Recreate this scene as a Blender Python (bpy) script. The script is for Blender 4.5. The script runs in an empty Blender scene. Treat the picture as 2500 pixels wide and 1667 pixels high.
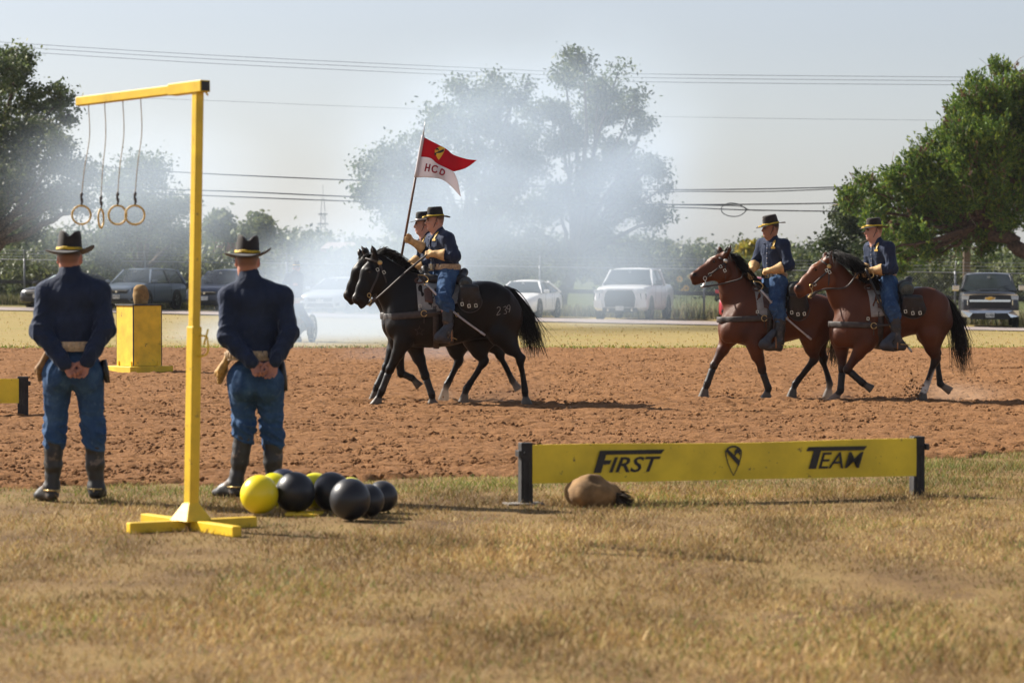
import bpy, bmesh, math, random, time
import numpy as np
from mathutils import Vector, Matrix, noise as mnoise
random.seed(7); rng = np.random.default_rng(11)
T0 = time.time()
scene = bpy.context.scene
COL = scene.collection
R = math.radians
# ------------------------------------------------------------------ camera
CAM_H = 1.6
FPX = 6944.0                       # focal length in photo pixels (100 mm on a 36 mm sensor, 2500 px wide)
PITCH = math.atan(161.5 / FPX)     # horizon sits above the middle of the picture
cam_data = bpy.data.cameras.new("camera")
cam_data.lens = 100.0; cam_data.sensor_width = 36.0
cam_data.clip_start = 0.5; cam_data.clip_end = 6000.0
cam_data.dof.use_dof = True; cam_data.dof.focus_distance = 35.5; cam_data.dof.aperture_fstop = 4.0
cam = bpy.data.objects.new("camera", cam_data); COL.objects.link(cam)
cam.location = (0, 0, CAM_H); cam.rotation_euler = (R(90) - PITCH, 0, 0)
scene.camera = cam
# ------------------------------------------------------------------ sky and sun
SUN_EL, SUN_BACK = R(36), R(30)    # sun stands to the left, a little beyond the riders
SUN_TO = Vector((-math.cos(SUN_EL) * math.cos(SUN_BACK), math.cos(SUN_EL) * math.sin(SUN_BACK), math.sin(SUN_EL)))
world = bpy.data.worlds.new("World"); scene.world = world; world.use_nodes = True
wn = world.node_tree; wn.nodes.clear()
w_out = wn.nodes.new("ShaderNodeOutputWorld"); w_bg = wn.nodes.new("ShaderNodeBackground"); w_sky = wn.nodes.new("ShaderNodeTexSky")
w_sky.sky_type = 'NISHITA'; w_sky.sun_disc = False
w_sky.sun_elevation = SUN_EL; w_sky.sun_rotation = R(-60)
w_sky.air_density = 1.0; w_sky.dust_density = 1.2; w_sky.ozone_density = 1.0; w_sky.altitude = 200
w_bg.inputs["Strength"].default_value = 0.055
w_hs = wn.nodes.new("ShaderNodeHueSaturation"); w_hs.inputs["Saturation"].default_value = 0.5; w_hs.inputs["Hue"].default_value = 0.5
wn.links.new(w_sky.outputs[0], w_hs.inputs["Color"]); w_mx = wn.nodes.new("ShaderNodeMix"); w_mx.data_type = 'RGBA'; w_mx.blend_type = 'MULTIPLY'; w_mx.inputs[0].default_value = 1.0; w_mx.inputs[7].default_value = (0.965, 0.975, 1.06, 1)
wn.links.new(w_hs.outputs[0], w_mx.inputs[6]); wn.links.new(w_mx.outputs[2], w_bg.inputs[0]); wn.links.new(w_bg.outputs[0], w_out.inputs[0])
sun_data = bpy.data.lights.new("sun", 'SUN'); sun_data.energy = 5.0; sun_data.angle = R(0.55); sun_data.color = (1.0, 0.93, 0.82)
sun = bpy.data.objects.new("sun", sun_data); COL.objects.link(sun)
sun.rotation_euler = (-SUN_TO).to_track_quat('-Z', 'Y').to_euler()
sun.location = (-40, 20, 40)
scene.view_settings.view_transform = 'Standard'; scene.view_settings.look = 'None'
scene.view_settings.exposure = 1.12; scene.view_settings.gamma = 1.0; scene.view_settings.use_curve_mapping = False
scene.render.engine = 'CYCLES'
scene.cycles.use_denoising = True
scene.cycles.max_bounces = 6; scene.cycles.diffuse_bounces = 2; scene.cycles.glossy_bounces = 3
scene.cycles.transmission_bounces = 4; scene.cycles.volume_bounces = 1; scene.cycles.transparent_max_bounces = 12
scene.cycles.volume_step_rate = 1.0; scene.cycles.volume_max_steps = 128
scene.cycles.sample_clamp_indirect = 6.0
# ------------------------------------------------------------------ picture <-> place
V3 = lambda *a: Vector(a)
def ray(px, py):
    cp, sp = math.cos(PITCH), math.sin(PITCH)
    fx, fu = (px - 1250.0) / FPX, -(py - 833.5) / FPX
    return Vector((fx, cp + fu * sp, -sp + fu * cp))       # per metre of depth along the view axis
def at(px, py, y):
    d = ray(px, py); return Vector((0, 0, CAM_H)) + d * (y / d.y)
def smooth01(t):
    t = np.clip(t, 0.0, 1.0); return t * t * (3 - 2 * t)
def gz(x, y):
    """ground height: level arena, the far verge falls a little from left to right"""
    return -0.0150 * x * smooth01((np.asarray(y, float) - 60.0) / 40.0)
def on_ground(px, py):
    d = ray(px, py); t = CAM_H / -d.z
    for _ in range(6):
        p = Vector((0, 0, CAM_H)) + d * t
        t = (CAM_H - float(gz(p.x, p.y))) / -d.z
    p = Vector((0, 0, CAM_H)) + d * t
    return p
# ------------------------------------------------------------------ materials
def srgb(r, g, b):
    f = lambda c: (c / 12.92 if c <= 0.04045 else ((c + 0.055) / 1.055) ** 2.4)
    return (f(r / 255), f(g / 255), f(b / 255))
class NT:
    def __init__(s, name):
        s.m = bpy.data.materials.new(name); s.m.use_nodes = True; s.t = s.m.node_tree
        s.b = s.t.nodes["Principled BSDF"]; s.o = s.t.nodes["Material Output"]
    def n(s, typ, **kw):
        nd = s.t.nodes.new(typ)
        for k, v in kw.items():
            if k.startswith("i_"):
                nd.inputs[k[2:].replace("_", " ")].default_value = v
            else: setattr(nd, k, v)
        return nd
    def l(s, a, b): s.t.links.new(a, b)
    def noise(s, scale, detail=3.0, rough=0.55, coord="Object", vec=None, dist=0.0):
        nd = s.n("ShaderNodeTexNoise"); nd.inputs["Scale"].default_value = scale
        nd.inputs["Detail"].default_value = detail; nd.inputs["Roughness"].default_value = rough
        nd.inputs["Distortion"].default_value = dist
        if vec is None: vec = s.coord(coord)
        s.l(vec, nd.inputs["Vector"]); return nd
    def coord(s, which="Object", scale=None):
        tc = s.n("ShaderNodeTexCoord"); v = tc.outputs[which]
        if scale:
            mp = s.n("ShaderNodeMapping"); mp.inputs["Scale"].default_value = scale
            s.l(v, mp.inputs["Vector"]); v = mp.outputs[0]
        return v
    def ramp(s, fac, stops, interp='LINEAR'):
        r = s.n("ShaderNodeValToRGB"); cr = r.color_ramp; cr.interpolation = interp
        while len(cr.elements) < len(stops): cr.elements.new(0.5)
        for e, (p, c) in zip(cr.elements, stops):
            e.position = p; e.color = (*c, 1) if len(c) == 3 else c
        s.l(fac, r.inputs[0]); return r
    def mix(s, fac, a, b, blend='MIX'):
        m = s.n("ShaderNodeMix", data_type='RGBA', blend_type=blend)
        for sock, v in ((m.inputs[0], fac), (m.inputs[6], a), (m.inputs[7], b)):
            if isinstance(v, (int, float)): sock.default_value = v
            elif isinstance(v, tuple): sock.default_value = (*v, 1) if len(v) == 3 else v
            else: s.l(v, sock)
        return m.outputs[2]
    def math(s, op, a, b=None, c=None, clamp=False):
        m = s.n("ShaderNodeMath", operation=op, use_clamp=clamp)
        for i, v in enumerate((a, b, c)):
            if v is None: continue
            if isinstance(v, (int, float)): m.inputs[i].default_value = v
            else: s.l(v, m.inputs[i])
        return m.outputs[0]
    def bump(s, h, strength=0.3, dist=0.01):
        b = s.n("ShaderNodeBump"); b.inputs["Strength"].default_value = strength; b.inputs["Distance"].default_value = dist
        s.l(h, b.inputs["Height"]); s.l(b.outputs[0], s.b.inputs["Normal"]); return b
MATS = {}
def pm(name, col, rough=0.6, var=0.18, scale=6.0, bump=0.15, bscale=70.0, bdist=0.004, metallic=0.0, col2=None, spec=0.5, coat=0.0, sheen=0.0, wear=None):
    """plain painted / cloth / leather surface: base colour drifting between two tones, fine relief, optional wear spots"""
    if name in MATS: return MATS[name]
    n = NT(name); b = n.b
    c2 = col2 or tuple(max(0.0, c * (1 - 2 * var)) for c in col)
    c1 = tuple(min(1.0, c * (1 + var)) for c in col)
    nz = n.noise(scale, 4.0, 0.6)
    r = n.ramp(nz.outputs[0], [(0.32, c2), (0.68, c1)])
    out = r.outputs[0]
    if wear:
        wc, amount, wsc = wear
        wz = n.noise(wsc, 6.0, 0.7)
        wr = n.ramp(wz.outputs[0], [(0.62 - amount, (0, 0, 0)), (0.66 - amount * 0.6, (1, 1, 1))])
        out = n.mix(wr.outputs[0], out, wc)
    n.l(out, b.inputs["Base Color"])
    b.inputs["Roughness"].default_value = rough; b.inputs["Metallic"].default_value = metallic
    b.inputs["Specular IOR Level"].default_value = spec; b.inputs["Coat Weight"].default_value = coat
    if sheen: b.inputs["Sheen Weight"].default_value = sheen
    if bump:
        bz = n.noise(bscale, 3.0, 0.6); n.bump(bz.outputs[0], bump, bdist)
    MATS[name] = n.m; return n.m
def attr_mat(name, rough=0.5, spec=0.4, bump=0.2, bscale=90.0, bdist=0.003, var=0.12, vscale=9.0, sheen=0.0, sss=0.0):
    """colour comes from the mesh's own colour attribute (coat patches, skin), with fine relief"""
    if name in MATS: return MATS[name]
    n = NT(name)
    a = n.n("ShaderNodeAttribute", attribute_name="Col")
    nz = n.noise(vscale, 4.0, 0.6)
    v = n.math('MULTIPLY_ADD', nz.outputs[0], 2 * var, 1 - var)
    hs = n.n("ShaderNodeHueSaturation"); n.l(v, hs.inputs["Value"]); n.l(a.outputs["Color"], hs.inputs["Color"])
    n.l(hs.outputs[0], n.b.inputs["Base Color"])
    rz_ = n.noise(vscale * 2.3, 5.0, 0.65); n.l(n.math('MULTIPLY_ADD', rz_.outputs[0], 0.5, rough - 0.22), n.b.inputs["Roughness"]); n.b.inputs["Specular IOR Level"].default_value = spec
    if sheen: n.b.inputs["Sheen Weight"].default_value = sheen; n.b.inputs["Sheen Roughness"].default_value = 0.4
    if sss:
        n.b.inputs["Subsurface Weight"].default_value = sss; n.b.inputs["Subsurface Radius"].default_value = (0.012, 0.005, 0.003)
        n.b.inputs["Subsurface Scale"].default_value = 0.5
    if bump:
        bz = n.noise(bscale, 3.0, 0.6); n.bump(bz.outputs[0], bump, bdist)
    MATS[name] = n.m; return n.m
# ------------------------------------------------------------------ objects
def tag(o, label=None, cat=None, group=None, kind=None):
    if label: o["label"] = label
    if cat: o["category"] = cat
    if group: o["group"] = group
    if kind: o["kind"] = kind
    return o
def empty(name, loc=(0, 0, 0), rz=0.0, label=None, cat=None, group=None):
    o = bpy.data.objects.new(name, None); COL.objects.link(o)
    o.empty_display_size = 0.1
    o.location = loc; o.rotation_euler = (0, 0, rz)
    return tag(o, label, cat, group)
def link(name, me, mat=None, parent=None):
    o = bpy.data.objects.new(name, me); COL.objects.link(o)
    if mat is not None:
        for m in (mat if isinstance(mat, (list, tuple)) else [mat]): me.materials.append(m)
    if parent is not None: o.parent = parent
    return o
def np_mesh(name, verts, faces, smooth=True, col=None, mat_idx=None):
    """fast mesh from numpy arrays; faces is (n,3) or (n,4)"""
    verts = np.ascontiguousarray(verts, np.float32); faces = np.ascontiguousarray(faces, np.int32)
    me = bpy.data.meshes.new(name); nf, k = faces.shape
    me.vertices.add(len(verts)); me.vertices.foreach_set("co", verts.ravel())
    me.loops.add(nf * k); me.loops.foreach_set("vertex_index", faces.ravel())
    me.polygons.add(nf); me.polygons.foreach_set("loop_start", np.arange(0, nf * k, k, dtype=np.int32))
    me.polygons.foreach_set("loop_total", np.full(nf, k, np.int32))
    if mat_idx is not None: me.polygons.foreach_set("material_index", np.asarray(mat_idx, np.int32))
    me.update(calc_edges=True)
    if smooth: me.polygons.foreach_set("use_smooth", np.ones(nf, bool))
    if col is not None:
        at_ = me.attributes.new("Col", 'FLOAT_COLOR', 'POINT')
        c4 = np.ones((len(verts), 4), np.float32); c4[:, :3] = col
        at_.data.foreach_set("color", c4.ravel())
    return me
class MB:
    """collects simple shapes into ONE mesh"""
    def __init__(s): s.v, s.f, s.m = [], [], []
    def add(s, vs, fs, mi=0, M=None):
        o = len(s.v)
        for p in vs:
            p = Vector(p); s.v.append(tuple(M @ p if M is not None else p))
        for f in fs: s.f.append(tuple(o + i for i in f)); s.m.append(mi)
        return s
    def box(s, c, d, rot=None, mi=0, taper=None):
        x, y, z = d[0] / 2, d[1] / 2, d[2] / 2; t = taper or (1, 1)
        vs = [(-x, -y, -z), (x, -y, -z), (x, y, -z), (-x, y, -z), (-x * t[0], -y * t[1], z), (x * t[0], -y * t[1], z), (x * t[0], y * t[1], z), (-x * t[0], y * t[1], z)]
        M = Matrix.Translation(Vector(c))
        if rot is not None: M = M @ (rot.to_matrix().to_4x4() if hasattr(rot, "to_matrix") else (rot.to_4x4() if len(rot) == 3 and hasattr(rot, "to_4x4") else Matrix(rot)))
        return s.add(vs, [(0, 3, 2, 1), (4, 5, 6, 7), (0, 1, 5, 4), (1, 2, 6, 5), (2, 3, 7, 6), (3, 0, 4, 7)], mi, M)
    def bar(s, a, b, w, h, up=(0, 0, 1), mi=0):
        """box beam from a to b, w across, h along up"""
        a, b, up = Vector(a), Vector(b), Vector(up); d = b - a; L = d.length; d = d / L
        sd = d.cross(up).normalized(); u = sd.cross(d).normalized()
        M = Matrix(((d.x, sd.x, u.x, 0), (d.y, sd.y, u.y, 0), (d.z, sd.z, u.z, 0), (0, 0, 0, 1)))
        M = Matrix.Translation((a + b) / 2) @ M
        x, y, z = L / 2, w / 2, h / 2
        vs = [(-x, -y, -z), (x, -y, -z), (x, y, -z), (-x, y, -z), (-x, -y, z), (x, -y, z), (x, y, z), (-x, y, z)]
        return s.add(vs, [(0, 3, 2, 1), (4, 5, 6, 7), (0, 1, 5, 4), (1, 2, 6, 5), (2, 3, 7, 6), (3, 0, 4, 7)], mi, M)
    def tube(s, pts, r, n=8, mi=0, cap=True, flat=None, up=None, closed=False):
        """swept tube; r one radius or a list; flat=(a,b) squeezes the section (a along side, b along up)"""
        pts = [Vector(p) for p in pts]; N = len(pts)
        rs = [r] * N if isinstance(r, (int, float)) else list(r)
        o = len(s.v); prev = Vector(up) if up is not None else None
        for i, p in enumerate(pts):
            if closed: d = pts[(i + 1) % N] - pts[i - 1]
            else: d = pts[min(i + 1, N - 1)] - pts[max(i - 1, 0)]
            d = d.normalized() if d.length > 1e-9 else Vector((0, 0, 1))
            if prev is None: prev = Vector((0, 0, 1)) if abs(d.z) < 0.9 else Vector((1, 0, 0))
            sd = d.cross(prev)
            if sd.length < 1e-6: sd = d.orthogonal()
            sd.normalize(); u = sd.cross(d).normalized()
            if up is None: prev = u
            fa, fb = flat or (1, 1)
            for k in range(n):
                a = 2 * math.pi * k / n
                s.v.append(tuple(p + sd * (math.cos(a) * rs[i] * fa) + u * (math.sin(a) * rs[i] * fb)))
        for i in range(N if closed else N - 1):
            j = (i + 1) % N
            for k in range(n):
                k2 = (k + 1) % n
                s.f.append((o + i * n + k, o + j * n + k, o + j * n + k2, o + i * n + k2)); s.m.append(mi)
        if cap and not closed:
            s.f.append(tuple(o + k for k in range(n))); s.m.append(mi)
            s.f.append(tuple(o + (N - 1) * n + k for k in reversed(range(n)))); s.m.append(mi)
        return s
    def lathe(s, prof, n=24, M=None, mi=0, sx=1.0, sy=1.0):
        o = len(s.v); P = len(prof)
        for (r, z) in prof:
            for k in range(n):
                a = 2 * math.pi * k / n; p = Vector((r * math.cos(a) * sx, r * math.sin(a) * sy, z))
                s.v.append(tuple(M @ p if M is not None else p))
        for i in range(P - 1):
            for k in range(n):
                k2 = (k + 1) % n
                s.f.append((o + i * n + k, o + i * n + k2, o + (i + 1) * n + k2, o + (i + 1) * n + k)); s.m.append(mi)
        return s
    def poly(s, pts, thick=0.0, nrm=(0, -1, 0), mi=0):
        """flat polygon, extruded by thick along nrm"""
        o = len(s.v); n = len(pts); nn = Vector(nrm)
        for p in pts: s.v.append(tuple(Vector(p) + nn * thick))
        s.f.append(tuple(range(o, o + n))); s.m.append(mi)
        if thick:
            for p in pts: s.v.append(tuple(Vector(p)))
            s.f.append(tuple(reversed(range(o + n, o + 2 * n)))); s.m.append(mi)
            for i in range(n):
                j = (i + 1) % n
                s.f.append((o + i, o + n + i, o + n + j, o + j)); s.m.append(mi)
        return s
    def build(s, name, mat, parent=None, smooth=False, bevel=0.0, segs=1, auto=None, solid=0.0, sub=0):
        me = bpy.data.meshes.new(name); me.from_pydata(s.v, [], s.f)
        me.polygons.foreach_set("material_index", s.m)
        bm = bmesh.new(); bm.from_mesh(me); bmesh.ops.recalc_face_normals(bm, faces=bm.faces)
        if bevel:
            es = [e for e in bm.edges if len(e.link_faces) == 2 and e.calc_face_angle(0) > 0.5]
            bmesh.ops.bevel(bm, geom=es, offset=bevel, segments=segs, affect='EDGES', profile=0.5)
        bm.to_mesh(me); bm.free()
        if smooth or auto is not None:
            me.polygons.foreach_set("use_smooth", [True] * len(me.polygons))
        me.update()
        o = link(name, me, mat, parent)
        if auto is not None and not smooth:
            try: me.set_sharp_from_angle(angle=R(auto))
            except Exception: pass
        if solid:
            md = o.modifiers.new("thickness", 'SOLIDIFY'); md.thickness = solid
        if sub:
            md = o.modifiers.new("round", 'SUBSURF'); md.levels = sub; md.render_levels = sub
        return o
def spline(pts, n=8):
    """Catmull-Rom through points (any dimension), n samples per span"""
    P = np.asarray(pts, float); out = []
    ext = np.vstack([2 * P[0] - P[1], P, 2 * P[-1] - P[-2]])
    for i in range(len(P) - 1):
        p0, p1, p2, p3 = ext[i:i + 4]
        for k in range(n):
            t = k / n
            out.append(0.5 * ((2 * p1) + (-p0 + p2) * t + (2 * p0 - 5 * p1 + 4 * p2 - p3) * t * t + (-p0 + 3 * p1 - 3 * p2 + p3) * t ** 3))
    out.append(P[-1]); return np.array(out)
# ------------------------------------------------------------------ smooth solid modelling (distance field -> one continuous skin)
class Solid:
    def __init__(s, lo, hi, h, col=(0.5, 0.5, 0.5)):
        s.lo = np.array(lo, np.float32); s.h = h
        s.n = np.ceil((np.array(hi) - s.lo) / h).astype(int) + 1
        s.D = np.full(s.n, 1.0, np.float32)
        s.C = np.empty((*s.n, 3), np.float32); s.C[:] = col; s.col = col
        s.ax = [s.lo[i] + h * np.arange(s.n[i], dtype=np.float32) for i in range(3)]
    def _win(s, lo, hi):
        a = np.clip(np.floor((np.asarray(lo) - s.lo) / s.h).astype(int), 0, s.n); b = np.clip(np.ceil((np.asarray(hi) - s.lo) / s.h).astype(int) + 1, 0, s.n)
        if np.any(b <= a): return None
        sl = tuple(slice(a[i], b[i]) for i in range(3))
        X = s.ax[0][sl[0]][:, None, None]; Y = s.ax[1][sl[1]][None, :, None]; Z = s.ax[2][sl[2]][None, None, :]
        return sl, X, Y, Z
    def _put(s, sl, d, k, col, sub=False):
        a = s.D[sl]
        if sub:
            d = -d
            if k > 0:
                hh = np.maximum(k - np.abs(a - d), 0) / k; s.D[sl] = np.maximum(a, d) + hh * hh * k * 0.25
            else: s.D[sl] = np.maximum(a, d)
            if col is not None:
                s.C[sl][d > -s.h * 1.5] = col
            return
        c = s.col if col is None else col
        if k > 0:
            hh = np.maximum(k - np.abs(a - d), 0) / k
            w = np.where(d < a, 1 - 0.5 * hh * hh, 0.5 * hh * hh)
            s.D[sl] = np.minimum(a, d) - hh * hh * k * 0.25
        else:
            w = (d < a).astype(np.float32); s.D[sl] = np.minimum(a, d)
        s.C[sl] += (np.asarray(c, np.float32) - s.C[sl]) * w[..., None]
    def cone(s, a, b, ra, rb, k=0.03, col=None, sub=False, sy=1.0):
        """tapered capsule; sy<1 squeezes it sideways (local y)"""
        a = np.asarray(a, np.float32); b = np.asarray(b, np.float32); m = max(ra, rb) + k + 3 * s.h
        w = s._win(np.minimum(a, b) - m, np.maximum(a, b) + m)
        if w is None: return s
        sl, X, Y, Z = w
        ab = b - a; ym = 0.5 * (a[1] + b[1]); 
        yy = Y - a[1]
        aby = ab[1]
        if sy != 1.0: yy = yy / sy; aby = aby / sy
        L2 = max(ab[0] ** 2 + aby ** 2 + ab[2] ** 2, 1e-9)
        t = np.clip(((X - a[0]) * ab[0] + yy * aby + (Z - a[2]) * ab[2]) / L2, 0, 1)
        d = np.sqrt((X - a[0] - t * ab[0]) ** 2 + (yy - t * aby) ** 2 + (Z - a[2] - t * ab[2]) ** 2) - (ra + (rb - ra) * t)
        if sy != 1.0: d = d * (sy if sy < 1 else 1.0)
        s._put(sl, d.astype(np.float32), k, col, sub); return s
    def paint(s, c, r, col, soft=0.35):
        """recolours the skin inside a ball, no change of shape"""
        c = np.asarray(c, np.float32); w = s._win(c - r * 1.3, c + r * 1.3)
        if w is None: return s
        sl, X, Y, Z = w; q = np.sqrt((X - c[0]) ** 2 + (Y - c[1]) ** 2 + (Z - c[2]) ** 2) / r
        a = np.clip((1 - q) / soft, 0, 1)[..., None]; s.C[sl] += (np.asarray(col, np.float32) - s.C[sl]) * a; return s
    def chain(s, pts, rs, k=0.03, col=None, sy=1.0):
        for i in range(len(pts) - 1): s.cone(pts[i], pts[i + 1], rs[i], rs[i + 1], k, col, sy=sy)
        return s
    def ell(s, c, r, k=0.03, col=None, sub=False, rot=None):
        """ellipsoid; rot 3x3 turns its axes"""
        c = np.asarray(c, np.float32); r = np.asarray(r, np.float32); m = r.max() + k + 3 * s.h
        w = s._win(c - m, c + m)
        if w is None: return s
        sl, X, Y, Z = w
        dx, dy, dz = X - c[0], Y - c[1], Z - c[2]
        if rot is not None:
            Q = np.array(rot, np.float32).T
            dx, dy, dz = (Q[0, 0] * dx + Q[0, 1] * dy + Q[0, 2] * dz, Q[1, 0] * dx + Q[1, 1] * dy + Q[1, 2] * dz, Q[2, 0] * dx + Q[2, 1] * dy + Q[2, 2] * dz)
        q = np.sqrt((dx / r[0]) ** 2 + (dy / r[1]) ** 2 + (dz / r[2]) ** 2)
        q2 = np.sqrt((dx / r[0] ** 2) ** 2 + (dy / r[1] ** 2) ** 2 + (dz / r[2] ** 2) ** 2) + 1e-6
        d = q * (q - 1) / q2
        s._put(sl, d.astype(np.float32), k, col, sub); return s
    def trunk(s, st, k=0.03, col=None, p=2.0, axis=0):
        """generalised cylinder along local x (axis 0) or z (axis 2). axis 0: (x, zc, rz, ry); axis 2: (z, xc, rx, ry)"""
        st = np.asarray(sorted(st), np.float32)
        sp = spline(st, 12); u = sp[:, 0]
        mz = (np.abs(sp[:, 1]) + sp[:, 2]).max(); my = sp[:, 3].max(); m = k + 3 * s.h
        if axis == 0:
            w = s._win((u[0] - m, -my - m, (sp[:, 1] - sp[:, 2]).min() - m), (u[-1] + m, my + m, (sp[:, 1] + sp[:, 2]).max() + m))
        else:
            w = s._win(((sp[:, 1] - sp[:, 2]).min() - m, -my - m, u[0] - m), ((sp[:, 1] + sp[:, 2]).max() + m, my + m, u[-1] + m))
        sl, X, Y, Z = w
        A = X if axis == 0 else Z; Bv = Z if axis == 0 else X
        ac = np.clip(A, u[0], u[-1])
        c = np.interp(ac, u, sp[:, 1]); r1 = np.interp(ac, u, sp[:, 2]); r2 = np.interp(ac, u, sp[:, 3])
        q = (np.abs((Bv - c) / r1) ** p + np.abs(Y / r2) ** p) ** (1 / p)
        d = (q - 1) * np.minimum(r1, r2)
        over = np.abs(A - ac)
        d = np.where(over > 0, np.sqrt(np.maximum(d, 0) ** 2 + over ** 2) + np.minimum(d, 0) * 0, d)
        s._put(sl, np.broadcast_to(d, s.D[sl].shape).astype(np.float32), k, col); return s
    def mesh(s, name, disp=None, smooth_it=1):
        D = s.D; n = s.n; h = s.h
        inside = D < 0
        cell = np.zeros(n - 1, np.int8)
        for i in (0, 1):
            for j in (0, 1):
                for q in (0, 1):
                    cell += inside[i:n[0] - 1 + i, j:n[1] - 1 + j, q:n[2] - 1 + q]
        act = (cell > 0) & (cell < 8)
        I = np.argwhere(act); idx = -np.ones(n - 1, np.int32); idx[act] = np.arange(len(I))
        acc = np.zeros((len(I), 3), np.float32); cnt = np.zeros(len(I), np.float32)
        corners = [(0, 0, 0), (1, 0, 0), (0, 1, 0), (1, 1, 0), (0, 0, 1), (1, 0, 1), (0, 1, 1), (1, 1, 1)]
        dv = [D[I[:, 0] + c[0], I[:, 1] + c[1], I[:, 2] + c[2]] for c in corners]
        for a in range(8):
            for b in range(a + 1, 8):
                ca, cb = np.array(corners[a]), np.array(corners[b])
                if np.abs(ca - cb).sum() != 1: continue
                m = (dv[a] < 0) != (dv[b] < 0)
                t = (dv[a] / (dv[a] - dv[b] + 1e-12))[:, None]
                acc += np.where(m[:, None], ca + (cb - ca) * t, 0); cnt += m
        P = (I + acc / cnt[:, None]) * h + s.lo
        Fs = []
        for ax in range(3):
            o1, o2 = [(1, 2), (2, 0), (0, 1)][ax]
            sl0 = [slice(1, -1)] * 3; sl1 = [slice(1, -1)] * 3
            sl0[ax] = slice(0, -1); sl1[ax] = slice(1, None)
            A = inside[tuple(sl0)]; B = inside[tuple(sl1)]
            E = np.argwhere(A != B)
            if not len(E): continue
            flip = A[E[:, 0], E[:, 1], E[:, 2]]
            G = E.copy(); 
            for q in range(3):
                if q != ax: G[:, q] += 1
            def cid(d1, d2):
                g = G.copy(); g[:, o1] -= d1; g[:, o2] -= d2
                return idx[g[:, 0], g[:, 1], g[:, 2]]
            q = np.stack([cid(1, 1), cid(0, 1), cid(0, 0), cid(1, 0)], 1)
            q[~flip] = q[~flip][:, ::-1]
            Fs.append(q)
        F = np.vstack(Fs)
        ok = (F >= 0).all(1); F = F[ok]
        C = s.C[I[:, 0], I[:, 1], I[:, 2]]
        for _ in range(smooth_it):
            S = np.zeros_like(P); W = np.zeros(len(P), np.float32)
            for q in range(4):
                np.add.at(S, F[:, q], P[F[:, (q + 1) % 4]]); np.add.at(W, F[:, q], 1)
                np.add.at(S, F[:, q], P[F[:, (q + 3) % 4]]); np.add.at(W, F[:, q], 1)
            P = P * 0.5 + 0.5 * S / np.maximum(W, 1)[:, None]
        if disp is not None:
            e1 = P[F[:, 2]] - P[F[:, 0]]; e2 = P[F[:, 3]] - P[F[:, 1]]; fn = np.cross(e1, e2)
            N = np.zeros_like(P)
            for q in range(4): np.add.at(N, F[:, q], fn)
            N /= (np.linalg.norm(N, axis=1, keepdims=True) + 1e-9)
            P = P + N * disp(P)[:, None]
        return np_mesh(name, P, F, True, C)
def vnoise(P, freq, seed=0.0, octs=2):
    """cheap smooth pseudo-noise in -1..1 from summed sines, for cloth folds and coat relief"""
    P = np.asarray(P, np.float32); out = np.zeros(len(P), np.float32); amp = 1.0; tot = 0
    rs = np.random.default_rng(int(seed * 977) + 5)
    for o in range(octs):
        for _ in range(4):
            k = rs.normal(size=3); k /= np.linalg.norm(k)
            out += amp * np.sin(P @ (k * freq * (0.7 + 0.6 * rs.random())).astype(np.float32) + rs.random() * 6.28)
        tot += 4 * amp; freq *= 2.1; amp *= 0.5
    return out / tot * 2.0
def ridges(P, freq, seed=0.0):
    """sharp crested folds, 0..1"""
    a = np.abs(vnoise(P, freq, seed, 1)); return np.clip(1 - 1.6 * a, -0.4, 1)
def grid_noise(x, y, seed=0):
    """value noise on a lattice (vectorised), 0..1"""
    xi = np.floor(x).astype(np.int64); yi = np.floor(y).astype(np.int64); fx = x - xi; fy = y - yi
    fx = fx * fx * (3 - 2 * fx); fy = fy * fy * (3 - 2 * fy)
    def hsh(a, b):
        n = (a * 374761393 + b * 668265263 + seed * 974711) & 0x7fffffff
        n = ((n ^ (n >> 13)) * 1274126177) & 0x7fffffff
        return ((n ^ (n >> 16)) & 0xffff) / 65535.0
    return (hsh(xi, yi) * (1 - fx) + hsh(xi + 1, yi) * fx) * (1 - fy) + (hsh(xi, yi + 1) * (1 - fx) + hsh(xi + 1, yi + 1) * fx) * fy
# ================================================================== SETTING: ground
K = 2500.0 / 2352.0            # the study picture was 2352 px wide; q() takes its pixels
def qat(x, y, d): return at(x * K, y * K, d)
def qground(x, y): return on_ground(x * K, y * K)
def spaced(lo, hi, near_lo, near_hi, fine, coarse_growth=1.25):
    a = list(np.arange(near_lo, near_hi + 1e-6, fine)); st = fine
    x = near_hi
    while x < hi: st *= coarse_growth; x += st; a.append(min(x, hi))
    x = near_lo; st = fine; pre = []
    while x > lo: st *= coarse_growth; x -= st; pre.append(max(x, lo))
    return np.array(sorted(set(pre + a)))
# edges of the raked dirt (near edge slants away to the right)
_ne = [qground(x, y) for x, y in ((-300, 1136), (0, 1127), (330, 1119), (900, 1108), (1180, 1096), (1600, 1082), (2120, 1056), (2352, 1042), (2700, 1025))]
NEAR_X = np.array([p.x for p in _ne]); NEAR_Y = np.array([p.y for p in _ne])
FAR_Y = 62.0
def near_edge(x): return np.interp(x, NEAR_X, NEAR_Y)
gx = spaced(-900, 900, -24, 24, 1.0); gy = spaced(-30, 2500, 4, 130, 1.0)
GX, GY = np.meshgrid(gx, gy, indexing='ij')
GZ = gz(np.clip(GX, -60, 60), GY) + 0.02 * (grid_noise(GX * 0.6, GY * 0.6, 3) - 0.5) * (GY < 130) - 0.0
nx, ny = len(gx), len(gy)
idx = np.arange(nx * ny).reshape(nx, ny)
gf = np.stack([idx[:-1, :-1], idx[1:, :-1], idx[1:, 1:], idx[:-1, 1:]], -1).reshape(-1, 4)
n = NT("dry_turf")
sx = n.n("ShaderNodeSeparateXYZ"); n.l(n.coord("Object"), sx.inputs[0])
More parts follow.
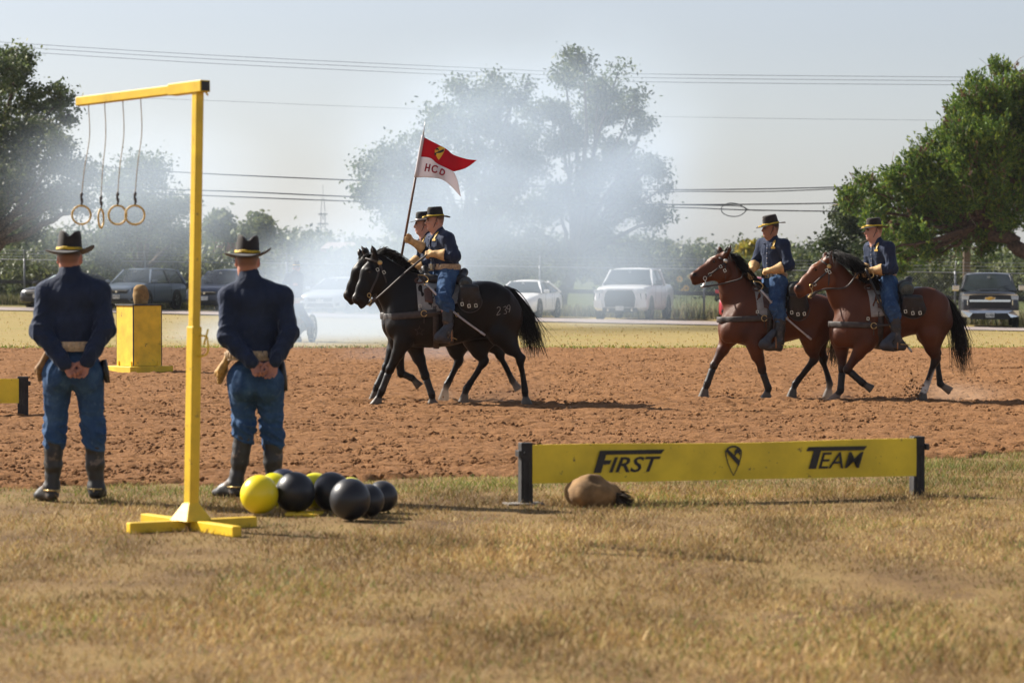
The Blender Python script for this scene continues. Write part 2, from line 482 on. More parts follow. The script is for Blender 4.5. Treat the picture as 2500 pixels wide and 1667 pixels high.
big = n.noise(0.35, 4.0, 0.6); mid = n.noise(1.6, 5.0, 0.65, vec=n.coord("Object", (1, 0.6, 1))); fine = n.noise(38, 4.0, 0.7)
near_c = n.ramp(mid.outputs[0], [(0.30, (0.12, 0.070, 0.034)), (0.48, (0.22, 0.138, 0.058)), (0.62, (0.27, 0.18, 0.07)), (0.8, (0.15, 0.13, 0.045))])
streak = n.noise(0.9, 5.0, 0.7, vec=n.coord("Object", (0.22, 1.0, 1)))
far_c = n.ramp(streak.outputs[0], [(0.28, (0.24, 0.175, 0.072)), (0.45, (0.36, 0.265, 0.105)), (0.6, (0.31, 0.25, 0.085)), (0.75, (0.25, 0.235, 0.075))])
f_far = n.math('MULTIPLY', n.math('SUBTRACT', sx.outputs[1], 30.0), 0.05, clamp=True)
c = n.mix(f_far, near_c.outputs[0], far_c.outputs[0])
rough_f = n.math('MULTIPLY', n.math('SUBTRACT', sx.outputs[1], 112.0), 0.06, clamp=True)
c = n.mix(rough_f, c, (0.10, 0.12, 0.035))
c = n.mix(0.55, c, n.ramp(fine.outputs[0], [(0.3, (0.35, 0.35, 0.35)), (0.7, (1, 1, 1))]).outputs[0], 'MULTIPLY')
n.l(c, n.b.inputs["Base Color"]); n.b.inputs["Roughness"].default_value = 0.9; n.b.inputs["Specular IOR Level"].default_value = 0.15
n.bump(fine.outputs[0], 0.6, 0.03)
M_TURF = n.m
ground = link("ground", np_mesh("ground", np.stack([GX, GY, GZ], -1).reshape(-1, 3), gf), M_TURF)
tag(ground, "dry straw coloured turf stretching across the whole field", "ground", kind="structure")
# ---- raked dirt arena: displaced sheet, clods, harrow lines
dx = np.arange(-14, 14.001, 0.042); 
dy = [19.5]
while dy[-1] < 64.5: dy.append(dy[-1] + 0.032 + 0.0012 * (dy[-1] - 19.5))
dy = np.array(dy)
DX, DY = np.meshgrid(dx, dy, indexing='ij')
def ridged(x, y, f, s): return 1 - np.abs(2 * grid_noise(x * f, y * f, s) - 1)
hgt = 0.030 * (grid_noise(DX * 2.1, DY * 2.6, 1) - 0.5) + 0.022 * (grid_noise(DX * 8, DY * 8, 2) - 0.5) + 0.040 * (grid_noise(DX * 17, DY * 14, 4) - 0.45)
lump = np.clip(grid_noise(DX * 6.3, DY * 5.2, 9) - 0.66, 0, 1) * 0.10
hgt += lump * grid_noise(DX * 14, DY * 14, 12)
lane = np.exp(-((DY - 35.3 - 0.25 * np.sin(DX * 0.5)) / 0.9) ** 2) + 0.7 * np.exp(-((DY - 44.5) / 1.4) ** 2)
hgt += lane * (0.05 * (grid_noise(DX * 4.2, DY * 5.0, 71) - 0.55) + 0.03 * (grid_noise(DX * 11, DY * 11, 72) - 0.5))
wob = DY + 0.10 * (grid_noise(DX * 0.25, DY * 0.3, 21) - 0.5) * 2 + 0.012 * DX * np.sin(DY * 0.3)
row = wob / 0.48
gro = np.abs((row % 1.0) - 0.5) * 2
keep = grid_noise(np.floor(row) * 7.3, DX * 0.12, 31)
hgt -= 0.065 * np.clip(1 - gro / 0.16, 0, 1) * np.clip((keep - 0.38) * 6, 0, 1)
e1 = DY - (near_edge(DX) + 0.55 * (grid_noise(DX * 2.2, DY * 2.2, 5) - 0.5) + 0.35 * (grid_noise(DX * 7, DY * 6, 6) - 0.5))
e2 = (FAR_Y + 0.25 * (grid_noise(DX * 1.3, DY * 0.8, 7) - 0.5) * 2) - DY
edge = np.minimum(e1 / 0.35, e2 / 0.7)
DZ = 0.03 + hgt - 0.14 * np.clip(1 - edge, 0, 1.4) ** 1.3
nx, ny = DX.shape; idx = np.arange(nx * ny).reshape(nx, ny)
keepq = (edge[:-1, :-1] > -0.6)
df = np.stack([idx[:-1, :-1], idx[1:, :-1], idx[1:, 1:], idx[:-1, 1:]], -1)[keepq]
used = np.unique(df); remap = -np.ones(nx * ny, np.int64); remap[used] = np.arange(len(used))
n = NT("raked_dirt")
a_ = n.noise(2.2, 4.0, 0.6); b_ = n.noise(17, 6.0, 0.75); c_ = n.noise(0.5, 3.0, 0.6, vec=n.coord("Object", (0.4, 1.4, 1)))
cr = n.ramp(b_.outputs[0], [(0.30, (0.07, 0.032, 0.0135)), (0.47, (0.235, 0.112, 0.046)), (0.70, (0.385, 0.205, 0.095))])
c = n.mix(n.ramp(a_.outputs[0], [(0.35, (0, 0, 0)), (0.7, (0.6, 0.6, 0.6))]).outputs[0], cr.outputs[0], (0.31, 0.16, 0.072))
c = n.mix(n.ramp(c_.outputs[0], [(0.4, (0, 0, 0)), (0.75, (0.5, 0.5, 0.5))]).outputs[0], c, (0.20, 0.098, 0.045))
n.l(c, n.b.inputs["Base Color"]); n.b.inputs["Roughness"].default_value = 0.95; n.b.inputs["Specular IOR Level"].default_value = 0.1
n.bump(b_.outputs[0], 1.0, 0.05)
M_DIRT = n.m
dirt = link("dirt_track", np_mesh("dirt_track", np.stack([DX, DY, DZ], -1).reshape(-1, 3)[used], remap[df], smooth=False), M_DIRT)
tag(dirt, "raked red brown dirt of the riding arena", "dirt", kind="structure")
# loose clods lying on it
NCL = 52000
cy = 21 + 41 * rng.random(NCL) ** 1.25; cx = (rng.random(NCL) * 2 - 1) * (0.19 * cy + 1.2)
ok = (cy > near_edge(cx) + 0.25) & (cy < FAR_Y - 0.4); cx, cy = cx[ok], cy[ok]; NCL = len(cx)
octv = np.array([(1, 0, 0), (-1, 0, 0), (0, 1, 0), (0, -1, 0), (0, 0, 1), (0, 0, -1)], np.float32)
octf = np.array([(0, 2, 4), (2, 1, 4), (1, 3, 4), (3, 0, 4), (2, 0, 5), (1, 2, 5), (3, 1, 5), (0, 3, 5)])
sz = (0.007 + 0.024 * rng.random(NCL) ** 4)[:, None, None] * (0.6 + 0.8 * rng.random((NCL, 6, 1)))
ang = rng.random(NCL) * 6.283; ca, sa = np.cos(ang), np.sin(ang)
ov = octv[None] * sz * np.array([1.25, 1.0, 0.8])
ovx = ov[..., 0] * ca[:, None] - ov[..., 1] * sa[:, None]; ovy = ov[..., 0] * sa[:, None] + ov[..., 1] * ca[:, None]
cv = np.stack([ovx + cx[:, None], ovy + cy[:, None], ov[..., 2] + 0.035], -1).reshape(-1, 3)
cf = (octf[None] + (np.arange(NCL) * 6)[:, None, None]).reshape(-1, 3)
clods = link("dirt_clods", np_mesh("dirt_clods", cv, cf, smooth=False), M_DIRT)
tag(clods, "loose clods of earth scattered over the raked dirt", "dirt", kind="stuff")
# ---- blades of dead grass on the near turf, greener along the dirt
def blade_mesh(name, px, py, pz, ln, wd, lean, col):
    N = len(px); a = rng.random(N) * 6.283; la = rng.random(N) * 6.283
    dxw, dyw = np.cos(a) * wd, np.sin(a) * wd
    lx, ly = np.cos(la) * lean * ln, np.sin(la) * lean * ln; lz = ln * np.sqrt(np.clip(1 - lean ** 2, 0.03, 1))
    base = np.stack([px, py, pz], -1)
    v0 = base + np.stack([dxw, dyw, np.zeros(N)], -1); v1 = base - np.stack([dxw, dyw, np.zeros(N)], -1)
    m = base + np.stack([lx * 0.45, ly * 0.45, lz * 0.62], -1)
    v2 = m - np.stack([dxw, dyw, np.zeros(N)], -1) * 0.75; v3 = m + np.stack([dxw, dyw, np.zeros(N)], -1) * 0.75
    v4 = base + np.stack([lx, ly, lz], -1)
    vs = np.stack([v0, v1, v2, v3, v4], 1).reshape(-1, 3)
    o = (np.arange(N) * 5)[:, None]
    f3 = np.concatenate([o + np.array([[0, 1, 2]]), o + np.array([[0, 2, 3]]), o + np.array([[3, 2, 4]])], 0)
    return np_mesh(name, vs, f3, True, np.repeat(col, 5, 0))
def leaf_mat(name, trans=0.35, rough=0.6):
    n = NT(name); a = n.n("ShaderNodeAttribute", attribute_name="Col")
    n.l(a.outputs["Color"], n.b.inputs["Base Color"]); n.b.inputs["Roughness"].default_value = rough; n.b.inputs["Specular IOR Level"].default_value = 0.25
    tr = n.n("ShaderNodeBsdfTranslucent"); n.l(a.outputs["Color"], tr.inputs[0])
    mx = n.n("ShaderNodeMixShader"); mx.inputs[0].default_value = trans
    n.l(n.b.outputs[0], mx.inputs[1]); n.l(tr.outputs[0], mx.inputs[2]); n.l(mx.outputs[0], n.o.inputs["Surface"])
    return n.m
M_BLADE = leaf_mat("grass_blade", 0.3, 0.7)
def grass_cols(N, green):
    straw = np.array([(0.49, 0.325, 0.13), (0.43, 0.28, 0.115), (0.36, 0.215, 0.092), (0.57, 0.42, 0.20), (0.26, 0.155, 0.072), (0.44, 0.325, 0.11)])
    grn = np.array([(0.22, 0.26, 0.05), (0.16, 0.20, 0.045), (0.30, 0.30, 0.07)])
    c = straw[rng.integers(0, len(straw), N)]; g = grn[rng.integers(0, len(grn), N)]
    m = rng.random(N) < green
    c = np.where(m[:, None], g, c) * (0.8 + 0.4 * rng.random((N, 1)))
    return c
def scatter_turf(N, y0, y1, k, margin):
    y = y0 + (y1 - y0) * rng.random(N) ** k; x = (rng.random(N) * 2 - 1) * (0.185 * y + margin); return x, y
x, y = scatter_turf(420000, 9.0, 26.5, 0.95, 0.8)
dens = grid_noise(x * 1.7, y * 1.1, 41) * 0.6 + grid_noise(x * 5.5, y * 3.6, 42) * 0.4
over = y - near_edge(x)
ok = (rng.random(len(x)) < np.clip(0.05 + 1.55 * dens, 0.3, 1)) & (over < 0.35 + 0.6 * (grid_noise(x * 3, y * 3, 5) - 0.5)) & (rng.random(len(x)) < np.clip(1.0 - over * 1.6, 0, 1))
x, y, dens, over = x[ok], y[ok], dens[ok], over[ok]; N = len(x)
strip = np.exp(-((over + 0.6) / np.where(x > 1.5, 1.6, 0.9)) ** 2)
patch = np.clip((grid_noise(x * 0.9, y * 0.55, 43) - 0.5) * 1.6, 0, 1)
green = np.clip(0.07 + 0.75 * strip * (0.4 + 0.6 * grid_noise(x * 1.2, y * 2, 48)) + 0.55 * patch, 0, 0.9)
col = grass_cols(N, green) * (0.34 + 0.92 * (0.55 * grid_noise(x * 2.3, y * 1.2, 44) + 0.45 * grid_noise(x * 0.8, y * 0.4, 45)))[:, None]
ln = (0.020 + 0.050 * rng.random(N) ** 1.5) * (0.45 + 1.0 * dens); tuft = rng.random(N) < 0.012; ln[tuft] *= 1.8
lean = np.clip(0.45 + 0.55 * rng.random(N), 0, 0.98)
grass_o = link("dead_grass", blade_mesh("dead_grass", x, y, np.full(N, -0.008), ln, 0.0018 + 0.0022 * rng.random(N), lean, col), M_BLADE)
tag(grass_o, "short dead grass covering the near turf", "grass", kind="stuff")
# far field turf: low tufts so that the field has a nap
x = (rng.random(90000) * 2 - 1) * 24; y = 62.2 + 44 * rng.random(90000) ** 1.5
ok = np.abs(x) < 0.19 * y + 1.5; x, y = x[ok], y[ok]
e = y - FAR_Y; ok = (rng.random(len(x)) < 0.10 + 0.9 * np.exp(-e / 1.3)) ; x, y, e = x[ok], y[ok], e[ok]; N = len(x)
green = np.clip(0.10 + 0.85 * np.exp(-e / 2.0) + 0.25 * (grid_noise(x * 0.3, y * 0.3, 50) - 0.4), 0, 0.95)
col = grass_cols(N, green) * (0.8 + 0.4 * grid_noise(x * 0.6, y * 0.35, 51))[:, None] * np.array([0.92, 0.92, 0.6])
ln = (0.018 + 0.035 * rng.random(N)) * (1 + 0.9 * np.exp(-e / 1.2))
field = link("field_grass", blade_mesh("field_grass", x, y, gz(x, y) - 0.005, ln, 0.008 + 0.012 * rng.random(N), 0.2 + 0.6 * rng.random(N), col), M_BLADE)
tag(field, "yellow green mown grass between the dirt and the road", "grass", kind="stuff")
# ---- the road: runs across behind the field, nearer on the right
RD_L, RD_R = Vector((-34, 110.5)), Vector((34, 85.5))      # near kerb line
def road_y(x): return RD_L.y + (x - RD_L.x) * (RD_R.y - RD_L.y) / (RD_R.x - RD_L.x)
RD_W = 8.0
vs, fs = [], []
xs = np.linspace(-120, 120, 97)
for i, xx in enumerate(xs):
    for j, t in enumerate((0, 0.5, 1)):
        yy = road_y(xx) + RD_W * t
        zc = float(gz(max(-60, min(60, xx)), yy))
        vs.append((xx, yy, zc + (0.035, 0.075, 0.035)[j]))
for i in range(len(xs) - 1):
    for j in range(2): fs.append((i * 3 + j, (i + 1) * 3 + j, (i + 1) * 3 + j + 1, i * 3 + j + 1))
M_ROAD = pm("pale_asphalt", (0.30, 0.25, 0.23), rough=0.9, var=0.14, scale=0.8, bump=0.4, bscale=50, bdist=0.01, spec=0.2)
road = link("road", np_mesh("road", np.array(vs), np.array(fs)), M_ROAD)
tag(road, "pale paved road crossing behind the field", "road", kind="structure")
# ================================================================== SETTING: trees, wood, wires, fence, far buildings
M_LEAF = leaf_mat("tree_leaf", 0.32, 0.55)
M_BARK = pm("tree_bark", (0.115, 0.085, 0.062), rough=0.95, var=0.35, scale=14, bump=0.8, bscale=30, bdist=0.03, spec=0.1)
M_JBARK = pm("juniper_bark", (0.105, 0.066, 0.048), rough=0.95, var=0.3, scale=10, bump=0.9, bscale=26, bdist=0.04, spec=0.1)
M_TWIG = pm("dead_twig", (0.27, 0.20, 0.16), rough=0.95, var=0.3, scale=8, bump=0, spec=0.1)
def leaf_quads(P, size, nrm_bias, col, aspect=0.55):
    """diamond leaves at points P, facing roughly along nrm_bias with scatter"""
    N = len(P)
    nr = nrm_bias + rng.normal(size=(N, 3)) * 0.9; nr /= np.linalg.norm(nr, axis=1, keepdims=True) + 1e-9
    t = rng.normal(size=(N, 3)); t -= nr * (t * nr).sum(1, keepdims=True); t /= np.linalg.norm(t, axis=1, keepdims=True) + 1e-9
    b = np.cross(nr, t); s = (size * (0.6 + 0.8 * rng.random(N)))[:, None]
    vs = np.stack([P - t * s, P + b * s * aspect - t * s * 0.1, P + t * s, P - b * s * aspect + t * s * 0.1], 1).reshape(-1, 3)
    fs = (np.arange(N) * 4)[:, None] + np.arange(4)[None]
    return vs, fs, np.repeat(col, 4, 0)
def pal(N, cols, jitter=0.25):
    c = np.array(cols)[rng.integers(0, len(cols), N)]; return c * (1 - jitter + 2 * jitter * rng.random((N, 1)))
def ragged(lobes, k=5):
    """breaks each lobe into smaller clumps so that the outline is uneven and sky shows between"""
    out = []
    for c, r in lobes:
        out.append((Vector(c), r * 0.5))
        for _ in range(k):
            d = Vector(rng.normal(size=3)); d.normalize(); out.append((Vector(c) + d * r * (0.55 + 0.35 * rng.random()), r * (0.24 + 0.22 * rng.random())))
    return out
def crown_points(lobes, n, clump=0.34, per=46, shell=0.55, flat=0.85):
    """lobes: (centre, radius); clumps of points spread through the lobes, denser to the outside"""
    vol = np.array([r ** 2.2 for _, r in lobes]); vol = vol / vol.sum()
    m = max(1, n // per); li = rng.choice(len(lobes), m, p=vol)
    C = np.array([tuple(c) for c, _ in lobes])[li]; Rr = np.array([r for _, r in lobes])[li]
    d = rng.normal(size=(m, 3)); d /= np.linalg.norm(d, axis=1, keepdims=True)
    rad = Rr * (shell + (1.06 - shell) * rng.random(m)) * np.where(rng.random(m) < 0.12, 0.5, 1.0)
    cc = C + d * rad[:, None] * np.array([1, 1, flat])
    cs = clump * (0.5 + 0.9 * rng.random(m))
    pi = rng.integers(0, m, n)
    P = cc[pi] + rng.normal(size=(n, 3)) * cs[pi][:, None] * np.array([1, 1, 0.7])
    return P, d[pi], cc, C, pi
def limb(mb, pts, r0, r1, n=7):
    sp = spline(np.array([tuple(p) for p in pts]), 5); k = len(sp)
    sp = sp + np.array([[0, 0, 0]] + [tuple(rng.normal(size=3) * r0 * 0.25) for _ in range(k - 2)] + [[0, 0, 0]])
    mb.tube(sp, [r0 + (r1 - r0) * i / (k - 1) for i in range(k)], n, cap=False)
def make_tree(name, label, lobes, base, n, leaf, cols, fork=0.35, trunk_r=0.28, clump=0.34, per=46, shell=0.55, bias=0.5, extra_twigs=70, bark=None, cat="tree", group=None, kink=None):
    root = empty(name, (base[0], base[1], base[2]), label=label, cat=cat, group=group)
    B = Vector(base)
    P, d, cc, C, pi = crown_points(ragged(lobes), n, clump * 0.75, per, shell)
    P = P[P[:, 2] > base[2] + 0.05] if len(P) else P
    nb = np.array([0, 0, 0.55]) + 0
    vs, fs, cl = leaf_quads(P, leaf, np.tile(nb, (len(P), 1)) + (P - np.array([np.mean([c[0] for c, _ in lobes]), np.mean([c[1] for c, _ in lobes]), np.mean([c[2] for c, _ in lobes])])) * 0.12 * bias, pal(len(P), cols))
    link("crown", np_mesh("crown", vs - np.array(B), fs, False, cl), M_LEAF, root)
    mb = MB(); mid = Vector(np.mean([tuple(c) for c, _ in lobes], 0))
    zlo = min(c[2] - r for c, r in lobes)
    fk = B + (mid - B) * fork; fk.z = B.z + (mid.z - B.z) * fork
    if kink is not None: fk = Vector(kink)
    rel = lambda p: Vector(p) - B
    limb(mb, [rel(B - Vector((0, 0, 0.15))), rel(B + (fk - B) * 0.5 + Vector((0.1, 0, 0))), rel(fk)], trunk_r, trunk_r * 0.72, 9)
    for c, r in lobes:
        c = Vector(c); m1 = fk + (c - fk) * 0.5 + Vector((rng.normal() * 0.2, rng.normal() * 0.2, 0.25))
        limb(mb, [rel(fk), rel(m1), rel(c)], trunk_r * 0.5, trunk_r * 0.13, 6)
    sel = rng.choice(len(cc), min(extra_twigs, len(cc)), replace=False)
    for i in sel:
        c0 = Vector(C[i]); c1 = Vector(cc[i]); limb(mb, [rel(c0), rel((c0 + c1) / 2 + Vector((0, 0, 0.12))), rel(c1)], trunk_r * 0.14, 0.012, 4)
    mb.build("trunk", bark or M_BARK, root, smooth=True)
    return root
def plobes(lst, depth, jit=1.2):
    out = []
    for (x, y, r) in lst:
        s = FPX / depth
        out.append((qat(x, y, depth + rng.normal() * jit), r * K / s))
    return out
def base_at(x, depth):
    p = qat(x, 640, depth); return (p.x, depth, float(gz(max(-60, min(60, p.x)), depth)))
OAK = [(0.05, 0.068, 0.022), (0.07, 0.088, 0.028), (0.04, 0.056, 0.018), (0.11, 0.12, 0.045)]
ELM = [(0.085, 0.12, 0.035), (0.11, 0.145, 0.045), (0.065, 0.092, 0.03), (0.14, 0.16, 0.06)]
OLIVE = [(0.115, 0.14, 0.045), (0.085, 0.11, 0.036), (0.15, 0.165, 0.055)]
JUN = [(0.060, 0.115, 0.022), (0.085, 0.15, 0.027), (0.045, 0.085, 0.02), (0.12, 0.18, 0.03), (0.16, 0.20, 0.03)]
# big dark oak on the left, with a pale taller tree behind it
make_tree("oak_tree", "large dark oak leaning into view behind the hanging rings", plobes([(-60, 300, 95), (40, 345, 80), (120, 380, 70), (60, 440, 95), (180, 400, 55), (-40, 440, 120), (150, 460, 62), (215, 400, 30), (20, 520, 50), (-120, 380, 120), (195, 470, 35)], 112), base_at(-150, 112), 30000, 0.088, OAK, fork=0.3, trunk_r=0.45, clump=0.36)
make_tree("tall_tree", "tall pale green tree rising above the dark oak at the picture edge", plobes([(15, 135, 52), (35, 185, 45), (-30, 180, 80), (70, 245, 55), (130, 238, 40), (160, 262, 22), (-40, 260, 90), (90, 290, 45), (40, 120, 25)], 120), base_at(-60, 120), 17000, 0.09, ELM, trunk_r=0.35, clump=0.36)
make_tree("ash_tree", "feathery grey green tree between the oak and the yellow post", plobes([(318, 380, 42), (350, 410, 50), (290, 430, 55), (380, 470, 48), (330, 480, 70), (270, 520, 60), (400, 530, 45), (350, 560, 60), (250, 590, 45)], 122), base_at(330, 122), 20000, 0.085, ELM, trunk_r=0.22, clump=0.4)
# the two big trees in the smoke
make_tree("spreading_tree", "broad spreading tree behind the smoke and the guidon flag", plobes([(1120, 205, 48), (1060, 225, 50), (1180, 225, 45), (990, 285, 60), (1090, 290, 85), (930, 350, 55), (1170, 320, 70), (870, 390, 48), (960, 400, 80), (1080, 400, 95), (880, 460, 45), (1180, 420, 70), (980, 490, 70), (905, 520, 40), (1100, 500, 70), (1225, 300, 50), (1225, 390, 60), (1235, 470, 55), (900, 430, 60), (850, 430, 40), (1000, 560, 70), (1130, 570, 70), (1200, 560, 60)], 126), base_at(1090, 126), 40000, 0.095, ELM, fork=0.4, trunk_r=0.4, clump=0.42, extra_twigs=160)
make_tree("cottonwood_tree", "tallest tree, open crowned, rising between white sedan and white pickup", plobes([(1340, 150, 38), (1300, 190, 48), (1375, 200, 45), (1420, 165, 22), (1280, 250, 50), (1380, 265, 70), (1455, 240, 32), (1485, 290, 30), (1300, 330, 60), (1420, 345, 62), (1500, 380, 38), (1530, 430, 28), (1340, 420, 65), (1450, 430, 60), (1290, 480, 55), (1400, 500, 55), (1495, 480, 45), (1535, 500, 20), (1440, 560, 40), (1350, 560, 50)], 124), base_at(1275, 124), 29000, 0.09, ELM, fork=0.35, trunk_r=0.3, clump=0.36, per=60, shell=0.4, extra_twigs=130)
# mid bushes under them and behind the fence
make_tree("cedar_tree", "dark cedar bush behind the rearmost rider", plobes([(1935, 500, 38), (1960, 460, 30), (1910, 560, 40), (1970, 540, 50), (1935, 600, 50), (2010, 590, 50)], 128), base_at(1945, 128), 9000, 0.10, [(0.028, 0.045, 0.016), (0.04, 0.06, 0.02), (0.06, 0.075, 0.025)], trunk_r=0.15, clump=0.3)
make_tree("yellow_tree", "small yellow leaved tree far behind the third rider's arm", plobes([(1712, 585, 18), (1725, 568, 14), (1700, 600, 14)], 170), base_at(1712, 170), 1500, 0.16, [(0.42, 0.31, 0.02), (0.33, 0.26, 0.03), (0.22, 0.2, 0.03)], trunk_r=0.08, clump=0.3, extra_twigs=10)
make_tree("round_tree", "rounded tree standing above the far wood right of the yellow post", plobes([(592, 510, 22), (578, 530, 22), (608, 535, 24)], 210), base_at(595, 210), 3500, 0.22, OLIVE, trunk_r=0.15, clump=0.45, extra_twigs=15)
make_tree("domed_tree", "low domed tree on the skyline beside the yellow post", plobes([(510, 512, 22), (490, 525, 24), (535, 528, 20)], 215), base_at(510, 215), 3000, 0.22, OLIVE, trunk_r=0.15, clump=0.45, extra_twigs=15)
# juniper on the right: dense, spiky sprays over a leaning limb
def make_juniper():
    D = 101.0
    base = base_at(2430, D)
    root = empty("juniper_tree", base, label="big spiky juniper with leaning red brown limb over the dark pickup", cat="tree"); B = np.array(base)
    lobes = plobes([(2290, 225, 70), (2350, 260, 90), (2210, 265, 52), (2160, 330, 45), (2240, 350, 75), (2320, 380, 90), (2110, 390, 42), (2180, 430, 60), (2060, 420, 32), (2090, 470, 48), (1985, 430, 26), (2020, 470, 40), (1955, 470, 26), (2250, 470, 60), (2120, 520, 45), (2060, 540, 40), (2180, 520, 40), (2330, 480, 50), (2085, 580, 28), (2420, 330, 120), (2300, 170, 28), (2240, 205, 25), (2010, 510, 28), (2060, 600, 34), (2030, 570, 34), (2110, 560, 40), (2230, 540, 40), (2160, 470, 60), (2290, 300, 80), (2230, 420, 70), (2300, 530, 40), (2200, 560, 30), (2140, 590, 30), (2260, 570, 30)], D, 1.3)
    big = lobes; lobes = ragged([(c, r * 1.0) for c, r in lobes], 9)
    vol = np.array([r ** 2.1 for _, r in lobes]); vol /= vol.sum(); m = 12500
    li = rng.choice(len(lobes), m, p=vol); C = np.array([tuple(c) for c, _ in lobes])[li]; Rr = np.array([r for _, r in lobes])[li]
    d = rng.normal(size=(m, 3)); d /= np.linalg.norm(d, axis=1, keepdims=True)
    cc = C + d * (Rr * (0.45 + 0.62 * rng.random(m)))[:, None]
    axis = d * 0.55 + np.array([-0.15, 0, 0.75]) + rng.normal(size=(m, 3)) * 0.3; axis /= np.linalg.norm(axis, axis=1, keepdims=True)
    per = 13; L = 0.28 + 0.36 * rng.random(m)
    t = rng.random((m, per)); side = rng.normal(size=(m, per, 3)) * 0.075 * (1.15 - t)[..., None]
    P = (cc[:, None] + axis[:, None] * (t * L[:, None])[..., None] + side).reshape(-1, 3)
    cl = pal(m * per, JUN, 0.25); tip = (t.reshape(-1) > 0.72); cl[tip] = cl[tip] * np.array([1.5, 1.4, 1.1])
    brown = np.repeat(rng.random(m) < 0.07, per); cl[brown] = np.array([0.13, 0.075, 0.045])
    NP = len(P); tt = np.repeat(axis, per, 0) + rng.normal(size=(NP, 3)) * 0.42; tt /= np.linalg.norm(tt, axis=1, keepdims=True)
    bb = np.cross(tt, rng.normal(size=(NP, 3))); bb /= np.linalg.norm(bb, axis=1, keepdims=True); sz = (0.075 * (0.6 + 0.8 * rng.random(NP)))[:, None]
    vs = np.stack([P - tt * sz, P + bb * sz * 0.36, P + tt * sz, P - bb * sz * 0.36], 1).reshape(-1, 3); fs = (np.arange(NP) * 4)[:, None] + np.arange(4)[None]; cl4 = np.repeat(cl, 4, 0)
    link("crown", np_mesh("crown", vs - B, fs, False, cl4), M_LEAF, root)
    mb = MB(); rel = lambda p: Vector(p) - Vector(B)
    w = [Vector(base) - Vector((0, 0, .2)), qat(2370, 600, D), qat(2310, 545, D), qat(2255, 512, D), qat(2215, 470, D)]
    limb(mb, [rel(p) for p in w], 0.34, 0.13, 10)
    w2 = [qat(2375, 610, D), qat(2395, 480, D), qat(2370, 350, D), qat(2330, 250, D)]
    limb(mb, [rel(p) for p in w2], 0.26, 0.06, 8)
    for c, r in big:
        c = Vector(c); f = Vector(w[3]) if c.x < w[3].x + 1 else Vector(w2[2])
        limb(mb, [rel(f), rel(f + (c - f) * 0.5 + Vector((0, 0, -0.15))), rel(c)], 0.10, 0.03, 6)
    mb.build("trunk", M_JBARK, root, smooth=True)
    tw = MB()
    for _ in range(150):
        c, r = lobes[rng.integers(0, len(lobes))]; c = Vector(c) + Vector(rng.normal(size=3)) * r * 0.45
        e = c + Vector(rng.normal(size=3)) * 0.5
        limb(tw, [rel(c), rel((c + e) / 2 + Vector(rng.normal(size=3)) * 0.08), rel(e)], 0.016, 0.005, 4)
    tw.build("dead_twigs", M_TWIG, root, smooth=True)["kind"] = "stuff"
make_juniper()
# far wood: one mass
def foliage_mass(name, label, lobes, n, leaf, cols, clump, per=50):
    P, d, cc, C, pi = crown_points(lobes, n, clump, per, 0.5)
    tint = 0.75 + 0.5 * rng.random((len(cc), 1))
    vs, fs, cl = leaf_quads(P, leaf, np.tile(np.array([0, -0.2, 0.6]), (len(P), 1)), pal(len(P), cols, 0.2) * tint[pi])
    o = link(name, np_mesh(name, vs, fs, False, cl), M_LEAF); return tag(o, label, "trees", kind="stuff")
lob = []
for x in np.arange(-80, 2480, 22):
    top = np.interp(x, [-80, 480, 560, 640, 700, 780, 860, 1000, 1500, 1560, 1640, 1760, 1860, 1920, 2000, 2480], [520, 520, 530, 530, 525, 535, 545, 540, 535, 548, 552, 546, 562, 572, 560, 560])
    dep = 215 + 90 * rng.random(); r = 16 + 16 * rng.random()
    lob += plobes([(x + rng.normal() * 8, top + r + 4 + rng.random() * 10, r), (x, top + 45 + 18 * rng.random(), 24), (x, top + 80 + 18 * rng.random(), 26)], dep, 6)
foliage_mass("far_wood", "hazy wood of rounded trees along the skyline", lob, 110000, 0.22, OLIVE + [(0.06, 0.085, 0.03), (0.05, 0.07, 0.028)], 0.6)
lob = []
for x in np.arange(-60, 2460, 13):
    top = np.interp(x, [-60, 200, 300, 480, 700, 900, 1080, 1250, 1440, 1540, 1640, 1880, 1990, 2080, 2480], [590, 595, 560, 600, 590, 575, 545, 545, 550, 575, 590, 605, 590, 600, 590]) + rng.normal() * 9
    dep = 124 + 12 * rng.random(); r = 14 + 14 * rng.random()
    lob += plobes([(x + rng.normal() * 6, top + r, r), (x, top + 40 + 10 * rng.random(), 20), (x, min(top + 75, 700), 20)], dep, 2)
foliage_mass("undergrowth", "scrubby olive bushes filling the ground behind the fence", lob, 64000, 0.115, OLIVE + [(0.05, 0.065, 0.025), (0.12, 0.13, 0.05), (0.045, 0.06, 0.02)], 0.26)
# tall dry weeds along the fence line
N = 15000; x = (rng.random(N) * 2 - 1) * 27; y = road_y(x) + RD_W + 7.2 + rng.random(N) * 3.0
col = pal(N, [(0.16, 0.17, 0.06), (0.22, 0.2, 0.09), (0.11, 0.13, 0.045), (0.32, 0.27, 0.15)], 0.3)
hh = 0.35 + 0.9 * rng.random(N) * grid_noise(x * 0.7, y * 0.2, 61)
weeds = link("fence_weeds", blade_mesh("fence_weeds", x, y, gz(x, y), hh, 0.012 + 0.014 * rng.random(N), 0.1 + 0.35 * rng.random(N), col), M_BLADE)
tag(weeds, "tall dry weeds growing along the foot of the fence", "weeds", kind="stuff")
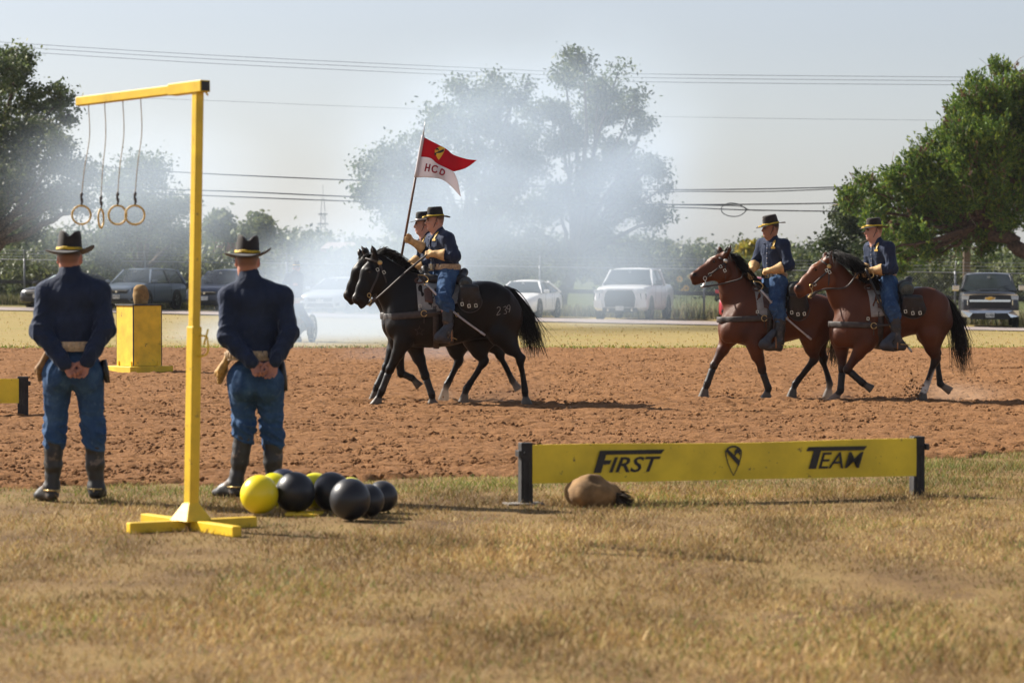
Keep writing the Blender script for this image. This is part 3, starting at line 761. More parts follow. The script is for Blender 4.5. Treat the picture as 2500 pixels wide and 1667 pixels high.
# yellow wild flowers beside the white pickup
M_STEM = pm("flower_stem", (0.09, 0.12, 0.03), rough=0.8, bump=0); M_PETAL = pm("flower_petal", (0.75, 0.46, 0.03), rough=0.7, bump=0)
for i, (fx, fy) in enumerate(((1561, 641), (1587, 636), (1576, 662), (1570, 668))):
    p = qat(fx, fy, 116.5); g = float(gz(p.x, p.y))
    root = empty("sunflower_plant", (p.x, p.y, g), label=["wild sunflower stalk nearest the white pickup's mirror", "tallest wild sunflower stalk behind the fence by the white pickup", "short wild sunflower right of the white pickup's bed", "lowest wild sunflower beside the white pickup's rear"][i], cat="flower", group="wild sunflowers beside the white pickup")
    h = p.z - g; mb = MB(); mb.tube([(0, 0, 0), (0.03, 0, h * 0.5), (0, 0, h)], [0.02, 0.015, 0.01], 5); mb.build("stem", M_STEM, root, smooth=True)
    for k in range(5):
        a = random.random() * 6.28; zz = h * (0.35 + 0.6 * random.random()); m2 = MB()
        m2.add([(0, 0, 0), (0.1 * math.cos(a + .5), 0.1 * math.sin(a + .5), 0.05), (0.25 * math.cos(a), 0.25 * math.sin(a), 0.0), (0.1 * math.cos(a - .5), 0.1 * math.sin(a - .5), 0.05)], [(0, 1, 2, 3)], M=Matrix.Translation((0, 0, zz))); m2.build("leaf", M_STEM, root)
    m3 = MB()
    for k in range(11):
        a = k * 6.283 / 11; c, s_ = math.cos(a), math.sin(a)
        m3.add([(0.02 * c, -0.03, 0.02 * s_), (0.10 * math.cos(a + .3), -0.05, 0.10 * math.sin(a + .3)), (0.16 * c, -0.04, 0.16 * s_), (0.10 * math.cos(a - .3), -0.05, 0.10 * math.sin(a - .3))], [(0, 1, 2, 3)], M=Matrix.Translation((0, 0, h)))
    m3.build("flower_head", M_PETAL, root)
# ---- chain link fence
M_GALV = pm("galvanised_steel", (0.26, 0.27, 0.29), rough=0.6, var=0.12, scale=5, bump=0.1, metallic=0.6)
M_WIRE = pm("fence_wire", (0.20, 0.21, 0.22), rough=0.6, var=0.1, bump=0, metallic=0.5)
M_RAIL = pm("dark_rail", (0.03, 0.032, 0.035), rough=0.6, var=0.2, bump=0)
FE_OFF = RD_W + 7.5
fence = empty("chain_link_fence", (0, road_y(0) + FE_OFF, 0), label="chain link fence topped with barbed wire behind the parked cars", cat="fence")
F0 = Vector(fence.location)
def fpt(x, z): 
    y = road_y(x) + FE_OFF; return Vector((x, y, float(gz(max(-60, min(60, x)), y)) + z)) - F0
FH = 1.95
for px in (60, 354, 700, 1010, 1318, 1719, 2020, 2332, 2600, -250):
    x = at(px, 700, 114).x
    for _ in range(4): x = at(px, 700, road_y(x) + FE_OFF).x
    mb = MB(); mb.tube([fpt(x, -0.2), fpt(x, FH + 0.05)], 0.045, 10); mb.tube([fpt(x, FH), fpt(x, FH + 0.2) + Vector((0, -0.06, 0)), fpt(x, FH + 0.42) + Vector((0, -0.2, 0))], 0.028, 8)
    mb.build("post", M_GALV, fence, smooth=True)
for k in range(3):
    mb = MB(); off = Vector((0, -0.07 * (k + 1), 0)); z = FH + 0.12 + 0.13 * k
    mb.tube([fpt(x, z + 0.01 * math.sin(x * 2)) + off for x in np.linspace(-30, 30, 61)], 0.007, 4)
    for x in np.arange(-26, 26, 0.14):
        c = fpt(x, z) + off; mb.bar(c - Vector((0.025, 0, 0.025)), c + Vector((0.025, 0, 0.025)), 0.006, 0.006)
    mb.build("barbed_wire", M_WIRE, fence)
mb = MB(); mb.tube([fpt(x, FH) for x in np.linspace(-30, 30, 31)], 0.022, 6); mb.build("top_rail", M_GALV, fence, smooth=True)
mb = MB(); mb.bar(fpt(-30, 1.0) + Vector((0, 0.06, 0)), fpt(30, 1.0) + Vector((0, 0.06, 0)), 0.05, 0.16); mb.build("mid_rail", M_RAIL, fence)
wv, wf = [], []; pitch = 0.11; o = 0
for sgn in (1, -1):
    for x in np.arange(-28, 28, pitch):
        a = np.array(fpt(x, 0.03)); b = np.array(fpt(x + sgn * FH * 0.85, FH + 0.03)); r = 0.0042
        for p in (a, b):
            for (ux, uz) in ((-1, -1), (1, -1), (1, 1), (-1, 1)): wv.append((p[0] + ux * r, p[1] + uz * r + sgn * 0.003, p[2]))
        for q in range(4): wf.append((o + q, o + (q + 1) % 4, o + 4 + (q + 1) % 4, o + 4 + q))
        o += 8
cl = link("chain_link_mesh", np_mesh("chain_link_mesh", np.array(wv), np.array(wf), False), M_WIRE, fence); cl["kind"] = "stuff"
# ---- overhead wires and pole
M_CABLE = pm("black_cable", (0.035, 0.038, 0.042), rough=0.6, var=0.2, bump=0)
def cable(name, pts, depth, r, label, group="overhead lines"):
    P = [qat(x, y, depth) for x, y in pts]
    P[0] = P[0] + (P[0] - P[1]) * 0.15
    sp = spline(np.array([tuple(p) for p in P]), 10)
    mb = MB(); c = Vector(sp[0]); mb.tube(sp - np.array(c), r, 6)
    o = mb.build(name, M_CABLE, None, smooth=True); o.location = c; return tag(o, label, "cable", group)
for i, dy_ in enumerate((0, 9, 19)):
    cable("power_line", [(-60, 93 + dy_ * 0.9), (75, 102 + dy_), (500, 128 + dy_), (1100, 157 + dy_ * 0.95), (1460, 170 + dy_ * 0.95), (2140, 177 + dy_ * 0.95), (2480, 178 + dy_ * 0.95)], 150, 0.011,
          ["topmost of the three high power lines", "middle one of the three high power lines", "lowest of the three high power lines"][i])
cable("power_line", [(-60, 212), (470, 231), (840, 246), (1520, 268), (2090, 276), (2480, 279)], 150, 0.007, "single thin line crossing the sky below the three high ones")
cable("phone_cable", [(-60, 362), (240, 384), (470, 399), (830, 415), (1200, 428), (1560, 436), (1960, 429), (2370, 412)], 119, 0.026, "upper black phone cable passing behind the guidon flag", "phone cables")
cable("phone_cable", [(1500, 442), (1560, 440), (1760, 440), (1975, 432), (2370, 418)], 119, 0.022, "short cable doubling the upper phone cable left of the juniper", "phone cables")
cable("phone_cable", [(-60, 415), (300, 432), (560, 441), (830, 453), (1200, 465), (1560, 470), (1910, 467), (2370, 455)], 119, 0.028, "middle black phone cable below the flag's white half", "phone cables")
cable("phone_cable", [(-60, 425), (320, 443), (560, 453), (830, 463), (1200, 472), (1560, 477), (1700, 482), (1940, 486), (2370, 490)], 119, 0.026, "lowest black phone cable sagging into the juniper", "phone cables")
cable("cable_loop", [(1562, 471), (1640, 472), (1700, 474), (1714, 482), (1700, 495), (1678, 497), (1660, 489), (1658, 476), (1675, 467), (1698, 470), (1720, 482), (1760, 484)], 119, 0.022, "loop of slack cable hanging between the phone cables", "phone cables")
M_POLE = pm("weathered_pole", (0.17, 0.125, 0.09), rough=0.95, var=0.3, scale=4, bump=0.5, bscale=20, bdist=0.02)
p = qat(2220, 640, 118.6); g = float(gz(p.x, p.y))
mb = MB(); mb.tube([(0, 0, -0.3), (0, 0, 4), (0.02, 0, 8.6)], [0.17, 0.15, 0.12], 12)
root = empty("utility_pole", (p.x, p.y, g), label="weathered wooden utility pole behind the dark pickup", cat="pole"); mb.build("pole", M_POLE, root, smooth=True)
mb = MB(); mb.bar((-0.9, -0.18, 8.2), (0.9, -0.18, 8.2), 0.1, 0.12); mb.build("crossarm", M_POLE, root)
# ---- far buildings, radio mast
M_ROOF = pm("red_tile_roof", (0.24, 0.13, 0.105), rough=0.9, var=0.2, scale=2, bump=0.2); M_ROOF2 = pm("pale_roof", (0.26, 0.19, 0.16), rough=0.9, var=0.12, scale=2, bump=0.2)
M_WALLB = pm("brick_wall", (0.38, 0.17, 0.12), rough=0.9, var=0.2, scale=3, bump=0.2); M_WHITEB = pm("white_trim", (0.75, 0.73, 0.7), rough=0.7, bump=0)
M_DGLASS = pm("dark_window", (0.03, 0.035, 0.04), rough=0.15, bump=0)
def house(name, label, x0, x1, ytop, yeave, ybot, dep, roof, wall, ncol):
    a = qat(x0, ybot, dep); b = qat(x1, ybot, dep); e = qat(x0, yeave, dep).z; t = qat(x0, ytop, dep).z; c = Vector(((a.x + b.x) / 2, dep, 0)); w = (b.x - a.x); dpt = 8.0
    root = empty(name, c, label=label, cat="building")
    mb = MB(); mb.box((0, dpt / 2, e / 2), (w * 0.94, dpt, e)); mb.build("wall", wall, root)
    mb = MB(); hw = w / 2; mb.add([(-hw, -0.6, e), (hw, -0.6, e), (hw, dpt + .6, e), (-hw, dpt + .6, e), (-hw * 0.8, dpt / 2, t), (hw * 0.8, dpt / 2, t)], [(0, 1, 5, 4), (1, 2, 5), (2, 3, 4, 5), (3, 0, 4), (0, 3, 2, 1)]); mb.build("roof", roof, root)
    for i in range(ncol):
        xx = -w * 0.42 + w * 0.84 * i / max(1, ncol - 1)
        mb = MB(); mb.box((xx, -0.35, e / 2), (0.35, 0.35, e)); mb.build("column", wall, root)
        mb = MB(); mb.box((xx + w * 0.05, -0.01, e * 0.55), (w * 0.06, 0.06, e * 0.4)); wo = mb.build("window", M_WHITEB, root)
        mb = MB(); mb.box((xx + w * 0.05, -0.045, e * 0.55), (w * 0.045, 0.03, e * 0.33)); mb.build("pane", M_DGLASS, wo)
house("roofed_house", "far house with long red roof right of the yellow post", 488, 566, 520, 537, 580, 240, M_ROOF, M_WALLB, 5)
house("brick_pavilion", "far pale roofed brick pavilion just left of the black horses' ears", 736, 816, 555, 571, 606, 196, M_ROOF2, M_WALLB, 6)
M_MAST = pm("mast_steel", (0.32, 0.32, 0.34), rough=0.6, bump=0)
p = qat(742, 560, 640); root = empty("radio_mast", (p.x, 640, 0), label="lattice radio mast on the skyline left of the big smoky tree", cat="mast")
mb = MB(); zt = qat(742, 455, 640).z; zp = qat(742, 492, 640).z
for sx_ in (-1, 1):
    for sy_ in (-1, 1): mb.tube([(sx_ * 1.1, sy_ * 1.1, 0), (sx_ * 0.45, sy_ * 0.45, zp), (sx_ * 0.25, sy_ * 0.25, zt)], 0.06, 5)
mb.build("leg_frame", M_MAST, root)
for k in range(9):
    z0, z1 = zp * k / 9, zp * (k + 1) / 9; w0 = 1.1 - 0.65 * k / 9; w1 = 1.1 - 0.65 * (k + 1) / 9; mb = MB()
    for sy_ in (-1, 1): mb.tube([(-w0, sy_ * w0, z0), (w1, sy_ * w1, z1)], 0.04, 4); mb.tube([(w0, sy_ * w0, z0), (-w1, sy_ * w1, z1)], 0.04, 4)
    mb.build("cross_brace", M_MAST, root)
for zz, ww in ((zp - 2.2, 2.4), (zp, 2.0)):
    mb = MB(); mb.box((0, 0, zz), (ww, ww, 0.3)); mb.build("platform", M_MAST, root)
mb = MB(); mb.tube([(0, 0, zt - 0.5), (0, 0, zt + 3)], 0.05, 5); mb.build("antenna", M_MAST, root)
# ================================================================== HORSES and their tack
M_COAT_BLACK = attr_mat("black_coat", rough=0.40, spec=0.17, bump=0.35, bscale=38, bdist=0.008, var=0.35, vscale=4)
M_COAT_BAY = attr_mat("bay_coat", rough=0.46, spec=0.22, bump=0.35, bscale=38, bdist=0.008, var=0.28, vscale=4)
M_HAIR = attr_mat("horse_hair", rough=0.6, spec=0.15, bump=0, var=0.2)
M_EYE = pm("horse_eye", (0.01, 0.007, 0.005), rough=0.08, bump=0, var=0)
M_LEATHER = pm("black_leather", (0.011, 0.011, 0.013), rough=0.5, var=0.3, scale=14, bump=0.3, bscale=80, spec=0.5)
M_WRAP = pm("black_neoprene_wrap", (0.008, 0.0075, 0.008), rough=0.6, var=0.3, scale=14, bump=0.3)
M_STRAP = pm("brown_black_strap", (0.040, 0.030, 0.026), rough=0.55, var=0.3, scale=14, bump=0.3, bscale=80, spec=0.5)
M_WEBBING = pm("grey_strap", (0.14, 0.13, 0.125), rough=0.7, var=0.25, scale=10, bump=0.3, bscale=120)
M_BLANKET = pm("grey_wool_blanket", (0.26, 0.26, 0.25), rough=0.95, var=0.14, scale=12, bump=0.5, bscale=160, bdist=0.004, sheen=0.3)
M_PATCH = pm("brown_leather_corner", (0.085, 0.038, 0.026), rough=0.6, var=0.25, scale=10, bump=0.3)
M_BRASS = pm("worn_brass", (0.62, 0.44, 0.18), rough=0.35, var=0.2, scale=20, bump=0.1, metallic=0.9)
M_NICKEL = pm("nickel_buckle", (0.72, 0.70, 0.62), rough=0.3, var=0.1, bump=0, metallic=0.9)
M_STEEL = pm("scabbard_steel", (0.50, 0.49, 0.50), rough=0.38, var=0.15, scale=9, bump=0.1, metallic=0.75)
M_BEDROLL = pm("dark_canvas_roll", (0.06, 0.065, 0.06), rough=0.9, var=0.25, scale=9, bump=0.5, bscale=60, bdist=0.006)
M_BEDROLL2 = pm("olive_canvas_roll", (0.085, 0.10, 0.085), rough=0.9, var=0.25, scale=9, bump=0.5, bscale=60, bdist=0.006)
M_BRAND = pm("pale_brand_hair", (0.42, 0.38, 0.32), rough=0.9, var=0.2, bump=0)
BLK = (0.0070, 0.0050, 0.0044); BLKB = (0.0165, 0.0095, 0.0062); HOOF = (0.10, 0.085, 0.07)
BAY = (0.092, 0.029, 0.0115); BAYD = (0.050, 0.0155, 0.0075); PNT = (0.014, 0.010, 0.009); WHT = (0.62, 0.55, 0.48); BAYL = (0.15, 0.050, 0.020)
class HorseFrame:
    def __init__(s, x0, zg, S, px, py, rz=math.pi):
        s.x0, s.zg, s.S = x0, zg, S; g = on_ground(px, py); s.loc = Vector((g.x, g.y, 0.02)); s.rz = rz
    def p(s, zx, zy, side=0.0): return Vector(((s.x0 - zx) / s.S, side, (s.zg - zy) / s.S))
def torso_stations(F, st):
    out = []
    for zx, top, bot, w in st:
        a, b = F.p(zx, top), F.p(zx, bot); out.append((a.x, (a.z + b.z) / 2, (a.z - b.z) / 2, w))
    return out
class Torso:
    def __init__(s, st):
        s.sp = spline(np.array(sorted(st)), 12)
    def pt(s, x, th, off=0.0):
        """point on the barrel: th 0 = top, +90 = left flank"""
        u = s.sp[:, 0]; c, rz, ry = (float(np.interp(x, u, s.sp[:, i])) for i in (1, 2, 3))
        return Vector((x, (ry + off) * math.sin(th), c + (rz + off) * math.cos(th)))
def strands(name, roots, parent, col, width=0.006, seg=7, mat=None):
    """hair: roots is a list of point lists (strand centre lines)"""
    vs, fs, cs = [], [], []; o = 0
    for pts in roots:
        P = np.array([tuple(p) for p in pts]); n = len(P); T = np.gradient(P, axis=0); T /= np.linalg.norm(T, axis=1, keepdims=True) + 1e-9
        a = rng.random() * 6.28; ref = np.array([math.cos(a), math.sin(a), 0.3]); S = np.cross(T, ref); S /= np.linalg.norm(S, axis=1, keepdims=True) + 1e-9; U = np.cross(T, S)
        w = width * (0.6 + 0.8 * rng.random()); k = 0.7 + 0.6 * rng.random()
        for i in range(n):
            t = i / (n - 1); r = w * (1.0 - 0.85 * t ** 2)
            for q in range(3):
                b = 2.094 * q; vs.append(P[i] + S[i] * math.cos(b) * r + U[i] * math.sin(b) * r * 0.5); cs.append([c * k for c in col])
        for i in range(n - 1):
            for q in range(3): fs.append((o + i * 3 + q, o + i * 3 + (q + 1) % 3, o + (i + 1) * 3 + (q + 1) % 3, o + (i + 1) * 3 + q))
        o += n * 3
    return link(name, np_mesh(name, np.array(vs), np.array(fs), True, np.array(cs)), mat or M_HAIR, parent)
def horse(F, name, label, spec, coat, h=0.0135, dark=None, points=None, group=None):
    root = empty(name, F.loc, F.rz, label, "horse", group)
    P = F.p; st = torso_stations(F, spec["torso"]); T = Torso(st)
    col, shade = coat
    pts_c = points or col
    xs = [s[0] for s in st]
    lo = (min(xs) - 0.75, -0.46, -0.07); hi = (max(xs) + 1.0, 0.46, 2.25)
    s = Solid(lo, hi, h, col)
    s.trunk(st, 0.04, col, 2.15)
    xa = spec["anat"]; wi = P(*xa["withers"]); cr = P(*xa["croup"]); ch = P(*xa["chest"]); bu = P(*xa["buttock"])
    # withers ridge, croup, chest, shoulder blades
    s.cone(wi - Vector((0.10, 0, 0.10)), wi - Vector((-0.12, 0, 0.14)), 0.085, 0.08, 0.10, col, sy=0.6)
    for sd in (-1, 1):
        s.ell((cr.x - 0.02, sd * 0.13, cr.z - 0.20), (0.26, 0.155, 0.20), 0.10, col)
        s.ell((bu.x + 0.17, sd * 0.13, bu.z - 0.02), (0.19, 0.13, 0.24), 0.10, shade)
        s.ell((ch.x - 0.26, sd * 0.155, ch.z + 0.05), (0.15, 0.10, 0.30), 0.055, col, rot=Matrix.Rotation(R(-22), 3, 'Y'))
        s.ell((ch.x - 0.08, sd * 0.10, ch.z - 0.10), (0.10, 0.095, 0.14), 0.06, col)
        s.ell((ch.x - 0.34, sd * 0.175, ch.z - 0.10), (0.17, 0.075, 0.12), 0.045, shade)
    # neck
    nk = spec["neck"]; pts = [P(a, b, y) for a, b, y, r in nk]; rs = [r for *_, r in nk]
    s.cone(pts[0], pts[1], rs[0], rs[1], 0.10, col, sy=0.58); s.cone(pts[1], pts[2], rs[1], rs[2], 0.08, col, sy=0.50); s.cone(pts[2], pts[3], rs[2], rs[3], 0.05, col, sy=0.44)
    # head
    hd = spec["head"]; hp = [P(a, b, y) for a, b, y, r in hd]; hr = [r for *_, r in hd]
    headc = spec.get("head_col", col)
    s.chain(hp[:4], hr[:4], 0.03, headc, sy=0.66)
    ax = (hp[3] - hp[0]).normalized(); dn = Vector((-ax.z, 0, ax.x)); dn = dn if dn.z < 0 else -dn
    yw = hp[3].y - hp[0].y; sdv = Vector((-ax.y, 1, 0)).normalized()
    for sd in (-1, 1):
        ck = P(*spec["cheek"]) + Vector((0, hp[1].y + sd * 0.042, 0)); s.ell(ck, (0.122, 0.05, 0.112), 0.022, headc)
    s.cone(P(*spec["cheek"]) + Vector((0, hp[1].y, 0)), hp[4], 0.085, hr[4], 0.05, headc, sy=0.6)         # lower jaw
    mz = hp[3]; s.ell(mz + ax * 0.012, (0.068, 0.055, 0.062), 0.03, spec.get("muzzle_col", shade))
    s.cone(hp[4], hp[4] + ax * 0.045, hr[4], hr[4] * 0.8, 0.02, spec.get("muzzle_col", shade), sy=0.8)
    # forehead plane + brow, nostrils, mouth
    for sd in (-1, 1):
        ey = P(*spec["eye"]) + Vector((0, hp[1].y + sd * 0.074, 0))
        s.ell(ey + Vector((0, -sd * 0.012, 0.018)), (0.045, 0.026, 0.028), 0.03, headc)
        s.ell(ey + Vector((0, sd * 0.012, -0.004)), (0.020, 0.014, 0.014), 0.008, None, sub=True)
        no = P(*spec["nostril"]) + Vector((0, mz.y + sd * 0.046, 0))
        s.ell(no, (0.026, 0.022, 0.030), 0.02, spec.get("muzzle_col", shade))
        s.ell(no + Vector((0, sd * 0.014, 0)), (0.015, 0.018, 0.020), 0.006, None, sub=True); s.paint(no + Vector((0, sd * 0.012, 0)), 0.034, (0.008, 0.005, 0.005))
    mo = P(*spec["mouth"])
    # ears
    for (bx, by, tx, ty, sd, oy) in spec["ears"]:
        b = P(bx, by, sd * 0.055 + oy); t = P(tx, ty, sd * 0.075 + oy); t = b + (t - b) * 1.18; m = (b + t) / 2 + (b - t) * 0.05
        s.cone(b - (t - b) * 0.25, m, 0.036, 0.038, 0.03, headc); s.cone(m, t, 0.036, 0.004, 0.015, pts_c if spec.get("dark_ears") else headc)
        s.cone(b + (t - b) * 0.30 + Vector((0.024, sd * 0.012, 0)), b + (t - b) * 0.80 + Vector((0.012, sd * 0.01, 0)), 0.018, 0.006, 0.006, (0.02, 0.012, 0.01), sub=True)
    # stripe on the face
    for (zx, zy, rr) in spec.get("blaze", []):
        s.paint(P(zx, zy, hp[1].y * 0.8), rr * 1.5, WHT)
    # legs
    hooves = []
    for L in spec["legs"]:
        sd = L["side"]; J = L["j"]; y0, y1, y2 = sd * 0.165, sd * 0.135, sd * 0.115
        if L["type"] == "fore":
            el, kn, fe, ho = P(*J[0], y0), P(*J[1], y1), P(*J[2], y2), P(*J[3], y2)
            s.cone(el + Vector((0, -sd * 0.03, 0.16)), el, 0.13, 0.098, 0.08, col)
            mid = el.lerp(kn, 0.45)
            s.cone(el, mid, 0.098, 0.070, 0.05, col); s.cone(mid, kn, 0.070, 0.047, 0.03, dark or pts_c)
            s.ell(el.lerp(kn, 0.22) + Vector((0.015, sd * 0.025, 0)), (0.06, 0.05, 0.12), 0.05, col)
        else:
            stf, kn, fe, ho = P(*J[0], sd * 0.17), P(*J[1], y1), P(*J[2], y2), P(*J[3], y2)
            hip = P(*xa["hip"], sd * 0.13)
            s.cone(hip, stf, 0.20, 0.135, 0.06, col, sy=0.76)
            mid = stf.lerp(kn, 0.5)
            s.cone(stf, mid, 0.125, 0.080, 0.06, col); s.cone(mid, kn + Vector((-0.015, 0, 0.02)), 0.080, 0.046, 0.03, dark or pts_c)
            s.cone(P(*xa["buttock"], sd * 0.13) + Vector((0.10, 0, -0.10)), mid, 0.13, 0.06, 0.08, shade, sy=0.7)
            s.cone(kn + Vector((-0.04, 0, 0.03)), kn + (fe - kn).normalized() * 0.05, 0.030, 0.036, 0.03, pts_c)    # point of hock
        lc = pts_c if not L.get("white") else WHT
        s.ell(kn, (0.052, 0.05, 0.062), 0.02, pts_c)
        ca = kn.lerp(fe, 0.30); cb = kn.lerp(fe, 0.78)
        s.cone(kn, ca, 0.046, 0.034, 0.02, pts_c); s.cone(ca, cb, 0.034, 0.033, 0.01, pts_c if not L.get("white") else pts_c); s.cone(cb, fe, 0.034, 0.042, 0.02, lc)
        tn = Vector((-(fe - kn).z, 0, (fe - kn).x)).normalized(); tn = tn if tn.x < 0 else -tn
        s.cone(ca + tn * 0.022, fe + tn * 0.016, 0.018, 0.026, 0.015, pts_c if not L.get("white") else lc)                     # tendons
        co = fe.lerp(ho, 0.55); dd = (ho - fe).normalized()
        s.cone(fe, co, 0.040, 0.038, 0.015, lc)
        hc = L.get("hoof", HOOF)
        if not L.get("up"):
            s.cone(co + Vector((0.004, 0, 0.0)), Vector((ho.x + 0.016, ho.y, -0.012)), 0.043, 0.060, 0.006, hc); s.cone(co + Vector((-0.012, 0, -0.01)), Vector((ho.x - 0.034, ho.y, -0.006)), 0.040, 0.046, 0.008, hc)
        else:
            s.cone(co, ho + dd * 0.02, 0.043, 0.058, 0.006, hc); s.cone(ho + dd * 0.10, ho + dd * 0.14, 0.085, 0.085, 0.0, sub=True)
        hooves.append(ho)
    s.D[:, :, :] = np.maximum(s.D, (0.0 - s.ax[2])[None, None, :])      # hooves stand flat on the ground
    # muscle relief: a few long swellings
    def disp(Q):
        side = np.clip((np.abs(Q[:, 1]) - 0.1) / 0.1, 0, 1)
        return 0.006 * vnoise(Q, 10, 3) * side + 0.008 * ridges(Q * np.array([1.5, 1.0, 0.7], np.float32), 13, 5) * side + 0.002 * vnoise(Q, 30, 5)
    body = link("body", s.mesh("body", disp), spec["mat"], root)
    for sd in (-1, 1):
        ey = P(*spec["eye"]) + Vector((0, hp[1].y + sd * 0.074, 0))
        mb = MB(); mb.lathe([(0.0005, -0.021), (0.011, -0.018), (0.019, -0.009), (0.021, 0), (0.019, 0.009), (0.011, 0.018), (0.0005, 0.021)], 12, Matrix.Translation(ey + Vector((0, -sd * 0.006, 0)))); mb.build("eye", M_EYE, root, smooth=True)
    # mane
    ml = []
    for (pts_m, n, length, droop, spread, yside) in spec["mane"]:
        ml += mane_strands([P(a, b) for a, b in pts_m], int(n * 2.6), length, droop, spread, yside)
    strands("mane", ml, root, spec.get("hair", (0.010, 0.0085, 0.0085)), 0.0052)
    tl = []
    main = spline(np.array([tuple(P(a, b)) for a, b in spec["tail"]]), 4)
    for i in range(int(2.4 * spec.get("tail_n", 170))):
        k = rng.normal(size=3) * np.array([0.055, 0.075, 0.03]); le = 0.62 + 0.38 * rng.random()
        ph = rng.random() * 6.28
        sub = main[: max(5, int(len(main) * le))]
        pl = [Vector(q) + Vector(k) * min(1.0, 0.15 + 1.3 * (j / len(main))) + Vector((0.03 * math.sin(ph + j * 0.6), 0.02 * math.cos(ph + j * 0.5), 0)) * (j / len(main)) for j, q in enumerate(sub)]
        tl.append(pl)
    fly = []
    for i in range(int(0.9 * spec.get("tail_fly", 14))):
        st_ = int(len(main) * (0.2 + 0.3 * rng.random())); q0 = Vector(main[st_]); dv = Vector((-0.22 - 0.28 * rng.random(), rng.normal() * 0.1, -0.05 - 0.35 * rng.random()))
        fly.append([q0 + dv * t - Vector((0, 0, 0.25 * t * t)) for t in np.linspace(0, 1, 7)])
    strands("tail_wisps", fly, root, (0.010, 0.0085, 0.0085), 0.0026)
    strands("tail", tl, root, spec.get("hair", (0.010, 0.0085, 0.0085)), 0.006)
    mb = MB(); mb.tube(main[: len(main) // 2], list(np.linspace(0.055, 0.02, len(main) // 2)), 8); mb.build("tail_dock", spec["mat"] if False else M_LEATHER, root, smooth=True)
    # shin wraps on the front legs
    for L in spec["legs"]:
        if L["type"] == "fore":
            sd = L["side"]; kn, fe = P(*L["j"][1], sd * 0.135), P(*L["j"][2], sd * 0.115)
            mb = MB(); ps = [kn.lerp(fe, t) for t in np.linspace(0.2, 0.98, 9)]; mb.tube(ps, [0.046, 0.047, 0.045, 0.045, 0.044, 0.044, 0.045, 0.048, 0.047], 10); mb.build("leg_wrap", M_WRAP, root, smooth=True)
    return root, T
def mane_strands(crest, n, length, droop, spread, yside):
    cr = spline(np.array([tuple(p) for p in crest]), 8); out = []
    for i in range(n):
        b = Vector(cr[rng.integers(0, len(cr))]) + Vector(rng.normal(size=3)) * 0.012
        L = length * (0.55 + 0.6 * rng.random()); dv = Vector((-0.35 * spread + rng.normal() * 0.15, yside * (0.5 + 0.25 * rng.random()), 0.25)).normalized()
        pts, v, q = [], dv, b
        for j in range(8):
            pts.append(q.copy()); q = q + v * (L / 7); v = (v + Vector((-0.05 * spread, -yside * 0.06, -droop * 0.45))).normalized()
        out.append(pts)
    return out
# ------------------------------------------------------------------ tack
def shell(T, xr, thr, off, nx=14, nt=12, shape=None, ripple=0.004):
    """cloth or leather lying over the barrel between x and angle limits; shape(u, v) -> (x, th) overrides the rectangle"""
    vs, fs = [], []
    for i in range(nx + 1):
        for j in range(nt + 1):
            u, v = i / nx, j / nt
            x, th = shape(u, v) if shape else (xr[0] + (xr[1] - xr[0]) * u, thr[0] + (thr[1] - thr[0]) * v)
            vs.append(tuple(T.pt(x, th, off + ripple * math.sin(x * 31 + th * 7) + 0.5 * ripple * math.sin(x * 57 - th * 13))))
    for i in range(nx):
        for j in range(nt):
            a = i * (nt + 1) + j; fs.append((a, a + nt + 1, a + nt + 2, a + 1))
    mb = MB(); mb.add(vs, fs); return mb
def strap(mb, pts, w, th=0.006, up=(0, 1, 0)):
    sp = spline(np.array([tuple(p) for p in pts]), 6); mb.tube(sp, w / 2, 6, flat=(1.0, th / w * 2), up=up); return mb
def buckle(name, c, parent, sz=0.03, mat=None, ax=(0, 1, 0), rot=0.0):
    c = Vector(c); mb = MB(); r = sz / 2
    pts = [c + Matrix.Rotation(rot, 3, 'Y') @ Vector((x * r * 0.8, 0, z * r)) for x, z in ((-1, -1), (1, -1), (1, 1), (-1, 1))]
    for i in range(4): mb.bar(pts[i], pts[(i + 1) % 4], sz * 0.16, sz * 0.16, up=ax)
    return mb.build(name, mat or M_NICKEL, parent)
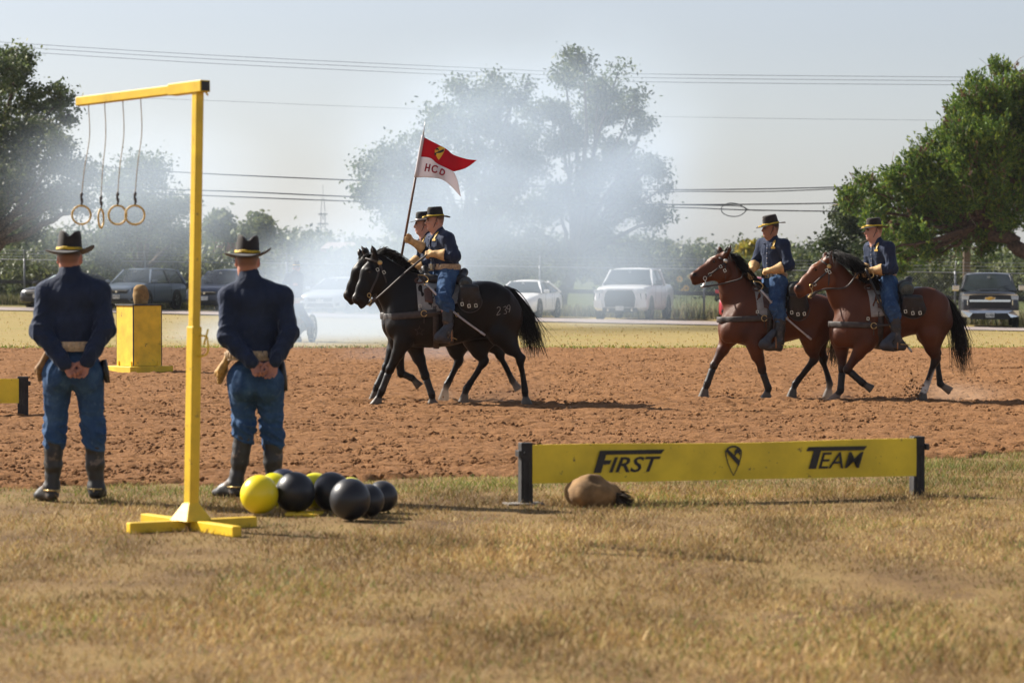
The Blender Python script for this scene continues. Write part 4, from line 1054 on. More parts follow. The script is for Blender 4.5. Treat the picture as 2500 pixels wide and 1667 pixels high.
def saddle_set(F, T, spec, who, roll_mat, group=None):
    """grey blanket, saddle tree, bags, bed roll, straps: one thing that lifts off the horse"""
    P = F.p; root = empty("saddle", F.loc, F.rz, "black leather saddle with grey blanket and bags on " + who, "saddle", "cavalry saddles")
    xa = spec["saddle"]; x_f, x_b = P(*xa["front"]).x, P(*xa["back"]).x        # front and back limit of the blanket
    nb = 16
    for sd in (-1, 1):
        def sh(u, v, sd=sd):
            x = x_b + (x_f - x_b) * u; mx = R(70) if u < 0.5 else R(80 + 8 * math.sin((u - 0.5) * 3.14))
            x -= 0.05 * (u > 0.45) * v * (1 if u > 0.9 else 0.5)
            return x, sd * mx * v
        shell(T, None, None, 0.016, 20, nb, sh).build("blanket", M_BLANKET, root, smooth=True, solid=0.012)
        pc = [(x_f - 0.10, R(54)), (x_f - 0.245, R(54)), (x_f - 0.225, R(74)), (x_f - 0.085, R(72))]
        def sh2(u, v, sd=sd):
            x = x_f - 0.215 + 0.10 * u - 0.015 * v; return x, sd * (R(52) + R(20) * v * 1.0 + R(6) * (1 - (2 * u - 1) ** 2) * (v - 1))
        shell(T, None, None, 0.032, 6, 6, sh2, 0.001).build("blanket_corner", M_PATCH, root, smooth=True, solid=0.004)
    # tree: two side bars, pommel, cantle, skirts
    xm = P(*xa["seat"]).x; zt = T.pt(xm, 0).z
    s = Solid((xm - 0.36, -0.36, zt - 0.38), (xm + 0.36, 0.36, zt + 0.30), 0.014, (0.02, 0.017, 0.016))
    for sd in (-1, 1):
        s.cone((xm - 0.22, sd * 0.13, zt + 0.035), (xm + 0.20, sd * 0.12, zt + 0.045), 0.055, 0.055, 0.05)
        s.ell((xm - 0.03, sd * 0.25, zt - 0.10), (0.10, 0.03, 0.12), 0.03)
    s.cone((xm - 0.20, 0, zt + 0.05), (xm + 0.16, 0, zt + 0.05), 0.06, 0.05, 0.05)
    s.cone((xm + 0.20, -0.10, zt + 0.06), (xm + 0.235, 0, zt + 0.17), 0.04, 0.035, 0.04); s.cone((xm + 0.20, 0.10, zt + 0.06), (xm + 0.235, 0, zt + 0.17), 0.04, 0.035, 0.04)
    s.cone((xm - 0.22, -0.12, zt + 0.06), (xm - 0.25, 0, zt + 0.13), 0.045, 0.04, 0.05); s.cone((xm - 0.22, 0.12, zt + 0.06), (xm - 0.25, 0, zt + 0.13), 0.045, 0.04, 0.05)
    link("seat", s.mesh("seat"), M_LEATHER, root)
    # coiled lariat and gear on the pommel
    gm = MB()
    c0 = P(*xa["gear"], T.pt(x_f - 0.1, R(35), 0.05).y)
    for k in range(4):
        rr = 0.040 + 0.007 * k; gm.tube([c0 + Vector((math.cos(a) * rr, 0.01 * k, math.sin(a) * rr * 0.6)) for a in np.linspace(0, 6.283, 17)[:-1]], 0.0045, 5, closed=True)
    gm.build("coiled_rope", M_PATCH, root, smooth=True)
    # saddle bags
    for sd in (-1, 1):
        bx, bz = P(*xa["bag_c"]).x, P(*xa["bag_c"]).z; bw, bh = xa["bag_wh"][0] / F.S / 2, xa["bag_wh"][1] / F.S / 2
        yb = abs(T.pt(bx, math.acos(max(-1, min(1, (bz - np.interp(bx, T.sp[:, 0], T.sp[:, 1])) / np.interp(bx, T.sp[:, 0], T.sp[:, 2]))))).y)
        s = Solid((bx - bw - 0.07, -0.10, bz - bh - 0.06), (bx + bw + 0.07, 0.10, bz + bh + 0.08), 0.012, (0.017, 0.017, 0.02))
        s.ell((bx - 0.01, 0, bz - bh * 0.18), (bw * 1.02, 0.055, bh * 0.86), 0.02); s.ell((bx, -0.005, bz + bh * 0.45), (bw * 0.86, 0.045, bh * 0.6), 0.05)
        s.cone((bx - bw * 0.6, 0, bz + bh * 0.9), (bx + bw * 0.6, 0, bz + bh * 0.9), 0.03, 0.03, 0.04)
        me = s.mesh("saddle_bag", lambda Q: 0.004 * vnoise(Q, 26, 2)); bag = link("saddle_bag", me, M_LEATHER, root)
        yo = sd * (yb + 0.045); tilt = -sd * R(16)
        bag.location = (0, yo, 0)
        me.transform(Matrix.Translation((bx, 0, bz)) @ Matrix.Rotation(tilt, 4, 'X') @ Matrix.Translation((-bx, 0, -bz)))
        fl = MB(); rim = []
        for a in np.linspace(-0.1, math.pi + 0.1, 17): rim.append(Vector((bx - 0.01 + math.cos(a) * bw * 1.0, sd * 0.035, bz - bh * 0.12 - math.sin(a) * bh * 0.86)))
        fl.tube(rim, 0.006, 5, cap=True); fo = fl.build("flap_edge", M_STRAP, bag, smooth=True)
        for k in (-1, 0, 1):
            cz = bz - bh * (0.50 - 0.10 * abs(k) * (1 if k < 0 else 0.6)) + k * 0.012
            c = Vector((bx + k * bw * 0.56, sd * 0.066, cz)); buckle("buckle", c, bag, 0.038, rot=0.15)
            st = MB(); st.bar(c + Vector((0, -sd * 0.006, 0.07)), c + Vector((0, -sd * 0.002, -0.02)), 0.018, 0.004, up=(0, 1, 0)); st.build("bag_strap", M_STRAP, bag)
    # bed roll across the cantle
    rc = P(*xa["roll"]); rr = xa["roll_r"] / F.S
    prof = []
    rollm = MB(); ys = np.linspace(-0.34, 0.34, 15)
    rollm.tube([(rc.x, y, rc.z - 0.35 * y * y) for y in ys], [rr * (0.84 if i in (0, 14) else (0.94 if i in (4, 10) else 1.0)) for i in range(15)], 18)
    ro = rollm.build("bed_roll", roll_mat, root, smooth=False, auto=50)
    for sd in (-1, 1):
        sp_ = MB(); y = sd * 0.342; z0 = rc.z - 0.35 * y * y
        sp_.tube([(rc.x + math.cos(a) * rr * 0.84 * (1 - a / 22), y, z0 + math.sin(a) * rr * 0.84 * (1 - a / 22)) for a in np.linspace(0, 18, 60)], 0.004, 4); sp_.build("roll_end", M_BEDROLL, ro)
    for y in (-0.2, 0.2):
        stp = MB(); z0 = rc.z - 0.35 * y * y; stp.tube([(rc.x + math.cos(a) * (rr + 0.003), y, z0 + math.sin(a) * (rr + 0.003)) for a in np.linspace(0, 6.283, 21)[:-1]], 0.011, 5, flat=(1, 0.5), closed=True); stp.build("roll_strap", M_STRAP, ro, smooth=True)
    # girth and stirrup leathers with hooded stirrups
    xg = P(*xa["girth"]).x; gm = MB(); gm.tube([T.pt(xg, a, 0.012) for a in np.linspace(R(40), R(320), 40)], 0.040, 6, flat=(0.14, 1.0), up=(1, 0, 0)); gm.build("girth", M_STRAP, root, smooth=True)
    for sd in (-1, 1):
        sf = P(*xa["stirrup"], sd * spec["foot_y"]); tp = T.pt(xm + 0.02, sd * R(58), 0.04)
        sm = MB(); strap(sm, [tp, tp.lerp(sf + Vector((0, 0, 0.14)), 0.5) + Vector((0, sd * 0.02, 0)), sf + Vector((-0.02, 0, 0.15))], 0.045, 0.008, up=(1, 0, 0)); sm.build("stirrup_leather", M_STRAP, root, smooth=True)
        hs = Solid((sf.x - 0.2, sf.y - 0.11, sf.z - 0.12), (sf.x + 0.26, sf.y + 0.11, sf.z + 0.28), 0.011, (0.02, 0.022, 0.03))
        hs.cone(sf + Vector((0.07, 0, 0.02)), sf + Vector((-0.02, 0, 0.14)), 0.072, 0.045, 0.04); hs.cone(sf + Vector((0.115, 0, -0.015)), sf + Vector((0.0, 0, -0.03)), 0.058, 0.055, 0.04)
        hs.cone(sf + Vector((-0.25, 0, 0.02)), sf + Vector((-0.03, 0, 0.02)), 0.07, 0.066, 0.01, sub=True)
        so = link("hooded_stirrup", hs.mesh("hooded_stirrup"), M_STIRRUP, root)
        tr = MB(); tr.tube([sf + Vector((-0.045, sd * 0.06 * math.cos(a), -0.03 + 0.11 * math.sin(a) if math.sin(a) > 0 else -0.05)) for a in np.linspace(0, 6.283, 17)[:-1]], 0.009, 5, closed=True); tr.build("stirrup_tread", M_TREAD, so, smooth=True)
    return root
M_STIRRUP = pm("stirrup_hood_leather", (0.030, 0.036, 0.050), rough=0.55, var=0.3, scale=9, bump=0.3, bscale=60)
M_TREAD = pm("oak_tread", (0.33, 0.15, 0.06), rough=0.6, var=0.2, scale=20, bump=0.2)
def breast_strap(F, T, spec, who, mat=None):
    P = F.p; root = empty("breast_collar", F.loc, F.rz, "dark leather breast strap across the chest of " + who, "strap", "breast straps")
    (fx, fy), (bx, by) = spec["breast"]; f, b = P(fx, fy), P(bx, by); w = spec.get("breast_w", 0.085)
    pts = []
    for sd in (-1, 1):
        seg = []
        for t in np.linspace(0, 1, 12):
            x = b.x + (f.x - b.x) * t; z = b.z + (f.z - b.z) * t
            cz, rz_, ry = (float(np.interp(x, T.sp[:, 0], T.sp[:, i])) for i in (1, 2, 3)); q = max(-0.98, min(0.98, (z - cz) / rz_))
            y = max(ry * math.sqrt(1 - q * q), 0.10 + 0.12 * (1 - t)) + 0.022 + 0.035 * math.sin(t * 3.14) 
            seg.append(Vector((x, sd * y, z)))
        pts += (seg if sd == -1 else seg[::-1])
        if sd == -1: pts += [Vector((f.x + 0.035, -0.07, f.z)), Vector((f.x + 0.045, 0, f.z)), Vector((f.x + 0.035, 0.07, f.z))]
    mb = MB(); mb.tube(spline(np.array([tuple(p) for p in pts]), 3), w / 2, 8, flat=(0.16, 1.0), up=(0, 0, 1)); mb.build("chest_band", mat or M_STRAP, root, smooth=True)
    for sd in (-1, 1):
        ri = P(*spec["ring"], sd * 0.0); cy = T.pt(ri.x, R(90), 0.055).y * sd; c = Vector((ri.x, cy, ri.z))
        rm = MB(); rm.tube([c + Vector((math.cos(a) * 0.036, 0, math.sin(a) * 0.036)) for a in np.linspace(0, 6.283, 19)[:-1]], 0.006, 6, closed=True); rm.build("ring", M_BRASS, root, smooth=True)
        up_ = P(*spec["neck_strap"]); sm = MB(); strap(sm, [c, Vector((up_.x, sd * (T.pt(up_.x, R(60)).y + 0.04), (c.z + up_.z) / 2)), Vector((up_.x, sd * (T.pt(up_.x, R(50)).y + 0.03), up_.z))], 0.026, 0.006, up=(1, 0, 0)); sm.build("shoulder_strap", M_STRAP, root, smooth=True)
        buckle("buckle", Vector((up_.x, sd * (T.pt(up_.x, R(62)).y + 0.058), (c.z * 0.45 + up_.z * 0.55))), root, 0.034)
        s2 = MB(); strap(s2, [c, c + Vector((-0.10, sd * 0.012, 0.005)), c + Vector((-0.20, sd * 0.01, 0.01))], 0.03, 0.006); s2.build("girth_strap", M_STRAP, root, smooth=True)
        s3 = MB(); strap(s3, [c + Vector((0, 0, -0.03)), c + Vector((0, -sd * 0.01, -0.12))], 0.028, 0.006, up=(1, 0, 0)); s3.build("hanging_strap", M_STRAP, root, smooth=True)
    return root
def bridle(F, spec, who, hand, loop=True, metal=None):
    P = F.p; root = empty("bridle", F.loc, F.rz, "dark leather bridle with brass fittings and reins on " + who, "bridle", "bridles")
    hp = [P(a, b, y) for a, b, y, r in spec["head"]]; b = spec["bridle"]; mt = metal or M_BRASS
    for sd in (-1, 1):
        yo = lambda pt, k: Vector((pt.x, pt.y + sd * k, pt.z))
        top = yo(P(*b["poll"], hp[0].y), 0.03); ros = yo(P(*b["rosette"], hp[0].y), 0.092); mid = yo(P(*b["cheek"], hp[1].y), 0.100); bit = yo(P(*b["bit"], hp[3].y), 0.066)
        mb = MB(); strap(mb, [top, ros, mid, mid.lerp(bit, 0.55) + Vector((0, sd * 0.012, 0)), bit], 0.022, 0.006); mb.build("cheek_strap", M_STRAP, root, smooth=True)
        mb = MB(); th = yo(P(*b["throat"], hp[1].y), 0.075); strap(mb, [ros, ros.lerp(th, 0.5) + Vector((0, sd * 0.02, 0)), th, Vector((th.x + 0.01, hp[1].y, th.z - 0.02))], 0.018, 0.006); mb.build("throat_strap", M_STRAP, root, smooth=True)
        mb = MB(); fr = Vector((P(*b["brow"]).x, hp[1].y * 0.8, P(*b["brow"]).z)); strap(mb, [ros, ros.lerp(fr, 0.55) + Vector((0, sd * 0.035, 0)), fr], 0.024, 0.006); mb.build("brow_band", M_STRAP, root, smooth=True)
        mb = MB(); mb.lathe([(0.0005, 0.012), (0.014, 0.011), (0.026, 0.006), (0.030, 0.0), (0.028, -0.004)], 16, Matrix.Translation(ros + Vector((0, sd * 0.008, 0))) @ Matrix.Rotation(-sd * math.pi / 2, 4, 'X')); mb.build("rosette", mt, root, smooth=True)
        for k, q in enumerate(b["buckles"]): buckle("buckle", yo(P(*q, hp[1].y), 0.112 - 0.01 * k), root, 0.036, rot=0.5)
        # curb bit: ring, cheek piece and shank
        mb = MB(); mb.tube([bit + Vector((math.cos(a) * 0.020, sd * 0.006, math.sin(a) * 0.026)) for a in np.linspace(0, 6.283, 15)[:-1]], 0.005, 5, closed=True)
        sh = yo(P(*b["shank"], hp[3].y), 0.075); m_ = bit.lerp(sh, 0.5) + Vector((-0.018, sd * 0.01, 0))
        mb.tube(spline(np.array([tuple(bit + Vector((0, sd * 0.006, -0.02))), tuple(m_), tuple(sh)]), 5), 0.006, 6)
        mb.tube([sh + Vector((math.cos(a) * 0.014, sd * 0.004, math.sin(a) * 0.014)) for a in np.linspace(0, 6.283, 11)[:-1]], 0.004, 5, closed=True); mb.build("bit", mt, root, smooth=True)
        rn = MB(); wv = [Vector(p) for p in b["rein"](sd, sh, hand)]; strap(rn, wv, 0.022, 0.006); rn.build("rein", M_STRAP, root, smooth=True)
    ns = MB(); nb = P(*b["nose"], hp[3].y); nr = b.get("nose_r", 0.075)
    if b.get("noseband"): 
        axd = (hp[3] - hp[0]).normalized(); ud = Vector((-axd.z, 0, axd.x))
        ns.tube([nb + ud * (nr * 1.05 * math.cos(a)) + Vector((0, nr * 0.85 * math.sin(a), 0)) for a in np.linspace(0, 6.283, 21)[:-1]], 0.011, 6, closed=True); ns.build("nose_band", M_STRAP, root, smooth=True)
    return root
def sabre(F, a, m, b, who, y0, y1, dark=False, guard=True):
    P = F.p; root = empty("sabre", F.loc, F.rz, "cavalry sabre in " + ("dark" if dark else "bright steel") + " scabbard slung from the saddle of " + who, "sabre", "slung sabres")
    A, Mm, B = P(*a, y0), P(*m, (y0 + y1) / 2 + 0.01), P(*b, y1); sp = spline(np.array([tuple(A), tuple(Mm), tuple(B)]), 8)
    mb = MB(); mb.tube(sp, [0.021 - 0.006 * i / len(sp) for i in range(len(sp))], 8, flat=(1, 0.7)); mb.build("scabbard", M_LEATHER if dark else M_STEEL, root, smooth=True)
    tp = MB(); d = (Vector(sp[-1]) - Vector(sp[-3])).normalized(); tp.tube([Vector(sp[-1]) - d * 0.06, Vector(sp[-1]) + d * 0.012], [0.019, 0.016], 8, flat=(1, 0.8)); tp.build("scabbard_tip", M_STEEL, root, smooth=True)
    d0 = (A - Mm).normalized(); g = MB(); g.tube([A, A + d0 * 0.13], [0.014, 0.016], 8); g.build("grip", M_LEATHER, root, smooth=True)
    g = MB(); n_ = Vector((-d0.z, 0, d0.x)); g.tube(spline(np.array([tuple(A - n_ * 0.03), tuple(A + n_ * 0.05 + d0 * 0.01), tuple(A + n_ * 0.055 + d0 * 0.08), tuple(A + d0 * 0.14)]), 5), 0.007, 6); g.build("guard", M_BRASS, root, smooth=True)
    for t in (0.28, 0.55):
        q = Vector(sp[int(len(sp) * t)]); rg = MB(); rg.tube([q + Vector((math.cos(a_) * 0.022, 0, math.sin(a_) * 0.022)) for a_ in np.linspace(0, 6.283, 11)[:-1]], 0.004, 5, closed=True); rg.build("carry_ring", M_BRASS, root, smooth=True)
    return root
# ---------------------------------------------------------------- near black horse (zoom frame 780..1380 x 480..1040, 2.8x)
FA = HorseFrame(900, 1435, 557.0, 780 + 900 / 2.8, 992)
SA = dict(mat=M_COAT_BLACK,
    torso=[(1352, 770, 900, 0.11), (1300, 680, 955, 0.22), (1210, 622, 985, 0.265), (1110, 604, 985, 0.275), (1000, 606, 1005, 0.285), (900, 612, 1032, 0.30), (800, 596, 1046, 0.305), (710, 572, 1046, 0.28), (630, 588, 1040, 0.25), (550, 650, 1018, 0.215), (490, 745, 970, 0.16), (468, 800, 930, 0.09)],
    anat=dict(withers=(690, 560), croup=(1140, 604), chest=(470, 850), buttock=(1362, 800), hip=(1215, 760)),
    neck=[(600, 760, 0, 0.285), (530, 650, 0, 0.225), (465, 560, 0.01, 0.165), (415, 488, 0.02, 0.125)],
    head=[(392, 468, 0.02, 0.098), (345, 545, 0.05, 0.105), (302, 645, 0.08, 0.078), (272, 708, 0.10, 0.064), (305, 742, 0.10, 0.044)],
    cheek=(398, 575), eye=(352, 530), nostril=(268, 715), mouth=(300, 735),
    ears=[(385, 428, 365, 358, 1, 0.02), (335, 428, 290, 362, -1, -0.01)],
    mane=[([(392, 420), (440, 395), (500, 430), (560, 480), (640, 548)], 190, 0.19, 0.55, 0.8, -0.5), ([(392, 420), (440, 395), (520, 440), (600, 515)], 70, 0.13, 0.35, 1.0, 0.35), ([(370, 430), (345, 425)], 26, 0.13, 0.9, -1.2, 0.1)],
    tail=[(1255, 650), (1310, 668), (1375, 770), (1430, 890), (1475, 1010), (1500, 1140)],
    legs=[dict(side=1, type="fore", j=[(580, 1000), (488, 1192), (428, 1345), (385, 1436)]), dict(side=-1, type="fore", j=[(650, 1035), (722, 1240), (768, 1372), (772, 1446)]),
          dict(side=1, type="hind", j=[(1230, 950), (1368, 1125), (1402, 1345), (1412, 1430)]), dict(side=-1, type="hind", j=[(1060, 1000), (1118, 1150), (1005, 1325), (978, 1418)])],
    saddle=dict(front=(655, 600), back=(1075, 640), seat=(850, 600), gear=(690, 590), bag_c=(1025, 715), bag_wh=(165, 185), roll=(998, 603), roll_r=42, girth=(800, 1040), stirrup=(885, 965)), foot_y=0.40,
    breast=((468, 838), (800, 808)), ring=(722, 812), neck_strap=(694, 720), breast_w=0.085,
    bridle=dict(poll=(385, 425), rosette=(420, 470), cheek=(405, 560), bit=(348, 690), brow=(320, 440), throat=(462, 600), buckles=[(405, 517), (448, 535)], shank=(352, 755), nose=(300, 640), noseband=False,
        rein=lambda sd, sh, hd: [sh, sh.lerp(Vector(hd), 0.3) + Vector((0, sd * 0.13, 0.0)), sh.lerp(Vector(hd), 0.68) + Vector((0, sd * 0.11, 0.01)), Vector(hd)]))
HA, TA = horse(FA, "horse", "near black horse with branded hip at a trot", SA, (BLK, BLKB), group="horses of the mounted detachment")
# ---------------------------------------------------------------- far black horse, one stride ahead and behind it
FB = HorseFrame(900, 1435, 557.0, 780 + 900 / 2.8, 992); FB.loc = FA.loc + Vector((-0.085, 0.95, 0.0))
SB = dict(SA); SB.update(
    head=[(345, 468, 0.0, 0.098), (300, 540, -0.01, 0.105), (255, 635, -0.02, 0.078), (226, 690, -0.02, 0.064), (250, 722, -0.02, 0.044)], cheek=(350, 570), eye=(300, 525), nostril=(222, 695), mouth=(255, 715),
    neck=[(600, 760, 0, 0.285), (515, 650, 0, 0.225), (435, 560, 0, 0.165), (375, 490, 0, 0.125)],
    ears=[(345, 425, 345, 362, 1, 0.0), (310, 432, 290, 372, -1, 0.0)],
    legs=[dict(side=1, type="fore", j=[(560, 1000), (590, 1235), (665, 1270), (710, 1320)], up=True), dict(side=-1, type="fore", j=[(560, 990), (478, 1200), (412, 1340), (390, 1416)]),
          dict(side=1, type="hind", j=[(1180, 970), (1275, 1110), (1365, 1290), (1400, 1340)], up=True), dict(side=-1, type="hind", j=[(960, 1010), (985, 1165), (905, 1320), (878, 1405)])])
HB, TB = horse(FB, "horse", "far black horse half hidden behind the near black one", SB, (BLK, BLKB), group="horses of the mounted detachment", h=0.016)
# ---------------------------------------------------------------- bays (zoom frame 1640..2440 x 500..1020, 2.94x)
FC = HorseFrame(720, 1400, 558.6, 1640 + 720 / 2.94, 977)
SC = dict(mat=M_COAT_BAY, head_col=BAY, muzzle_col=BAYD, dark_ears=False,
    torso=[(1152, 800, 900, 0.10), (1118, 718, 940, 0.20), (1050, 670, 962, 0.245), (960, 658, 962, 0.255), (860, 668, 985, 0.265), (760, 662, 1008, 0.275), (660, 610, 1026, 0.265), (590, 590, 1030, 0.245), (510, 625, 1018, 0.215), (430, 705, 985, 0.185), (375, 790, 940, 0.13), (350, 830, 910, 0.08)],
    anat=dict(withers=(610, 575), croup=(1020, 664), chest=(352, 870), buttock=(1158, 830), hip=(1040, 790)),
    neck=[(530, 770, 0, 0.25), (462, 650, 0, 0.185), (418, 535, 0.01, 0.138), (394, 440, 0.02, 0.108)],
    head=[(372, 400, 0.02, 0.094), (300, 448, 0.05, 0.100), (222, 496, 0.08, 0.076), (172, 522, 0.10, 0.060), (180, 556, 0.10, 0.042)],
    cheek=(352, 498), eye=(298, 420), nostril=(160, 515), mouth=(195, 545),
    ears=[(385, 365, 418, 305, 1, 0.02), (348, 358, 345, 316, -1, 0.0)], blaze=[(296, 388, 0.028), (275, 398, 0.022), (258, 412, 0.016)],
    mane=[([(400, 385), (440, 420), (500, 500), (560, 580), (600, 620)], 210, 0.27, 0.8, 0.7, 0.42), ([(392, 378), (420, 395)], 20, 0.14, 0.3, 1.4, 0.2), ([(380, 362), (360, 365)], 18, 0.10, 0.8, -1.0, 0.1)],
    tail=[(1105, 690), (1150, 730), (1180, 860), (1185, 1000), (1170, 1120), (1195, 1200)], tail_n=110, tail_fly=6,
    legs=[dict(side=-1, type="fore", j=[(425, 960), (308, 1165), (258, 1300), (228, 1378)]), dict(side=1, type="fore", j=[(590, 1015), (640, 1190), (688, 1325), (668, 1396)]),
          dict(side=1, type="hind", j=[(985, 960), (1010, 1120), (880, 1290), (848, 1378)]), dict(side=-1, type="hind", j=[(1030, 970), (1088, 1120), (1140, 1300), (1122, 1388)])],
    saddle=dict(front=(575, 620), back=(975, 690), seat=(750, 650), gear=(600, 610), bag_c=(885, 745), bag_wh=(160, 195), roll=(862, 605), roll_r=44, girth=(690, 1030), stirrup=(700, 1000)), foot_y=0.37,
    breast=((350, 835), (680, 822)), ring=(648, 822), neck_strap=(600, 740), breast_w=0.075,
    bridle=dict(poll=(375, 370), rosette=(380, 416), cheek=(345, 455), bit=(232, 540), brow=(318, 385), throat=(378, 540), buckles=[(344, 456), (374, 484), (268, 512)], shank=(218, 600), nose=(230, 495), noseband=False,
        rein=lambda sd, sh, hd: [sh, sh + Vector((-0.20, sd * 0.06, 0.03)), sh + Vector((-0.46, sd * 0.13, 0.10)), Vector(hd) + Vector((0.10, sd * 0.08, 0.0)), Vector(hd)]))
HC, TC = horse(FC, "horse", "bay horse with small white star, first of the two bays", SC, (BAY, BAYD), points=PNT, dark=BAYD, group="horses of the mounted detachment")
FD = HorseFrame(1560, 1420, 558.6, 1640 + 1560 / 2.94, 983)
SD = dict(mat=M_COAT_BAY, head_col=BAYL, muzzle_col=BAYD,
    torso=[(1962, 790, 890, 0.10), (1925, 705, 940, 0.21), (1860, 648, 962, 0.255), (1760, 628, 952, 0.265), (1660, 640, 972, 0.275), (1560, 645, 1012, 0.285), (1470, 625, 1046, 0.285), (1390, 612, 1060, 0.265), (1300, 655, 1056, 0.23), (1225, 745, 1020, 0.19), (1180, 830, 975, 0.13), (1158, 875, 940, 0.08)],
    anat=dict(withers=(1400, 600), croup=(1800, 628), chest=(1160, 910), buttock=(1968, 815), hip=(1840, 770)),
    neck=[(1325, 790, 0, 0.255), (1248, 665, 0, 0.192), (1190, 560, 0.01, 0.142), (1150, 478, 0.02, 0.108)],
    head=[(1125, 452, 0.02, 0.094), (1052, 515, 0.04, 0.100), (978, 582, 0.06, 0.077), (928, 630, 0.08, 0.060), (940, 664, 0.08, 0.042)],
    cheek=(1112, 570), eye=(1036, 498), nostril=(912, 620), mouth=(955, 655),
    ears=[(1122, 424, 1148, 372, 1, 0.02), (1105, 424, 1120, 378, -1, 0.0)], blaze=[(1040, 448, 0.020), (1020, 464, 0.020), (1000, 480, 0.016), (985, 498, 0.014)],
    mane=[([(1140, 425), (1190, 425), (1260, 470), (1320, 540), (1390, 610)], 330, 0.44, 0.8, 0.75, 0.42), ([(1130, 420), (1170, 412), (1230, 440)], 45, 0.17, 0.25, 1.5, 0.2)],
    tail=[(1895, 685), (1960, 715), (2020, 840), (2055, 980), (2070, 1110), (2100, 1262)], tail_n=190, tail_fly=5,
    legs=[dict(side=-1, type="fore", j=[(1235, 1000), (1240, 1195), (1226, 1350), (1172, 1416)], hoof=(0.22, 0.15, 0.11)), dict(side=1, type="fore", j=[(1380, 1010), (1258, 1195), (1368, 1292), (1420, 1326)], up=True),
          dict(side=1, type="hind", j=[(1830, 955), (1872, 1135), (1800, 1330), (1775, 1402)], white=True), dict(side=-1, type="hind", j=[(1850, 960), (1900, 1095), (1925, 1300), (1990, 1345)], up=True, hoof=(0.20, 0.15, 0.11))],
    saddle=dict(front=(1385, 660), back=(1790, 660), seat=(1555, 630), gear=(1400, 620), bag_c=(1695, 760), bag_wh=(180, 160), roll=(1660, 620), roll_r=50, girth=(1480, 1050), stirrup=(1560, 1020)), foot_y=0.38,
    breast=((1158, 880), (1480, 888)), ring=(1428, 888), neck_strap=(1390, 800), breast_w=0.075,
    bridle=dict(poll=(1122, 430), rosette=(1130, 476), cheek=(1105, 520), bit=(1002, 615), brow=(1070, 430), throat=(1125, 610), buckles=[(1110, 503), (1131, 516), (1028, 600)], shank=(998, 690), nose=(985, 580), noseband=False,
        rein=lambda sd, sh, hd: [sh, sh + Vector((-0.16, sd * 0.06, 0.10)), sh + Vector((-0.42, sd * 0.13, 0.12)), Vector(hd) + Vector((0.10, sd * 0.1, -0.03)), Vector(hd)]))
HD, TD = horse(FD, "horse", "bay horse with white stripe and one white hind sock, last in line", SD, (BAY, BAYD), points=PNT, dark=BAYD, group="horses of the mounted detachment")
# brand on the near black horse's hip and shoulder
bm_ = MB()
def brand_stroke(mb, pts, T, F, r=0.0055):
    out = []
    for zx, zy in pts:
        p = F.p(zx, zy); cz, rz_, ry = (float(np.interp(p.x, T.sp[:, 0], T.sp[:, i])) for i in (1, 2, 3)); q = max(-0.95, min(0.95, (p.z - cz) / rz_))
        out.append((p.x, ry * math.sqrt(1 - q * q), p.z))
    mb.append((out, r))
brand = []
brand_stroke(brand, [(1212, 778), (1222, 768), (1234, 774), (1232, 790), (1220, 806), (1212, 824), (1236, 816)], TA, FA)
brand_stroke(brand, [(1256, 772), (1270, 764), (1276, 778), (1266, 788), (1278, 798), (1274, 812), (1258, 814)], TA, FA)
brand_stroke(brand, [(1298, 780), (1284, 782), (1282, 764), (1294, 756), (1300, 766), (1298, 790), (1292, 804)], TA, FA)
star = [(690 + 34 * (1 if k % 2 == 0 else 0.42) * math.sin(k * math.pi / 5), 930 - 34 * (1 if k % 2 == 0 else 0.42) * math.cos(k * math.pi / 5)) for k in range(11)]
def lay_on_coat(body, strokes, mat, parent, names):
    """draws hair brands as thin ridges that follow the coat: each point is dropped onto the body mesh"""
    from mathutils.bvhtree import BVHTree
    me = body.data; vs = [v.co for v in me.vertices]; bv = BVHTree.FromPolygons(vs, [tuple(p.vertices) for p in me.polygons])
    for (pts, r), nm in zip(strokes, names):
        out = []
        for p in spline(np.array(pts), 5):
            hit = bv.ray_cast(Vector((p[0], 0.9, p[2])), Vector((0, -1, 0)))
            out.append(hit[0] if hit[0] is not None else Vector(p))
        mb = MB(); mb.tube(out, r, 5, flat=(1, 0.5)); mb.build(nm, mat, parent, smooth=True)
bodyA = [o for o in HA.children if o.name.startswith("body")][0]
lay_on_coat(bodyA, brand, M_BRAND, HA, ["brand_two", "brand_three", "brand_nine"])
M_BRAND2 = pm("faint_brand", (0.055, 0.045, 0.04), rough=0.9, bump=0)
lay_on_coat(bodyA, [([tuple(FA.p(*q)) for q in star], 0.0045)], M_BRAND2, HA, ["brand_star"])
SDL = {}
for key, F, T, S_, who, rm in (("A", FA, TA, SA, "the near black horse", M_BEDROLL), ("B", FB, TB, SB, "the far black horse", M_BEDROLL), ("C", FC, TC, SC, "the first bay horse", M_BEDROLL), ("D", FD, TD, SD, "the last bay horse", M_BEDROLL2)):
    SDL[key] = saddle_set(F, T, S_, who, rm); breast_strap(F, T, S_, who, M_STRAP)
print("horses", round(time.time() - T0, 1))
